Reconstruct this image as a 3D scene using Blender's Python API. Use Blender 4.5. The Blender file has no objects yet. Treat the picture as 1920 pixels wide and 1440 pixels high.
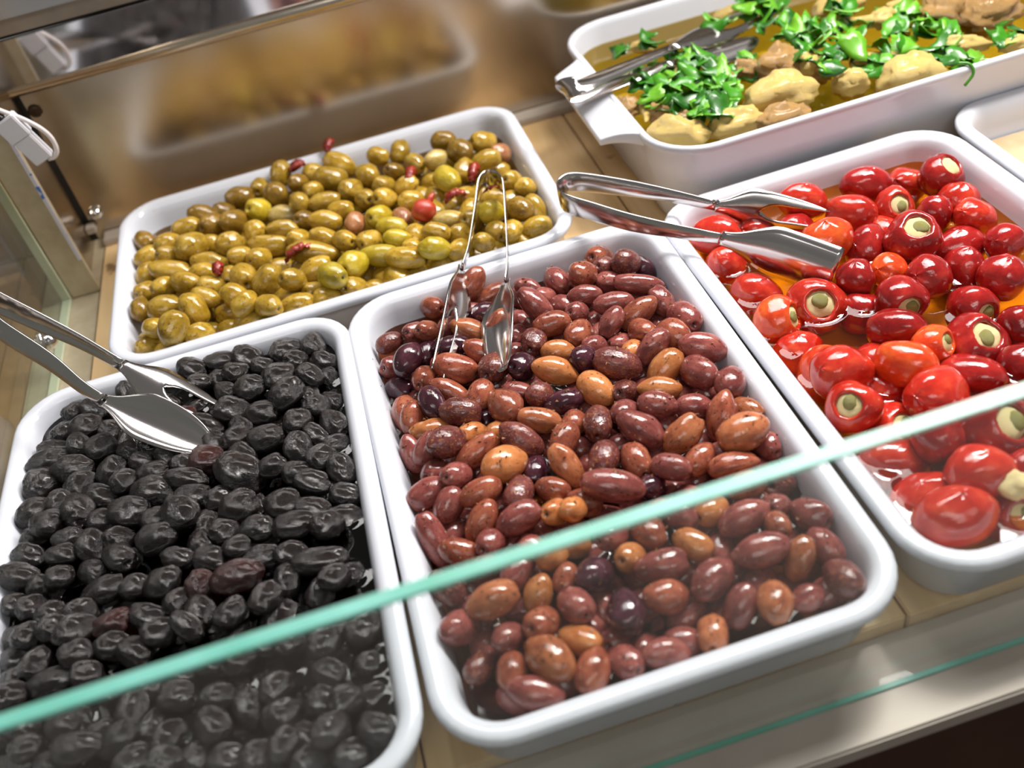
import bpy, bmesh, math, random
import numpy as np
from mathutils import Vector, Matrix, Euler, noise
random.seed(5)
sc = bpy.context.scene
C = sc.collection
CM = 0.01                                   # tables below are in centimetres

# ------------------------------------------------------------------ camera
cam_d = bpy.data.cameras.new('camera')
cam = bpy.data.objects.new('camera', cam_d); C.objects.link(cam)
cam_d.sensor_width = 36; cam_d.lens = 33.83
cam_d.clip_start = 0.01
Rc = Matrix([[0.952328, 0.295688, -0.075095], [-0.253369, 0.629477, -0.73455], [-0.169927, 0.718559, 0.674387]])
cam.matrix_world = Matrix.Translation(Vector([-6.5002, -36.6872, 37.5517]) * CM) @ Rc.to_4x4()
cam_d.dof.use_dof = True
cam_d.dof.focus_distance = 0.575
cam_d.dof.aperture_fstop = 5.0
cam_d.dof.aperture_blades = 9
sc.camera = cam
# ------------------------------------------------------------------ light
w = bpy.data.worlds.new('shop'); sc.world = w; w.use_nodes = True
wb = w.node_tree.nodes['Background']
wb.inputs[0].default_value = (1.0, 0.96, 0.92, 1); wb.inputs[1].default_value = 0.17
def area(name, loc, target, sx, sy, power, col):
    d = bpy.data.lights.new(name, 'AREA'); d.shape = 'RECTANGLE'; d.size = sx; d.size_y = sy
    d.energy = power; d.color = col
    o = bpy.data.objects.new(name, d); C.objects.link(o)
    o.location = loc
    z = (Vector(loc) - Vector(target)).normalized()
    x = Vector((1, 0, 0)); y = z.cross(x).normalized(); x = y.cross(z)
    o.rotation_euler = Matrix((x, y, z)).transposed().to_euler()
    return o
area('case_strip_lamp', (.48, .26, .62), (.02, .02, 0), .36, .10, 8.5, (1, .95, .9))
area('shop_ceiling_lamp', (.40, .80, 1.42), (0, .02, 0), 1.2, .6, 24, (1, .97, .95))
area('front_fill_light', (-.25, -1.5, 1.7), (0, .1, 0), 1.2, .5, 8, (1, .97, .94))  # unseen fill added to brighten surfaces that face the front
sc.view_settings.view_transform = 'Standard'; sc.view_settings.look = 'None'
sc.view_settings.exposure = 0.08; sc.view_settings.gamma = 1; sc.view_settings.use_curve_mapping = False
sc.cycles.max_bounces = 10; sc.cycles.transparent_max_bounces = 16
sc.cycles.caustics_reflective = True; sc.cycles.caustics_refractive = False

# ------------------------------------------------------------------ materials
def newmat(n):
    m = bpy.data.materials.new(n); m.use_nodes = True
    nt = m.node_tree; b = nt.nodes['Principled BSDF']
    return m, nt, b
def N(nt, t, **k):
    n = nt.nodes.new(t)
    for a, v in k.items(): setattr(n, a, v)
    return n
def setin(n, **k):
    for a, v in k.items(): n.inputs[a.replace('_', ' ')].default_value = v
def rgb(r, g, b):                            # sRGB 0..255 -> linear
    f = lambda c: (c/255/12.92) if c/255 <= .04045 else ((c/255+.055)/1.055)**2.4
    return (f(r), f(g), f(b), 1)
def noise_tex(nt, scale, detail=3, rough=.55, coord='Object', dist=0):
    tc = N(nt, 'ShaderNodeTexCoord'); nz = N(nt, 'ShaderNodeTexNoise')
    nz.inputs['Scale'].default_value = scale; nz.inputs['Detail'].default_value = detail
    nz.inputs['Roughness'].default_value = rough; nz.inputs['Distortion'].default_value = dist
    nt.links.new(tc.outputs[coord], nz.inputs['Vector'])
    return nz, tc
def ramp(nt, src, stops):
    r = N(nt, 'ShaderNodeValToRGB'); e = r.color_ramp.elements
    while len(e) < len(stops): e.new(.5)
    for i, (p, c) in enumerate(stops): e[i].position = p; e[i].color = c
    nt.links.new(src, r.inputs[0]); return r
def bump(nt, b, src, strength, dist):
    bp = N(nt, 'ShaderNodeBump'); bp.inputs['Strength'].default_value = strength; bp.inputs['Distance'].default_value = dist
    nt.links.new(src, bp.inputs['Height']); nt.links.new(bp.outputs[0], b.inputs['Normal']); return bp
def mixc(nt, fac, a, b, mode='MIX'):
    m = N(nt, 'ShaderNodeMix', data_type='RGBA', blend_type=mode)
    for s, i in ((fac, 0), (a, 6), (b, 7)):
        if hasattr(s, 'links'): nt.links.new(s, m.inputs[i])
        else: m.inputs[i].default_value = s
    return m.outputs[2]
def math_(nt, op, a, b=None):
    m = N(nt, 'ShaderNodeMath', operation=op)
    for s, i in ((a, 0), (b, 1)):
        if s is None: continue
        if hasattr(s, 'links'): nt.links.new(s, m.inputs[i])
        else: m.inputs[i].default_value = s
    return m.outputs[0]

def porcelain(name, stain=0.0):
    m, nt, b = newmat(name)
    setin(b, Roughness=.16, Specular_IOR_Level=.5)
    nz, _ = noise_tex(nt, 60, 4, .6)
    st = ramp(nt, nz.outputs[0], [(.70, (0, 0, 0, 1)), (.82, (stain, stain, stain, 1))])
    col = mixc(nt, st.outputs[0], rgb(214, 217, 226), rgb(204, 172, 118))
    nt.links.new(col, b.inputs['Base Color'])
    n2, _ = noise_tex(nt, 8, 2); bump(nt, b, n2.outputs[0], .05, .002)
    return m
M_tray = porcelain('white_melamine', .55)
M_cass = porcelain('white_stoneware', 0)

def olive_mat(name, cols, speck, speckcol, rough, bumpS, hole=True, spscale=5.0, spth=.62, wrinkle=False, coat=.3, sss=0, spec=.5):
    """Base colours blend over the fruit; each fruit shifts a little through its own random value."""
    m, nt, b = newmat(name)
    oi = N(nt, 'ShaderNodeObjectInfo')
    nz, tc = noise_tex(nt, 1.3, 3, .6)
    off = N(nt, 'ShaderNodeVectorMath', operation='ADD')
    sc_ = N(nt, 'ShaderNodeVectorMath', operation='SCALE'); sc_.inputs['Scale'].default_value = 37.0
    cx = N(nt, 'ShaderNodeCombineXYZ'); 
    for i in range(3): nt.links.new(oi.outputs['Random'], cx.inputs[i])
    nt.links.new(cx.outputs[0], sc_.inputs[0]); nt.links.new(tc.outputs['Object'], off.inputs[0]); nt.links.new(sc_.outputs[0], off.inputs[1])
    nt.links.new(off.outputs[0], nz.inputs['Vector'])
    r = ramp(nt, nz.outputs[0], [(.30, cols[0]), (.52, cols[1]), (.72, cols[2])])
    hs = N(nt, 'ShaderNodeHueSaturation')
    v = math_(nt, 'ADD', math_(nt, 'MULTIPLY', oi.outputs['Random'], .35), .82)
    nt.links.new(v, hs.inputs['Value']); nt.links.new(r.outputs[0], hs.inputs['Color'])
    col = hs.outputs[0]
    if speck:
        n2 = N(nt, 'ShaderNodeTexNoise'); n2.inputs['Scale'].default_value = spscale; n2.inputs['Detail'].default_value = 5; n2.inputs['Roughness'].default_value = .7
        nt.links.new(off.outputs[0], n2.inputs['Vector'])
        r2 = ramp(nt, n2.outputs[0], [(spth, (0, 0, 0, 1)), (spth+.05, (speck, speck, speck, 1))])
        col = mixc(nt, r2.outputs[0], col, speckcol)
    if hole:
        sub = N(nt, 'ShaderNodeVectorMath', operation='DISTANCE'); sub.inputs[1].default_value = (.80, 0, 0)
        nt.links.new(tc.outputs['Object'], sub.inputs[0])
        rh = ramp(nt, sub.outputs['Value'], [(.06, (1, 1, 1, 1)), (.17, (0, 0, 0, 1))])
        col = mixc(nt, rh.outputs[0], col, (.02, .008, .006, 1))
    nt.links.new(col, b.inputs['Base Color'])
    setin(b, Roughness=rough, Coat_Weight=coat, Coat_Roughness=.12, Specular_IOR_Level=spec)
    if sss: setin(b, Subsurface_Weight=sss, Subsurface_Scale=.004); b.inputs['Subsurface Radius'].default_value = (1, .35, .2)
    n3 = N(nt, 'ShaderNodeTexNoise'); n3.inputs['Scale'].default_value = 7.5 if wrinkle else 4; n3.inputs['Detail'].default_value = 4
    if wrinkle: n3.inputs['Roughness'].default_value = .62
    n3.inputs['Distortion'].default_value = 1.6 if wrinkle else .2
    mp = N(nt, 'ShaderNodeMapping'); mp.inputs['Scale'].default_value = (.45, 1, 1) if wrinkle else (1, 1, 1)
    nt.links.new(off.outputs[0], mp.inputs[0]); nt.links.new(mp.outputs[0], n3.inputs['Vector'])
    bump(nt, b, n3.outputs[0], bumpS, .2 if wrinkle else .03)
    return m
herb = rgb(60, 38, 26)
MK = {
 'b': olive_mat('olive_brown', [rgb(116, 56, 42), rgb(146, 78, 58), rgb(164, 98, 70)], .9, herb, .11, .07, spscale=5, spth=.585),
 'm': olive_mat('olive_mauve', [rgb(106, 50, 48), rgb(136, 72, 66), rgb(154, 92, 82)], .9, herb, .11, .07, spscale=5, spth=.585),
 't': olive_mat('olive_light_brown', [rgb(136, 74, 48), rgb(166, 98, 64), rgb(182, 118, 80)], .9, rgb(84, 48, 40), .12, .07, spscale=2.8, spth=.59),
 'o': olive_mat('olive_tan', [rgb(160, 92, 50), rgb(184, 116, 68), rgb(198, 136, 86)], .8, rgb(96, 58, 36), .12, .06, spscale=3.2, spth=.62),
 'p': olive_mat('olive_purple', [rgb(44, 18, 28), rgb(64, 30, 40), rgb(88, 48, 58)], .5, herb, .10, .05, spscale=4, spth=.62),
 'd': olive_mat('olive_dusky', [rgb(76, 36, 38), rgb(102, 52, 50), rgb(122, 70, 64)], 1, rgb(150, 92, 52), .14, .15, spscale=6, spth=.56),
}
MK['-'] = MK['m']
MB = {'-': olive_mat('olive_black', [rgb(13, 7, 7), rgb(24, 15, 13), rgb(40, 29, 26)], 0, herb, .25, .42, wrinkle=True, coat=.2, spec=.85),
      'r': olive_mat('olive_black_red', [rgb(38, 12, 9), rgb(58, 22, 18), rgb(74, 36, 30)], 0, herb, .25, .45, wrinkle=True, coat=.25, spec=.8)}
bl = rgb(92, 60, 24)
MG = {'-': olive_mat('olive_green', [rgb(142, 110, 26), rgb(172, 138, 44), rgb(192, 162, 76)], .8, bl, .12, .08, spscale=4, spth=.58, sss=.15),
      'd': olive_mat('olive_green_dark', [rgb(108, 80, 22), rgb(134, 102, 32), rgb(154, 122, 48)], .8, bl, .14, .08, spscale=4, spth=.58, sss=.1),
      'y': olive_mat('olive_green_bright', [rgb(158, 134, 26), rgb(182, 158, 40), rgb(198, 178, 74)], .6, bl, .2, .1, spscale=3.5, spth=.68, sss=.15),
      'w': olive_mat('olive_green_pale', [rgb(170, 140, 60), rgb(190, 164, 92), rgb(206, 186, 120)], .5, bl, .22, .1, sss=.15),
      'r': olive_mat('olive_green_brown', [rgb(146, 92, 52), rgb(166, 112, 74), rgb(176, 130, 90)], .5, bl, .22, .1, sss=.15)}
def pepper_mat(name, cols):
    m = olive_mat(name, cols, 0, herb, .10, .06, hole=False, coat=.5, sss=.06)
    return m
MP = {'r': pepper_mat('pepper_red', [rgb(160, 30, 20), rgb(184, 44, 30), rgb(202, 72, 46)]),
      'd': pepper_mat('pepper_deep_red', [rgb(122, 18, 18), rgb(148, 28, 26), rgb(172, 46, 38)]),
      'o': pepper_mat('pepper_orange_red', [rgb(198, 52, 24), rgb(216, 78, 34), rgb(228, 106, 46)])}
def simple(name, col, rough=.5, metal=0, nscale=0, col2=None, bs=0, coat=0, sss=0, bd=.002):
    m, nt, b = newmat(name); setin(b, Roughness=rough, Metallic=metal, Coat_Weight=coat)
    b.inputs['Base Color'].default_value = col
    if nscale:
        nz, _ = noise_tex(nt, nscale, 4, .6)
        if col2: nt.links.new(ramp(nt, nz.outputs[0], [(.35, col), (.65, col2)]).outputs[0], b.inputs['Base Color'])
        if bs: bump(nt, b, nz.outputs[0], bs, bd)
    if sss: setin(b, Subsurface_Weight=sss, Subsurface_Scale=.004)
    return m
M_cream = simple('cream_filling', rgb(228, 204, 138), .5, 0, 120, rgb(240, 226, 176), .5, sss=.2)
M_caper = simple('green_stuffing', rgb(118, 116, 56), .4, 0, 160, rgb(150, 146, 84), .4)
M_mushy = simple('mushroom_cream', rgb(206, 172, 84), .35, 0, 70, rgb(234, 208, 132), .6, coat=.3, sss=.15, bd=.004)
M_mushb = simple('mushroom_brown', rgb(142, 92, 44), .35, 0, 90, rgb(212, 172, 104), .6, coat=.3, bd=.004)
def leaf_mat():
    m, nt, b = newmat('parsley_leaf'); oi = N(nt, 'ShaderNodeObjectInfo')
    r = ramp(nt, oi.outputs['Random'], [(0, rgb(24, 84, 8)), (.55, rgb(56, 130, 16)), (1, rgb(110, 172, 40))])
    nt.links.new(r.outputs[0], b.inputs['Base Color']); setin(b, Roughness=.35, Coat_Weight=.2)
    setin(b, Subsurface_Weight=.15, Subsurface_Scale=.003); return m
M_leaf = leaf_mat()
M_tomato = simple('dried_red_pepper', rgb(120, 24, 16), .3, 0, 150, rgb(168, 56, 34), .7, coat=.4, bd=.003)
M_smallred = simple('red_skin', rgb(168, 44, 34), .2, 0, 80, rgb(190, 70, 44), .2, coat=.4)
M_steel = simple('tong_steel', (.56, .53, .52, 1), .16, 1, 0)
M_chrome = simple('chrome', (.75, .75, .76, 1), .08, 1)
def brushed(name, col, col2, rough, stretch, bs=.05):
    m, nt, b = newmat(name); setin(b, Metallic=1, Roughness=rough)
    tc = N(nt, 'ShaderNodeTexCoord'); mp = N(nt, 'ShaderNodeMapping'); mp.inputs['Scale'].default_value = stretch
    nz = N(nt, 'ShaderNodeTexNoise'); nz.inputs['Scale'].default_value = 40; nz.inputs['Detail'].default_value = 6
    nt.links.new(tc.outputs['Object'], mp.inputs[0]); nt.links.new(mp.outputs[0], nz.inputs['Vector'])
    n2, _ = noise_tex(nt, 9, 4, .6)
    c = ramp(nt, n2.outputs[0], [(.3, col), (.7, col2)])
    nt.links.new(c.outputs[0], b.inputs['Base Color'])
    bump(nt, b, nz.outputs[0], bs, .0006)
    rr = math_(nt, 'ADD', math_(nt, 'MULTIPLY', n2.outputs[0], .12), rough-.06); nt.links.new(rr, b.inputs['Roughness'])
    return m
M_panel = brushed('brushed_back_steel', (.52, .45, .37, 1), (.64, .57, .48, 1), .22, (1, 1, .06))
M_mirror = brushed('polished_steel', (.62, .60, .60, 1), (.70, .68, .67, 1), .075, (.1, 1, 1), .01)
M_lip = brushed('rolled_steel_lip', (.60, .52, .42, 1), (.72, .64, .54, 1), .24, (.06, 1, 1))
M_ledge = brushed('ledge_steel', (.38, .33, .28, 1), (.47, .42, .36, 1), .42, (.04, 1, 1), .12)
M_ledge.node_tree.nodes['Principled BSDF'].inputs['Metallic'].default_value = .15
M_post = simple('painted_post', rgb(176, 162, 134), .45, .3, 60, rgb(190, 178, 152), .1)
M_dark = simple('black_gap', (.006, .006, .006, 1), .6)
M_grey = simple('grey_profile', rgb(150, 140, 130), .45, .5, 30, rgb(162, 152, 142), .05)
M_alu = simple('aluminium_rail', rgb(196, 196, 200), .3, .9)
M_plastic = simple('white_plastic', rgb(214, 214, 220), .4, 0, 0, sss=.1)
M_cable = simple('white_cable', rgb(224, 216, 214), .4)
M_black = simple('black_wire', rgb(26, 24, 28), .4)
def wood(name):
    m, nt, b = newmat(name); oi = N(nt, 'ShaderNodeObjectInfo')
    tc = N(nt, 'ShaderNodeTexCoord'); mp = N(nt, 'ShaderNodeMapping'); mp.inputs['Scale'].default_value = (1, .07, 1)
    cx = N(nt, 'ShaderNodeVectorMath', operation='ADD')
    s3 = N(nt, 'ShaderNodeCombineXYZ'); nt.links.new(math_(nt, 'MULTIPLY', oi.outputs['Random'], 9.0), s3.inputs[1])
    nt.links.new(tc.outputs['Object'], cx.inputs[0]); nt.links.new(s3.outputs[0], cx.inputs[1]); nt.links.new(cx.outputs[0], mp.inputs[0])
    nz = N(nt, 'ShaderNodeTexNoise'); nz.inputs['Scale'].default_value = 55; nz.inputs['Detail'].default_value = 6; nz.inputs['Distortion'].default_value = 1.2
    nt.links.new(mp.outputs[0], nz.inputs['Vector'])
    c = ramp(nt, nz.outputs[0], [(.3, rgb(206, 170, 116)), (.55, rgb(218, 186, 138)), (.75, rgb(226, 200, 156))])
    kn, _ = noise_tex(nt, 42, 2, .4)
    k = ramp(nt, kn.outputs[0], [(.735, (0, 0, 0, 1)), (.79, (.8, .8, .8, 1))])
    col = mixc(nt, k.outputs[0], c.outputs[0], rgb(110, 78, 44))
    nt.links.new(col, b.inputs['Base Color']); setin(b, Roughness=.42); bump(nt, b, nz.outputs[0], .1, .0008)
    return m
M_wood = wood('light_board')
M_wood2 = simple('neighbour_board', rgb(128, 92, 50), .45, 0, 40, rgb(150, 112, 66))
M_floor = simple('shop_floor', rgb(70, 42, 30), .35, 0, 6, rgb(88, 56, 40), .05)
M_spread = simple('beige_spread', rgb(182, 152, 116), .4, 0, 40, rgb(196, 170, 136), .1)
def schlick(nt, normal=None):
    """Mirror share of a clear dielectric sheet, the same from either side."""
    lw = N(nt, 'ShaderNodeLayerWeight'); lw.inputs[0].default_value = .5
    if normal: nt.links.new(normal, lw.inputs['Normal'])
    return math_(nt, 'ADD', math_(nt, 'MULTIPLY', math_(nt, 'POWER', lw.outputs['Facing'], 5.0), .95), .045)
def glass(name, tint, film):
    """Clear sheet: Fresnel reflection over a straight-through tint, with a thin pale film painting in reflected haze."""
    m, nt, b = newmat(name); nt.nodes.remove(b); out = nt.nodes['Material Output']
    tr = N(nt, 'ShaderNodeBsdfTransparent'); tr.inputs[0].default_value = tint
    gl = N(nt, 'ShaderNodeBsdfGlossy'); gl.inputs['Roughness'].default_value = .02
    mx = N(nt, 'ShaderNodeMixShader'); nt.links.new(schlick(nt), mx.inputs[0]); nt.links.new(tr.outputs[0], mx.inputs[1]); nt.links.new(gl.outputs[0], mx.inputs[2])
    df = N(nt, 'ShaderNodeBsdfDiffuse'); df.inputs[0].default_value = (.8, .78, .74, 1)
    nz, tc = noise_tex(nt, 14, 5, .6); mp = N(nt, 'ShaderNodeMapping'); mp.inputs['Scale'].default_value = (1, 1, .5)
    nt.links.new(tc.outputs['Object'], mp.inputs[0]); nt.links.new(mp.outputs[0], nz.inputs['Vector'])
    r = ramp(nt, nz.outputs[0], [(.35, (film*.3,)*3+(1,)), (.7, (film,)*3+(1,))])
    m2 = N(nt, 'ShaderNodeMixShader'); nt.links.new(r.outputs[0], m2.inputs[0]); nt.links.new(mx.outputs[0], m2.inputs[1]); nt.links.new(df.outputs[0], m2.inputs[2])
    nt.links.new(m2.outputs[0], out.inputs[0]); return m
M_glass = glass('front_glass', (.97, .99, .98, 1), .08)  # pale diffuse film imitates the grey hazy reflections on this pane
M_glass2 = glass('side_glass', (.90, .94, .91, 1), .03)
M_edge = simple('green_glass_edge', rgb(84, 172, 148), .35, 0, 12, rgb(128, 198, 186), 0, sss=.3)
M_edge2 = simple('pale_glass_edge', rgb(178, 186, 156), .35, 0, 20, rgb(196, 204, 180), 0, sss=.3)
def liquid(name, tint, rough=.03, bs=.08):
    m, nt, b = newmat(name); nt.nodes.remove(b); out = nt.nodes['Material Output']
    tr = N(nt, 'ShaderNodeBsdfTransparent'); tr.inputs[0].default_value = tint
    gl = N(nt, 'ShaderNodeBsdfGlossy'); gl.inputs['Roughness'].default_value = rough
    nz, _ = noise_tex(nt, 60, 2); bp = N(nt, 'ShaderNodeBump'); bp.inputs['Strength'].default_value = bs; bp.inputs['Distance'].default_value = .001
    nt.links.new(nz.outputs[0], bp.inputs['Height']); nt.links.new(bp.outputs[0], gl.inputs['Normal'])
    mx = N(nt, 'ShaderNodeMixShader'); nt.links.new(schlick(nt, bp.outputs[0]), mx.inputs[0]); nt.links.new(tr.outputs[0], mx.inputs[1]); nt.links.new(gl.outputs[0], mx.inputs[2])
    nt.links.new(mx.outputs[0], out.inputs[0]); return m
M_brine = liquid('brown_brine', (.42, .20, .10, 1))
M_juice = liquid('dark_juice', (.10, .055, .035, 1))
M_gbrine = liquid('green_brine', (.45, .30, .08, 1))
M_oil = liquid('amber_oil', (.92, .48, .07, 1))
M_coil = liquid('golden_oil', (.60, .46, .08, 1))

# ------------------------------------------------------------------ mesh helpers (cm in, metres out)
def link(o, parent=None):
    C.objects.link(o)
    if parent: o.parent = parent
    return o
def mesh(name, V, F, m, parent=None, smooth=True, origin=(0, 0, 0)):
    me = bpy.data.meshes.new(name)
    V = [((v[0]-origin[0])*CM, (v[1]-origin[1])*CM, (v[2]-origin[2])*CM) for v in V]
    me.from_pydata(V, [], F); me.update()
    if smooth: me.polygons.foreach_set('use_smooth', [True]*len(me.polygons))
    if m: me.materials.append(m)
    o = bpy.data.objects.new(name, me); o.location = Vector(origin)*CM
    link(o, parent); return o
def box(name, x, y, z, m, parent=None, bev=.06):
    V = [(a, b, c) for a in x for b in y for c in z]
    F = [(0, 1, 3, 2), (4, 6, 7, 5), (0, 4, 5, 1), (2, 3, 7, 6), (0, 2, 6, 4), (1, 5, 7, 3)]
    o = mesh(name, V, F, m, parent, False)
    bm = bmesh.new(); bm.from_mesh(o.data); bmesh.ops.recalc_face_normals(bm, faces=bm.faces[:])
    if bev: bmesh.ops.bevel(bm, geom=bm.edges[:], offset=bev*CM, segments=2, affect='EDGES')
    bm.to_mesh(o.data); bm.free(); return o
def tag(o, label=None, cat=None, group=None, kind=None):
    for k, v in (('label', label), ('category', cat), ('group', group), ('kind', kind)):
        if v: o[k] = v
    return o
def empty(name, loc, label, cat, group=None):
    o = bpy.data.objects.new(name, None); o.location = Vector(loc)*CM; o.empty_display_size = .01; C.objects.link(o)
    return tag(o, label, cat, group)
def fix_normals(o):
    bm = bmesh.new(); bm.from_mesh(o.data); bmesh.ops.remove_doubles(bm, verts=bm.verts[:], dist=1e-6); bmesh.ops.recalc_face_normals(bm, faces=bm.faces[:]); bm.to_mesh(o.data); bm.free()
def rrect(hw, hd, r, n=8):
    P = []
    for cx, cy, a0 in ((hw-r, hd-r, 0), (-hw+r, hd-r, 90), (-hw+r, -hd+r, 180), (hw-r, -hd+r, 270)):
        for i in range(n+1):
            a = math.radians(a0+90*i/n); P.append((cx+r*math.cos(a), cy+r*math.sin(a)))
    return P
def basin(name, cx, cy, rot, W, D, prof, R, m, floor_z=None, n=8):
    """Rounded rectangular dish: PROF lists (inset, z) from the outer foot over the rim to the inside floor."""
    V = []; F = []; c, s = math.cos(rot), math.sin(rot)
    for ins, z in prof:
        r = max(R-ins, .7)
        for x, y in rrect(W/2-ins, D/2-ins, r, n): V.append((c*x-s*y, s*x+c*y, z))
    k = 4*(n+1)
    for i in range(len(prof)-1):
        for j in range(k):
            a, b_ = i*k+j, i*k+(j+1) % k; F.append((a, b_, b_+k, a+k))
    F.append(tuple(range(k-1, -1, -1))); F.append(tuple(range((len(prof)-1)*k, len(prof)*k)))
    o = mesh(name, V, F, m); fix_normals(o); o.location = (cx*CM, cy*CM, 0)
    o.data.polygons.foreach_set('use_smooth', [True]*len(o.data.polygons))
    return o
def catmull(P, n):
    P = [Vector(p) for p in P]; Q = [P[0]*2-P[1]]+P+[P[-1]*2-P[-2]]; out = []
    for i in range(1, len(Q)-2):
        for k in range(n):
            t = k/n; a, b, c, d = Q[i-1:i+3]
            out.append(.5*((2*b)+(c-a)*t+(2*a-5*b+4*c-d)*t*t+(3*b-a-3*c+d)*t**3))
    out.append(P[-1]); return out
def tube(name, P, r, m, parent=None, n=8, k=6):
    P = catmull(P, k); V = []; F = []; up = Vector((.3, .2, 1))
    for i, p in enumerate(P):
        t = (P[min(i+1, len(P)-1)]-P[max(i-1, 0)]).normalized(); u = t.cross(up).normalized(); v = t.cross(u)
        for j in range(n):
            a = 6.2832*j/n; V.append(p+u*r*math.cos(a)+v*r*math.sin(a))
    for i in range(len(P)-1):
        for j in range(n): F.append((i*n+j, i*n+(j+1) % n, (i+1)*n+(j+1) % n, (i+1)*n+j))
    F.append(tuple(range(n))); F.append(tuple(range((len(P)-1)*n, len(P)*n)))
    o = mesh(name, V, F, m, parent); fix_normals(o); return o

# ------------------------------------------------------------------ setting
Z0 = -4.2
tag(box('floor', (-150, 160), (-170, 90), (-97, -95), M_floor, bev=0), kind='structure')
tag(box('wall_back', (-31.0, 75), (42.8, 43.4), (-6, 9.9), M_panel, bev=.05), kind='structure')
wb_ = tag(box('wall_back_2', (-75, -31.35), (43.2, 43.8), (-6, 24), M_panel, bev=.05), kind='structure')
tag(box('wall_left', (-32.6, -31.35), (34.9, 43.15), (-4.6, 24), M_panel, bev=.05), kind='structure')
tag(box('trim_1', (-31.34, -31.01), (42.85, 43.35), (-6, 9.8), M_dark, bev=0), kind='structure')
# rolled lip under the mirror strip
def roll(name, x0, x1, y, z, r, m):
    V = []; F = []; n = 14
    for x in (x0, x1):
        for j in range(n): a = 6.2832*j/n; V.append((x, y+r*.9*math.cos(a), z+r*math.sin(a)))
    for j in range(n): F.append((j, (j+1) % n, n+(j+1) % n, n+j))
    F.append(tuple(range(n))); F.append(tuple(range(n, 2*n)))
    o = mesh(name, V, F, m); fix_normals(o); return o
tag(roll('trim_2', -60, 75, 42.45, 10.15, .62, M_lip), kind='structure')
mir = tag(box('wall_back_3', (-45, 75), (42.2, 42.6), (10.5, 13.95), M_mirror, bev=.06), kind='structure')
mir.rotation_euler.z = .03                          # the polished strip stands a little skew to the case
pv = Vector((-.15, .422, 0)); mir.location = pv-Euler((0, 0, .03)).to_matrix() @ pv
tag(box('trim_3', (-60, 75), (42.3, 43.4), (13.95, 14.3), M_dark, bev=0), kind='structure')
tag(box('trim_4', (-60, 75), (41.6, 44), (14.3, 15.6), M_grey, bev=.08), kind='structure')
tag(box('trim_5', (-60, 75), (40.9, 44), (15.6, 17.2), M_alu, bev=.12), kind='structure')
tag(box('trim_6', (-30.3, 75), (41.0, 42.75), (Z0+.0, Z0+.55), M_ledge, bev=.08), kind='structure')

shelf = empty('display_shelf', (0, 10, Z0), 'pale wooden display shelf of lengthwise boards under all the white trays', 'shelf')
def add_planks(shelf, xs, y0, y1, zt, m, th):
    for a, b_ in zip(xs[:-1], xs[1:]):
        o = box('plank', (a+.07, b_-.07), (y0, y1), (zt-th, zt), m, None, .08)
        o.parent = shelf; o.matrix_parent_inverse = shelf.matrix_basis.inverted()
add_planks(shelf, [-30.4, -24.2, -12.2, -.2, 11.5, 23.4, 35.2, 47, 59, 70], -14.9, 42.7, Z0, M_wood, 1.6)
sh2 = empty('neighbouring_shelf', (-45, 10, Z0), 'brown board shelf of the next compartment, seen through the side glass', 'shelf')
add_planks(sh2, [-75, -68, -61, -54, -47, -42, -37.6, -35.3], -14.9, 43, Z0, M_wood2, 1.6)
tag(box('trim_7', (-35.2, -30.45), (-15, 43), (Z0-1.4, Z0-.06), M_post, bev=.05), kind='structure')
tag(box('trim_8', (-80, 80), (-14.95, -14.0), (-6.5, -4.3-1.5), M_ledge, bev=.05), kind='structure')
tag(box('trim_9', (-80, 80), (-19.6, -14.95), (-6.2, -5.0), M_ledge, bev=.12), kind='structure')
tag(box('wall_front', (-80, 80), (-19.3, -15.2), (-95, -6.25), simple('counter_front', rgb(58, 36, 26), .5, 0, 8, rgb(74, 48, 34)), bev=0), kind='structure')

post = tag(box('side_post', (-32.6, -30.35), (34.3, 34.75), (Z0, 24), M_post, bev=.05), 'beige metal side post with blue-flecked white tape, in front of the back corner', 'post')
def tape_mat():
    m, nt, b = newmat('blue_printed_tape'); nz, _ = noise_tex(nt, 130, 2, .5)
    r = ramp(nt, nz.outputs[0], [(.60, rgb(196, 194, 204)), (.64, rgb(70, 110, 180))]); nt.links.new(r.outputs[0], b.inputs['Base Color']); setin(b, Roughness=.4); return m
box('tape_strip', (-30.62, -30.36), (34.2, 34.28), (-1.0, 10.5), tape_mat(), post, bev=0)
def dome(name, c, r, axis, m, parent=None, n=14, flat=.55):
    V = []; F = []; ax = Vector(axis).normalized(); u = ax.orthogonal().normalized(); v = ax.cross(u)
    for i in range(5):
        t = i/4*math.pi/2
        for j in range(n):
            a = 6.2832*j/n; V.append(Vector(c)+(u*math.cos(a)+v*math.sin(a))*r*math.cos(t*.98)+ax*r*flat*math.sin(t))
    for i in range(4):
        for j in range(n): F.append((i*n+j, i*n+(j+1) % n, (i+1)*n+(j+1) % n, (i+1)*n+j))
    F.append(tuple(range(n))); F.append(tuple(range(4*n, 5*n)))
    o = mesh(name, V, F, m, parent); fix_normals(o); return o
tag(dome('cap_screw', (-30.1, 42.75, -1.75), .62, (0, -1, 0), M_chrome, flat=1.1), 'shiny domed screw low on the back panel beside the green olive tray', 'screw')
tag(dome('cap_screw', (-30.45, 42.75, 8.0), .55, (0, -1, 0), simple('dark_screw', rgb(70, 56, 44), .4, .8), flat=.5), 'dark screw high on the back panel under the mirror strip', 'screw')
tag(box('corner_bracket', (-31.3, -30.55), (41.6, 42.6), (-3.0, -2.4), M_ledge, bev=.05), 'small steel bracket low in the back corner behind the post', 'bracket')

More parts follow.
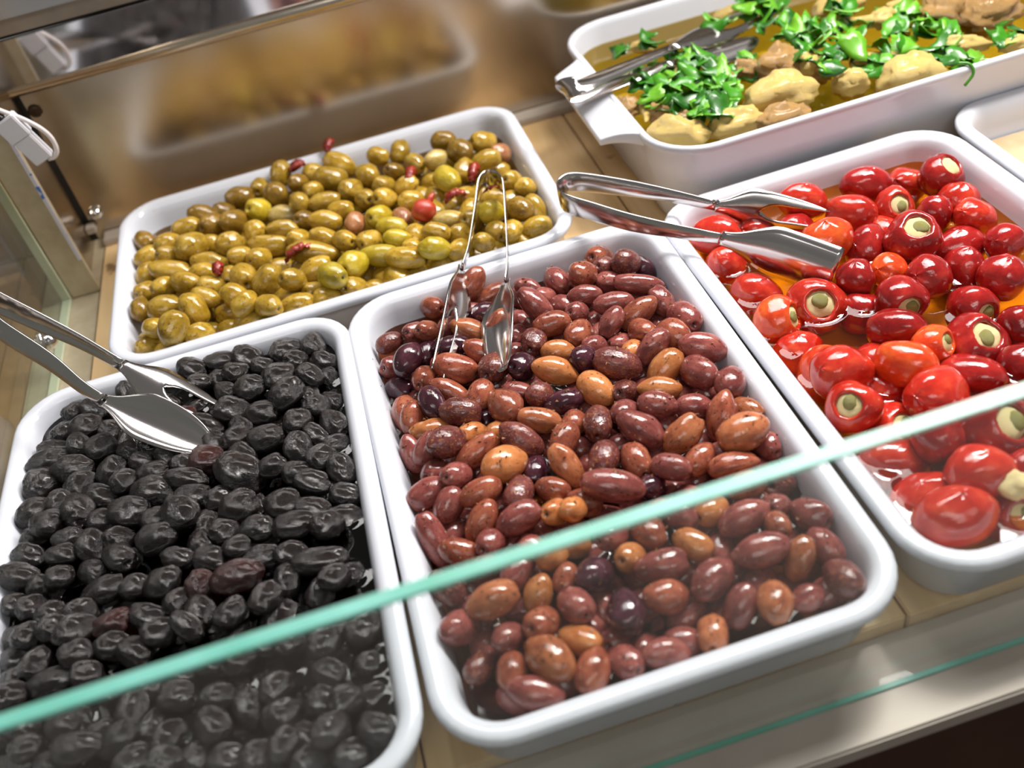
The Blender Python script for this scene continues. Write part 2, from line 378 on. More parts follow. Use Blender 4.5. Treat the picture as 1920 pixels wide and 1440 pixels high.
# side glass and front glass
sg = tag(box('side_glass', (-33.35, -32.7), (-14.0, 34.2), (Z0-.02, 22), M_glass2, bev=0), 'upright side glass sheet dividing this compartment from the next', 'glass panel')
box('glass_edge', (-33.36, -32.66), (34.0, 34.26), (Z0, 22), M_edge2, sg, bev=.04)
box('glass_edge', (-33.36, -32.66), (-14.0, 34.0), (Z0-.05, Z0+.22), M_edge2, sg, bev=.04)
clip = empty('glass_clip', (-32.6, 25.2, -1.7), 'round chrome glass clip fixed low on the side glass behind the tongs', 'clip')
for nm, c, r, fl in (('clip_base', (-32.65, 25.2, -1.7), 1.05, .3), ('clip_screw', (-32.35, 25.2, -1.7), .62, .9)):
    o = dome(nm, c, r, (1, 0, 0), M_chrome, None, flat=fl); o.parent = clip; o.matrix_parent_inverse = clip.matrix_basis.inverted()
fg = tag(box('front_glass', (-60, 80), (-17.55, -16.98), (-4.98, 12.4), M_glass, bev=0), 'clear front glass sheet with a green top edge, standing before the trays', 'glass panel')
box('top_edge', (-60, 80), (-17.57, -16.96), (12.36, 12.52), M_edge, fg, bev=.05)
box('bottom_edge', (-60, 80), (-17.56, -17.3), (-4.99, -4.9), M_edge, fg, bev=.02)

# white cable connector by the post
cc = empty('cable_connector', (-29.2, 33.2, 9.9), 'white plastic cable connector with a looped white cable, by the side post', 'connector')
def put(o, p): o.parent = p; o.matrix_parent_inverse = p.matrix_basis.inverted(); return o
put(tube('cable', [[-31.25, 33.2, 13.4], [-30.1, 33.2, 12.81], [-29.67, 33.2, 12.24], [-28.65, 33.2, 11.32], [-27.84, 33.2, 10.32], [-27.49, 33.2, 9.49], [-27.49, 33.2, 8.72], [-27.68, 33.2, 8.25], [-28.03, 33.2, 8.01], [-28.42, 33.2, 8.01]], .17, M_cable), cc)
def bar_between(name, a, b_, w, t, m, s0, s1):
    a, b_ = Vector(a), Vector(b_); d = (b_-a); L = d.length; d.normalize(); n = Vector((0, 1, 0)); u = d.cross(n).normalized()
    V = []
    for s in (s0, s1):
        for i, j in ((-1, -1), (1, -1), (1, 1), (-1, 1)): V.append(a+d*L*s+u*w*i+n*t*j)
    F = [(0, 1, 2, 3), (7, 6, 5, 4)]+[(i, (i+1) % 4, 4+(i+1) % 4, 4+i) for i in range(4)]
    o = mesh(name, V, F, m, None, False); fix_normals(o)
    bm = bmesh.new(); bm.from_mesh(o.data); bmesh.ops.bevel(bm, geom=bm.edges[:], offset=.0008, segments=2, affect='EDGES'); bm.to_mesh(o.data); bm.free(); return o
ca, cb = [[-29.79, 33.2, 11.66], [-28.59, 33.2, 8.06]]
put(bar_between('plug', ca, cb, .82, .5, M_plastic, 0, .46), cc); put(bar_between('socket', ca, cb, .72, .45, M_plastic, .44, 1), cc)
da, db = [[-30.81, 33.2, 12.87], [-29.82, 33.2, 11.59]]
put(tube('dark_wire', [da, [(da[i]+db[i])/2 for i in range(3)], db], .3, M_black), cc)

# ------------------------------------------------------------------ trays
PROF = [(1.6, -4.2), (1.32, -4.12), (1.1, -3.8), (.62, -1.0), (.5, -.75), (.16, -.72), (.02, -.5), (.0, -.3), (.1, -.08), (.3, .0), (.62, .0), (.9, -.1), (1.12, -.35), (1.3, -.9), (1.45, -1.7), (1.75, -3.3), (2.1, -3.65), (2.8, -3.8)]
TP = {"k": [0.0, 0.0, 0.0031], "g": [-10.3976, 27.9091, -0.0012], "r": [22.1431, 0.6357, 0.0161], "b": [-21.9688, 0.0867, -0.0166]}
DIM = {"k": [22.0, 33.388], "r": [22.0, 33.388], "b": [22.0, 33.388], "g": [33.388, 22.0]}
TLAB = {'k': 'white tray full of brown olives, standing in the middle', 'b': 'white tray full of wrinkled black olives beside the side glass',
        'g': 'white tray of green olives set crosswise against the back panel', 'r': 'white tray of stuffed red peppers in orange oil'}
TRAY = {}
for t in 'kgrb':
    x, y, r = TP[t]; W, D = DIM[t]
    TRAY[t] = tag(basin('serving_tray', x, y, r, W-.06, D-.06, PROF, 3.4, M_tray), TLAB[t], 'tray', 'white melamine serving trays')
o = tag(basin('serving_tray', 44.3, 1.85, 0, DIM['k'][0], DIM['k'][1], PROF, 3.4, M_tray), 'white tray with only a pale beige layer, past the red peppers', 'tray', 'white melamine serving trays')
def flat_fill(name, cx, cy, rot, W, D, R, z, m, rows=None, res=.16):
    """A sheet filling a tray at height z; a wet surface climbs a little where it meets the fruit."""
    nx, ny = max(2, int(W/res)), max(2, int(D/res)); c, s = math.cos(rot), math.sin(rot)
    u = np.linspace(-W/2, W/2, nx+1); v = np.linspace(-D/2, D/2, ny+1); U, Vv = np.meshgrid(u, v, indexing='ij')
    # pull the corners onto the rounding
    du = np.abs(U)-(W/2-R); dv = np.abs(Vv)-(D/2-R); inn = (du > 0) & (dv > 0)
    q = np.maximum(du, dv)/np.maximum(np.hypot(du, dv), 1e-6)
    U2 = np.where(inn, np.sign(U)*((W/2-R)+du*q), U); V2 = np.where(inn, np.sign(Vv)*((D/2-R)+dv*q), Vv)
    X = cx+c*U2-s*V2; Y = cy+s*U2+c*V2; Z = np.full_like(X, z)
    if rows:
        H = np.zeros_like(X)
        for (px, py, pz, rx, ry) in rows:
            dz = (z-pz)
            if abs(dz) >= rx*.98: continue
            rr = rx*math.sqrt(max(1e-4, 1-(dz/rx)**2)); d = np.hypot(X-px, Y-py)-rr
            near = np.abs(d) < .8
            H = np.where(near, np.maximum(H, .13*np.exp(-np.clip(d, 0, 9)/.13)), H)
        Z = Z+H
    Vt = np.stack([X, Y, Z], -1).reshape(-1, 3)
    idx = np.arange((nx+1)*(ny+1)).reshape(nx+1, ny+1)
    Fc = np.stack([idx[:-1, :-1], idx[1:, :-1], idx[1:, 1:], idx[:-1, 1:]], -1).reshape(-1, 4)
    me = bpy.data.meshes.new(name); me.from_pydata((Vt*CM).tolist(), [], Fc.tolist()); me.update()
    me.polygons.foreach_set('use_smooth', [True]*len(me.polygons)); me.materials.append(m)
    return link(bpy.data.objects.new(name, me))
tag(flat_fill('pale_spread', 44.3, 1.85, 0, DIM['k'][0]-3.6, DIM['k'][1]-3.6, 1.7, -2.6, M_spread, res=1.0), 'smooth pale beige layer lying in the tray past the red peppers', 'food')

# ------------------------------------------------------------------ olives
ROWS = {}
ROWS['k'] = '''
-5.21 14.46 -0.77 180 -17 -60 1.04 0.71 b v|pointed brown olive lying alone on the tray wall beside the slim tong head
-2.39 14.77 -0.18 10 -34 32 1.30 0.73 b v|brown olive standing on end behind the slim tong blade against the back rim
-1.30 14.55 -1.29 -26 11 -176 1.29 0.70 b v|brown olive with a white glint lying between the two tong heads
-3.20 13.08 -1.05 47 1 175 1.11 0.68 m v|mauve-brown olive, second from the black-olive side in the first row from the back rim
-2.02 11.93 -0.53 -136 2 -8 0.98 0.68 p v|dark-purple olive, fifth from the black-olive side in the second row from the back rim
-3.42 10.61 -0.49 -176 24 -30 1.25 0.73 t v|light-brown olive caught between the two tong heads, facing up
-1.82 9.69 -0.07 99 -33 30 1.18 0.73 b v|reddish-brown olive, fifth from the black-olive side in the third row from the back rim
-6.76 12.45 -0.81 -76 -41 -139 1.03 0.68 m v|mauve-brown olive, second from the black-olive side in the second row from the back rim
-6.09 11.39 -0.10 -176 -41 -139 0.95 0.63 b v|reddish-brown olive, third from the black-olive side in the second row from the back rim
-4.65 12.02 -0.75 -162 27 49 0.91 0.63 m v|mauve-brown olive, fourth from the black-olive side in the second row from the back rim
-8.58 12.24 -0.79 74 5 23 0.89 0.64 d v|dusky-purple olive, first from the black-olive side in the second row from the back rim
-7.70 9.15 -0.05 174 8 -128 1.14 0.83 p v|darkest purple olive, upright, near the black-olive side of the tray
-8.74 10.22 -1.23 -147 -41 -139 1.05 0.76 m v|mauve-brown olive, first from the black-olive side in the third row from the back rim
-6.50 10.20 -0.89 -71 5 -114 0.97 0.68 p v|dark-purple olive, second from the black-olive side in the third row from the back rim
-4.92 9.63 -0.46 46 2 -8 1.19 0.68 p v|dark-purple olive, third from the black-olive side in the third row from the back rim
-5.13 7.31 -0.29 100 18 -24 1.37 0.87 b v|large brown olive across the tips of both tong heads
-3.23 8.18 -0.43 -38 27 -34 1.22 0.68 b v|reddish-brown olive, third from the black-olive side in the fourth row from the back rim
-2.93 6.29 -0.22 53 -21 -125 1.25 0.83 d v|dusky-purple olive, third from the black-olive side in the fifth row from the back rim
-7.08 7.40 -0.37 73 -17 -118 0.98 0.67 b v|reddish-brown olive, first from the black-olive side in the fifth row from the back rim
1.04 13.26 -0.50 78 1 135 0.90 0.58 m v|mauve-brown olive, fifth from the black-olive side in the first row from the back rim
0.91 10.52 0.01 72 39 -53 1.27 0.77 m v|mauve-brown olive, sixth from the black-olive side in the third row from the back rim
1.38 8.77 -0.37 169 1 175 1.17 0.76 b v|reddish-brown olive, fourth from the black-olive side in the fourth row from the back rim
3.04 13.16 -0.60 -109 0 96 1.11 0.76 m v|mauve-brown olive, sixth from the black-olive side in the first row from the back rim
2.64 10.76 -0.85 6 -18 -56 0.90 0.68 m v|mauve-brown olive, seventh from the black-olive side in the third row from the back rim
-0.10 7.59 -0.35 -1 -17 -118 1.03 0.78 d v|dusky-purple olive, fourth from the black-olive side in the fifth row from the back rim
1.06 6.44 -0.61 -111 -10 165 1.00 0.68 o v|tan olive, fifth from the black-olive side in the fifth row from the back rim
-1.35 5.60 -0.20 12 -41 -139 1.13 0.79 p v|dark-purple olive, sixth from the black-olive side in the sixth row from the back rim
0.29 4.32 -0.08 -148 -20 154 1.27 0.78 o v|tan olive, seventh from the black-olive side in the sixth row from the back rim
1.84 12.02 -0.81 114 -41 -139 1.00 0.68 m v|mauve-brown olive, sixth from the black-olive side in the second row from the back rim
6.40 14.47 -0.89 62 -41 -139 1.20 0.83 b v|small reddish-brown olive highest up in the back corner beside the red peppers
4.57 11.99 0.18 -58 -41 -139 1.19 0.83 b v|reddish-brown olive, seventh from the black-olive side in the second row from the back rim
7.51 12.15 -0.08 46 -41 -139 1.15 0.84 d v|shrivelled dark olive with deep creases in the back corner
8.79 12.64 -1.31 70 -41 121 0.95 0.69 p v|dark-purple olive, eleventh from the black-olive side in the second row from the back rim
6.15 11.47 -0.70 -145 -10 165 0.98 0.68 m v|mauve-brown olive, eighth from the black-olive side in the second row from the back rim
7.44 9.72 -0.10 10 -13 162 1.52 0.63 m v|long creased mauve olive lying across the back of the pile
4.16 10.35 -0.22 68 8 -13 1.02 0.60 m v|mauve-brown olive, eighth from the black-olive side in the third row from the back rim
6.24 12.79 -0.41 6 -41 -139 0.96 0.68 d v|dusky-purple olive, ninth from the black-olive side in the second row from the back rim
8.80 10.54 -1.55 -98 -13 -82 0.90 0.68 p v|dark-purple olive, tenth from the black-olive side in the third row from the back rim
5.46 8.85 -0.26 -53 -2 172 1.25 0.66 m v|mauve-brown olive, sixth from the black-olive side in the fourth row from the back rim
4.70 6.92 -0.11 113 35 -145 1.02 0.64 m v|mauve-brown olive, seventh from the black-olive side in the fifth row from the back rim
6.54 7.41 -0.42 -8 19 -167 1.29 0.75 b v|reddish-brown olive, eighth from the black-olive side in the fifth row from the back rim
8.30 7.90 -0.51 123 -32 104 1.05 0.69 m v|mauve-brown olive, seventh from the black-olive side in the fourth row from the back rim
8.78 8.48 -1.74 113 -11 -87 0.98 0.68 m v|mauve-brown olive, eighth from the black-olive side in the fourth row from the back rim
8.91 5.84 -0.47 14 -13 -82 1.34 0.89 m v|olive with a pale shiny tip nearest the pepper-side back wall
6.22 5.69 -0.44 145 -18 -72 1.07 0.73 b v|reddish-brown olive, twelfth from the black-olive side in the sixth row from the back rim
6.10 3.63 0.07 -56 25 -161 1.17 0.71 m v|mauve-brown olive, eighth from the black-olive side in the seventh row from the back rim
7.68 4.42 -0.20 -164 -1 -70 1.11 0.83 b v|reddish-brown olive, thirteenth from the black-olive side in the sixth row from the back rim
8.71 2.53 -0.18 -111 -17 158 1.34 0.85 m v|mauve-brown olive, twelfth from the black-olive side in the eighth row from the back rim
6.28 2.16 -0.40 -26 -27 23 1.24 0.79 o v|tan olive with a pit hole, leaning upright over another tan olive
7.80 0.94 -0.34 -135 -15 -73 1.29 0.85 m v|mauve-brown olive, eleventh from the black-olive side in the eighth row from the back rim
8.97 -0.69 -0.28 159 -13 -120 1.15 0.82 m v|mauve-brown olive, ninth from the black-olive side in the ninth row from the back rim
3.79 3.38 -0.14 -38 -20 154 1.42 0.90 d v|dark olive crusted all over with ground seasoning
2.19 4.64 -0.20 13 41 41 1.05 0.79 p v|dark-purple olive, eighth from the black-olive side in the sixth row from the back rim
4.88 5.90 -1.16 59 -28 -172 0.96 0.68 m v|mauve-brown olive, tenth from the black-olive side in the sixth row from the back rim
3.24 6.00 -0.77 52 40 35 0.95 0.68 m v|mauve-brown olive, ninth from the black-olive side in the sixth row from the back rim
5.20 4.54 -0.74 129 -27 -131 0.92 0.68 o v|tan olive, eleventh from the black-olive side in the sixth row from the back rim
2.72 7.47 -0.64 -47 -20 -123 1.22 0.81 b v|reddish-brown olive, sixth from the black-olive side in the fifth row from the back rim
3.20 9.30 -0.54 57 -41 -139 0.96 0.68 m v|mauve-brown olive, fifth from the black-olive side in the fourth row from the back rim
-8.70 8.43 -1.50 28 -12 -49 1.05 0.68 p v|dark-purple olive, first from the black-olive side in the fourth row from the back rim
-8.71 5.83 -1.42 83 16 -90 1.24 0.85 b v|large shiny brown olive against the black-olive-side tray wall
-8.40 4.54 -0.52 41 28 -121 0.99 0.68 b v|reddish-brown olive, second from the black-olive side in the sixth row from the back rim
-7.05 4.68 0.04 -131 -24 96 1.05 0.71 p v|dark-purple olive, third from the black-olive side in the sixth row from the back rim
-5.80 5.95 -0.79 -128 27 -34 1.28 0.68 b v|reddish-brown olive, fourth from the black-olive side in the sixth row from the back rim
-5.62 3.37 -0.14 47 16 -21 1.18 0.80 d v|dusky-purple olive, second from the black-olive side in the seventh row from the back rim
-4.20 4.58 -0.41 142 2 -121 1.06 0.74 b v|reddish-brown olive, fifth from the black-olive side in the sixth row from the back rim
-3.13 2.72 -0.05 42 14 101 1.27 0.92 b v|reddish-brown olive, fourth from the black-olive side in the seventh row from the back rim
-2.13 3.98 -0.53 -158 9 -30 0.91 0.64 m v|mauve-brown olive, fifth from the black-olive side in the seventh row from the back rim
-1.01 2.98 -0.31 -34 37 25 0.94 0.70 d v|dusky-purple olive, sixth from the black-olive side in the seventh row from the back rim
0.12 1.87 -0.38 24 -5 -1 1.10 0.69 p v|dark-purple olive, seventh from the black-olive side in the eighth row from the back rim
-1.63 1.11 -0.33 -114 -17 158 1.21 0.68 t v|light-brown olive, sixth from the black-olive side in the eighth row from the back rim
-4.13 3.15 -1.34 167 -41 -139 1.00 0.68 p v|dark-purple olive, third from the black-olive side in the seventh row from the back rim
-7.62 3.20 -0.68 -71 -2 172 1.19 0.68 o v|tan olive, first from the black-olive side in the seventh row from the back rim
-5.38 1.94 -0.68 -70 -41 -139 1.03 0.68 o v|tan olive, fourth from the black-olive side in the eighth row from the back rim
-3.96 1.42 -0.75 96 41 41 1.00 0.68 o v|tan olive, fifth from the black-olive side in the eighth row from the back rim
-6.93 0.97 0.30 90 31 31 1.17 0.87 d v|dusky-purple olive, third from the black-olive side in the eighth row from the back rim
-8.10 1.72 -0.47 140 35 -145 1.00 0.62 m v|mauve-brown olive, second from the black-olive side in the eighth row from the back rim
-8.95 2.37 -1.26 103 47 -86 1.10 0.63 m v|mauve-brown olive, first from the black-olive side in the eighth row from the back rim
-5.42 0.09 -0.24 -143 -21 14 1.37 0.70 b v|reddish-brown olive, second from the black-olive side in the ninth row from the back rim
-2.97 -0.19 -0.17 -136 33 -43 1.25 0.82 d v|dusky-purple olive, third from the black-olive side in the ninth row from the back rim
-4.34 -1.60 -0.07 -96 -20 -156 1.29 0.95 o v|brightest tan olive, pit hole toward the glass, below the middle of its pile
-7.95 0.08 -0.76 -73 -27 -131 0.95 0.70 m v|mauve-brown olive, first from the black-olive side in the ninth row from the back rim
-6.91 -1.27 -0.11 -161 -41 -139 1.05 0.69 m v|mauve-brown olive, fourth from the black-olive side in the tenth row from the back rim
-0.78 -1.01 -0.24 -173 5 -131 1.05 0.72 b v|reddish-brown olive, seventh from the black-olive side in the tenth row from the back rim
0.18 0.53 -0.82 -8 -17 -118 0.93 0.68 b v|reddish-brown olive, fourth from the black-olive side in the ninth row from the back rim
-1.26 -2.97 -0.16 117 43 -65 1.23 0.70 t v|light-brown olive, fifth from the black-olive side in the eleventh row from the back rim
-2.81 -1.93 -0.98 10 -8 -110 1.00 0.68 p v|dark-purple olive, sixth from the black-olive side in the tenth row from the back rim
-8.66 -1.46 -0.57 -72 12 -174 1.14 0.78 m v|mauve olive with a sharp point facing the black-olive tray
-5.96 -2.93 -0.10 -131 -9 2 1.11 0.70 b v|reddish-brown olive, second from the black-olive side in the eleventh row from the back rim
-4.07 -3.51 -0.44 -88 14 60 1.06 0.75 d v|dusky-purple olive, third from the black-olive side in the eleventh row from the back rim
-2.32 -3.86 -0.57 -128 -3 -41 0.91 0.66 b v|reddish-brown olive, fourth from the black-olive side in the eleventh row from the back rim
-7.78 -2.73 -0.55 -90 35 -145 0.99 0.73 m v|mauve-brown olive, third from the black-olive side in the tenth row from the back rim
-2.64 -5.31 -0.62 55 -41 -139 1.03 0.68 o v|tan olive, fifth from the black-olive side in the twelfth row from the back rim
-1.82 -6.05 0.07 -112 41 41 0.88 0.62 o v|tan olive, sixth from the black-olive side in the twelfth row from the back rim
-8.69 -2.29 -1.75 -159 -41 -139 0.98 0.68 m v|mauve-brown olive, first from the black-olive side in the tenth row from the back rim
2.03 2.08 -0.29 161 -8 115 1.19 0.85 o v|round tan olive with a dark slit, mid tray below the crusted olive
3.57 1.32 -0.52 23 -41 -139 1.02 0.69 d v|dusky-purple olive, ninth from the black-olive side in the eighth row from the back rim
5.36 0.57 -0.38 -67 10 -15 1.13 0.68 o v|tan olive, eighth from the black-olive side in the ninth row from the back rim
4.72 -0.69 -0.22 -71 -17 158 1.07 0.73 m v|mauve-brown olive, seventh from the black-olive side in the ninth row from the back rim
6.56 -1.26 -0.58 -43 -10 165 0.98 0.68 m v|mauve-brown olive, ninth from the black-olive side in the tenth row from the back rim
7.53 -2.84 -0.34 -45 43 -128 1.28 0.78 b v|reddish-brown olive, ninth from the black-olive side in the eleventh row from the back rim
9.05 -2.72 -0.61 33 -9 -66 1.03 0.67 t v|speckled olive with a torn pit hole touching the pepper-side wall
5.19 -3.18 -0.35 164 -26 21 1.24 0.80 t v|light-brown olive, eighth from the black-olive side in the eleventh row from the back rim
3.27 -2.16 -0.15 -53 33 -43 1.37 0.84 m v|mauve-brown olive, eighth from the black-olive side in the tenth row from the back rim
1.29 -0.57 -0.31 -138 -6 -110 1.14 0.79 d v|dusky-purple olive, fifth from the black-olive side in the ninth row from the back rim
2.96 -0.26 -0.42 -170 -36 -137 1.03 0.68 m v|mauve-brown olive, sixth from the black-olive side in the ninth row from the back rim
7.79 -4.80 0.26 48 6 -180 1.32 0.94 t v|blotched light-brown olive near the pepper-side rim above the glass edge
8.99 -5.05 -0.94 -50 -10 -77 0.99 0.68 m v|mauve-brown olive, fifteenth from the black-olive side in the twelfth row from the back rim
0.73 -3.25 -0.15 4 -7 -120 1.12 0.76 d v|dusky-purple olive, sixth from the black-olive side in the eleventh row from the back rim
2.28 -3.91 -0.39 165 3 -84 1.06 0.75 b v|reddish-brown olive, seventh from the black-olive side in the eleventh row from the back rim
0.46 -5.48 0.22 16 -16 159 1.59 0.80 m v|longest mauve olive, lying level just above the glass edge
3.67 -5.26 -0.10 -167 2 140 1.03 0.69 m v|olive showing a round pale-rimmed pit hole just above the glass edge
5.33 -5.06 -0.46 151 2 -145 1.01 0.66 b v|reddish-brown olive, eleventh from the black-olive side in the twelfth row from the back rim
6.67 -4.74 -1.14 -103 -15 -77 0.92 0.68 m v|mauve-brown olive, twelfth from the black-olive side in the twelfth row from the back rim
6.74 -6.14 -0.45 104 2 -8 1.27 0.68 b v|reddish-brown olive, thirteenth from the black-olive side in the twelfth row from the back rim
-0.99 -5.16 -0.85 -48 20 -26 0.91 0.68 b v|reddish-brown olive, seventh from the black-olive side in the twelfth row from the back rim
2.50 -5.51 -0.86 157 41 41 1.02 0.68 p v|dark-purple olive, ninth from the black-olive side in the twelfth row from the back rim
-6.37 -4.50 -0.58 -95 37 -142 1.19 0.71 b v|reddish-brown olive, second from the black-olive side in the twelfth row from the back rim
-8.98 -4.36 -0.86 29 -46 101 1.51 0.68 m v|mauve-brown olive, first from the black-olive side in the eleventh row from the back rim
-7.85 -5.81 -0.71 130 20 -26 1.05 0.68 b v|reddish-brown olive, first from the black-olive side in the twelfth row from the back rim
-4.51 -5.28 -0.25 26 -7 11 1.19 0.79 m v|mauve-brown olive, fourth from the black-olive side in the twelfth row from the back rim
-6.24 -6.01 -0.53 79 -27 -131 0.90 0.68 m v|mauve-brown olive, third from the black-olive side in the twelfth row from the back rim
-5.41 -8.23 -0.38 -94 -17 -118 1.18 0.80 m v|mauve-brown olive, second from the black-olive side in the fourteenth row from the back rim
-6.91 -9.70 -0.01 11 -6 5 1.26 0.84 t v|large light-brown olive with a raised bump, seen through the glass
-8.89 -7.70 -0.73 163 36 -48 1.03 0.71 d v|dusky-purple olive, first from the black-olive side in the thirteenth row from the back rim
-6.88 -7.36 -0.68 -31 -5 -1 1.02 0.68 d v|dusky-purple olive, second from the black-olive side in the thirteenth row from the back rim
-4.87 -9.94 -0.41 -41 41 -134 0.94 0.68 o v|tan olive, second from the black-olive side in the fifteenth row from the back rim
-3.65 -8.29 -0.01 146 41 41 0.96 0.70 o v|tan olive, third from the black-olive side in the fourteenth row from the back rim
-3.37 -9.59 -0.37 131 7 -118 0.81 0.58 b v|reddish-brown olive, fourth from the black-olive side in the fourteenth row from the back rim
-3.39 -11.30 -0.19 -153 -18 -72 1.05 0.77 m v|mauve-brown olive, third from the black-olive side in the fifteenth row from the back rim
-5.12 -11.54 -0.34 -121 -41 -139 1.07 0.76 b v|reddish-brown olive, fifth from the black-olive side in the sixteenth row from the back rim
-8.78 -10.11 -0.67 -31 41 41 1.21 0.78 m v|mauve-brown olive, first from the black-olive side in the fifteenth row from the back rim
-2.04 -9.97 -0.25 42 -41 -139 1.15 0.79 p v|dark-purple olive, fourth from the black-olive side in the fifteenth row from the back rim
-2.32 -7.44 -0.90 -47 38 28 0.95 0.68 o v|tan olive, third from the black-olive side in the thirteenth row from the back rim
-6.78 -11.69 -0.35 -146 37 36 0.91 0.66 m v|mauve-brown olive, fourth from the black-olive side in the sixteenth row from the back rim
-8.42 -12.30 -1.01 134 -22 -137 0.93 0.60 d v|dusky-purple olive, first from the black-olive side in the sixteenth row from the back rim
-5.31 -13.50 -0.15 105 -6 -60 1.27 0.89 t v|largest light-brown olive near the front rim, seen through the glass
-3.69 -12.83 -0.68 117 -7 -45 1.05 0.68 o v|tan olive with an open pit hole facing up near the front rim
-2.10 -13.02 -1.34 -179 -41 -139 0.98 0.68 m v|mauve-brown olive, seventh from the black-olive side in the sixteenth row from the back rim
-7.06 -13.17 -0.65 -12 -12 -108 0.98 0.68 b v|reddish-brown olive, third from the black-olive side in the sixteenth row from the back rim
-8.28 -12.82 -2.76 175 -5 -45 1.12 0.73 m v|brown olive in the front corner next to the black-olive tray
-6.30 -14.71 -0.52 -23 17 -22 1.22 0.73 m v|mauve-brown olive, first from the black-olive side in the seventeenth row from the back rim
-3.68 -14.55 -0.52 119 -3 -126 1.07 0.73 b v|reddish-brown olive, third from the black-olive side in the seventeenth row from the back rim
-2.15 -14.58 -0.60 -146 -21 -68 0.96 0.68 m v|mauve-brown olive, fourth from the black-olive side in the seventeenth row from the back rim
-1.00 -13.76 -1.47 46 -41 -139 1.03 0.68 m v|mauve-brown olive, fifth from the black-olive side in the seventeenth row from the back rim
-1.35 -12.50 -0.18 141 -11 -103 1.18 0.83 p v|dark-purple olive, eighth from the black-olive side in the sixteenth row from the back rim
-0.50 -8.13 -0.33 -173 -28 -155 1.00 0.65 m v|mauve-brown olive, fifth from the black-olive side in the fourteenth row from the back rim
1.24 -8.49 -0.29 -32 11 93 1.08 0.81 b v|reddish-brown olive, seventh from the black-olive side in the fourteenth row from the back rim
2.92 -8.14 -0.18 -72 19 114 1.05 0.74 m v|mauve-brown olive, eighth from the black-olive side in the fourteenth row from the back rim
4.54 -8.34 -0.52 -172 -19 -154 1.02 0.71 o v|tan olive, ninth from the black-olive side in the fourteenth row from the back rim
5.69 -9.50 -0.30 144 11 -176 1.23 0.75 m v|mauve-brown olive, tenth from the black-olive side in the fourteenth row from the back rim
6.96 -10.56 -0.21 -73 -11 -87 0.80 0.58 b v|reddish-brown olive, seventh from the black-olive side in the fifteenth row from the back rim
6.63 -7.66 -0.32 11 5 179 1.05 0.61 t v|light-brown olive, fourth from the black-olive side in the thirteenth row from the back rim
8.58 -7.28 -1.48 -102 -41 -139 1.23 0.83 d v|dusky-purple olive, fifth from the black-olive side in the thirteenth row from the back rim
2.93 -10.03 -0.34 131 4 -53 1.02 0.69 o v|tan olive, sixth from the black-olive side in the fifteenth row from the back rim
1.09 -10.79 -0.14 59 1 -7 1.23 0.78 m v|mauve-brown olive, fifth from the black-olive side in the fifteenth row from the back rim
2.94 -12.20 -0.27 -147 -5 -147 1.22 0.79 m v|mauve-brown olive, tenth from the black-olive side in the sixteenth row from the back rim
5.63 -11.67 -0.12 -48 -3 -3 1.30 0.78 m v|mauve-brown olive, eleventh from the black-olive side in the sixteenth row from the back rim
7.15 -12.44 -0.62 -77 41 -134 1.05 0.68 t v|light-brown olive, twelfth from the black-olive side in the sixteenth row from the back rim
0.62 -12.30 -0.26 10 -22 180 1.04 0.76 b v|reddish-brown olive, ninth from the black-olive side in the sixteenth row from the back rim
5.06 -14.13 -0.57 81 -12 -108 1.07 0.80 t v|light-brown olive, ninth from the black-olive side in the seventeenth row from the back rim
3.59 -13.72 -0.70 46 38 -140 1.05 0.68 m v|mauve-brown olive, eighth from the black-olive side in the seventeenth row from the back rim
-0.09 -9.53 -0.43 121 -41 -139 1.04 0.68 o v|tan olive, sixth from the black-olive side in the fourteenth row from the back rim
7.60 -9.15 -0.76 -41 -41 -139 1.03 0.68 m v|mauve-brown olive, eleventh from the black-olive side in the fourteenth row from the back rim
8.77 -10.30 -0.66 66 -12 -60 1.06 0.79 m v|mauve-brown olive, eighth from the black-olive side in the fifteenth row from the back rim
8.58 -12.13 -0.85 1 18 -71 1.03 0.71 m v|mauve-brown olive, thirteenth from the black-olive side in the sixteenth row from the back rim
8.36 -14.26 -0.39 114 -12 -81 1.06 0.74 d v|dusky-purple olive, twelfth from the black-olive side in the seventeenth row from the back rim
7.83 -13.90 -1.73 18 3 -172 0.99 0.68 m v|mauve-brown olive, eleventh from the black-olive side in the seventeenth row from the back rim
1.97 -14.43 -0.92 -135 -14 -113 0.99 0.67 t v|light-brown olive, seventh from the black-olive side in the seventeenth row from the back rim
6.57 -14.34 -0.80 -15 6 11 0.80 0.58 m v|mauve-brown olive, tenth from the black-olive side in the seventeenth row from the back rim
-0.44 -14.80 -0.58 -124 -19 176 1.05 0.68 m v|mauve-brown olive, sixth from the black-olive side in the seventeenth row from the back rim
-7.92 -10.78 -1.91 77 0 -96 1.00 0.76 - f|brown olive sunk between others, mostly hidden, in the front third along the black-olive side
-7.90 -8.82 -1.78 -92 -0 113 1.00 0.76 - f|brown olive sunk between others, mostly hidden, in the front third along the black-olive side
-7.98 -6.98 -1.95 -64 -0 114 1.00 0.76 - f|brown olive sunk between others, mostly hidden, in the front third along the black-olive side
-7.99 -3.68 -1.86 46 -0 33 1.00 0.76 - f|brown olive sunk between others, mostly hidden, in the middle third along the black-olive side
-7.71 7.21 -1.88 71 0 -169 1.00 0.76 - f|brown olive sunk between others, mostly hidden, in the back third along the black-olive side
-7.74 9.47 -2.00 -113 0 -106 1.00 0.76 - f|brown olive sunk between others, mostly hidden, in the back third along the black-olive side
-7.14 -13.96 -1.80 -175 0 -42 1.00 0.76 - f|brown olive sunk between others, mostly hidden, in the front third along the black-olive side
-7.07 -2.39 -2.18 25 -0 147 1.00 0.76 - f|brown olive sunk between others, mostly hidden, in the middle third along the black-olive side
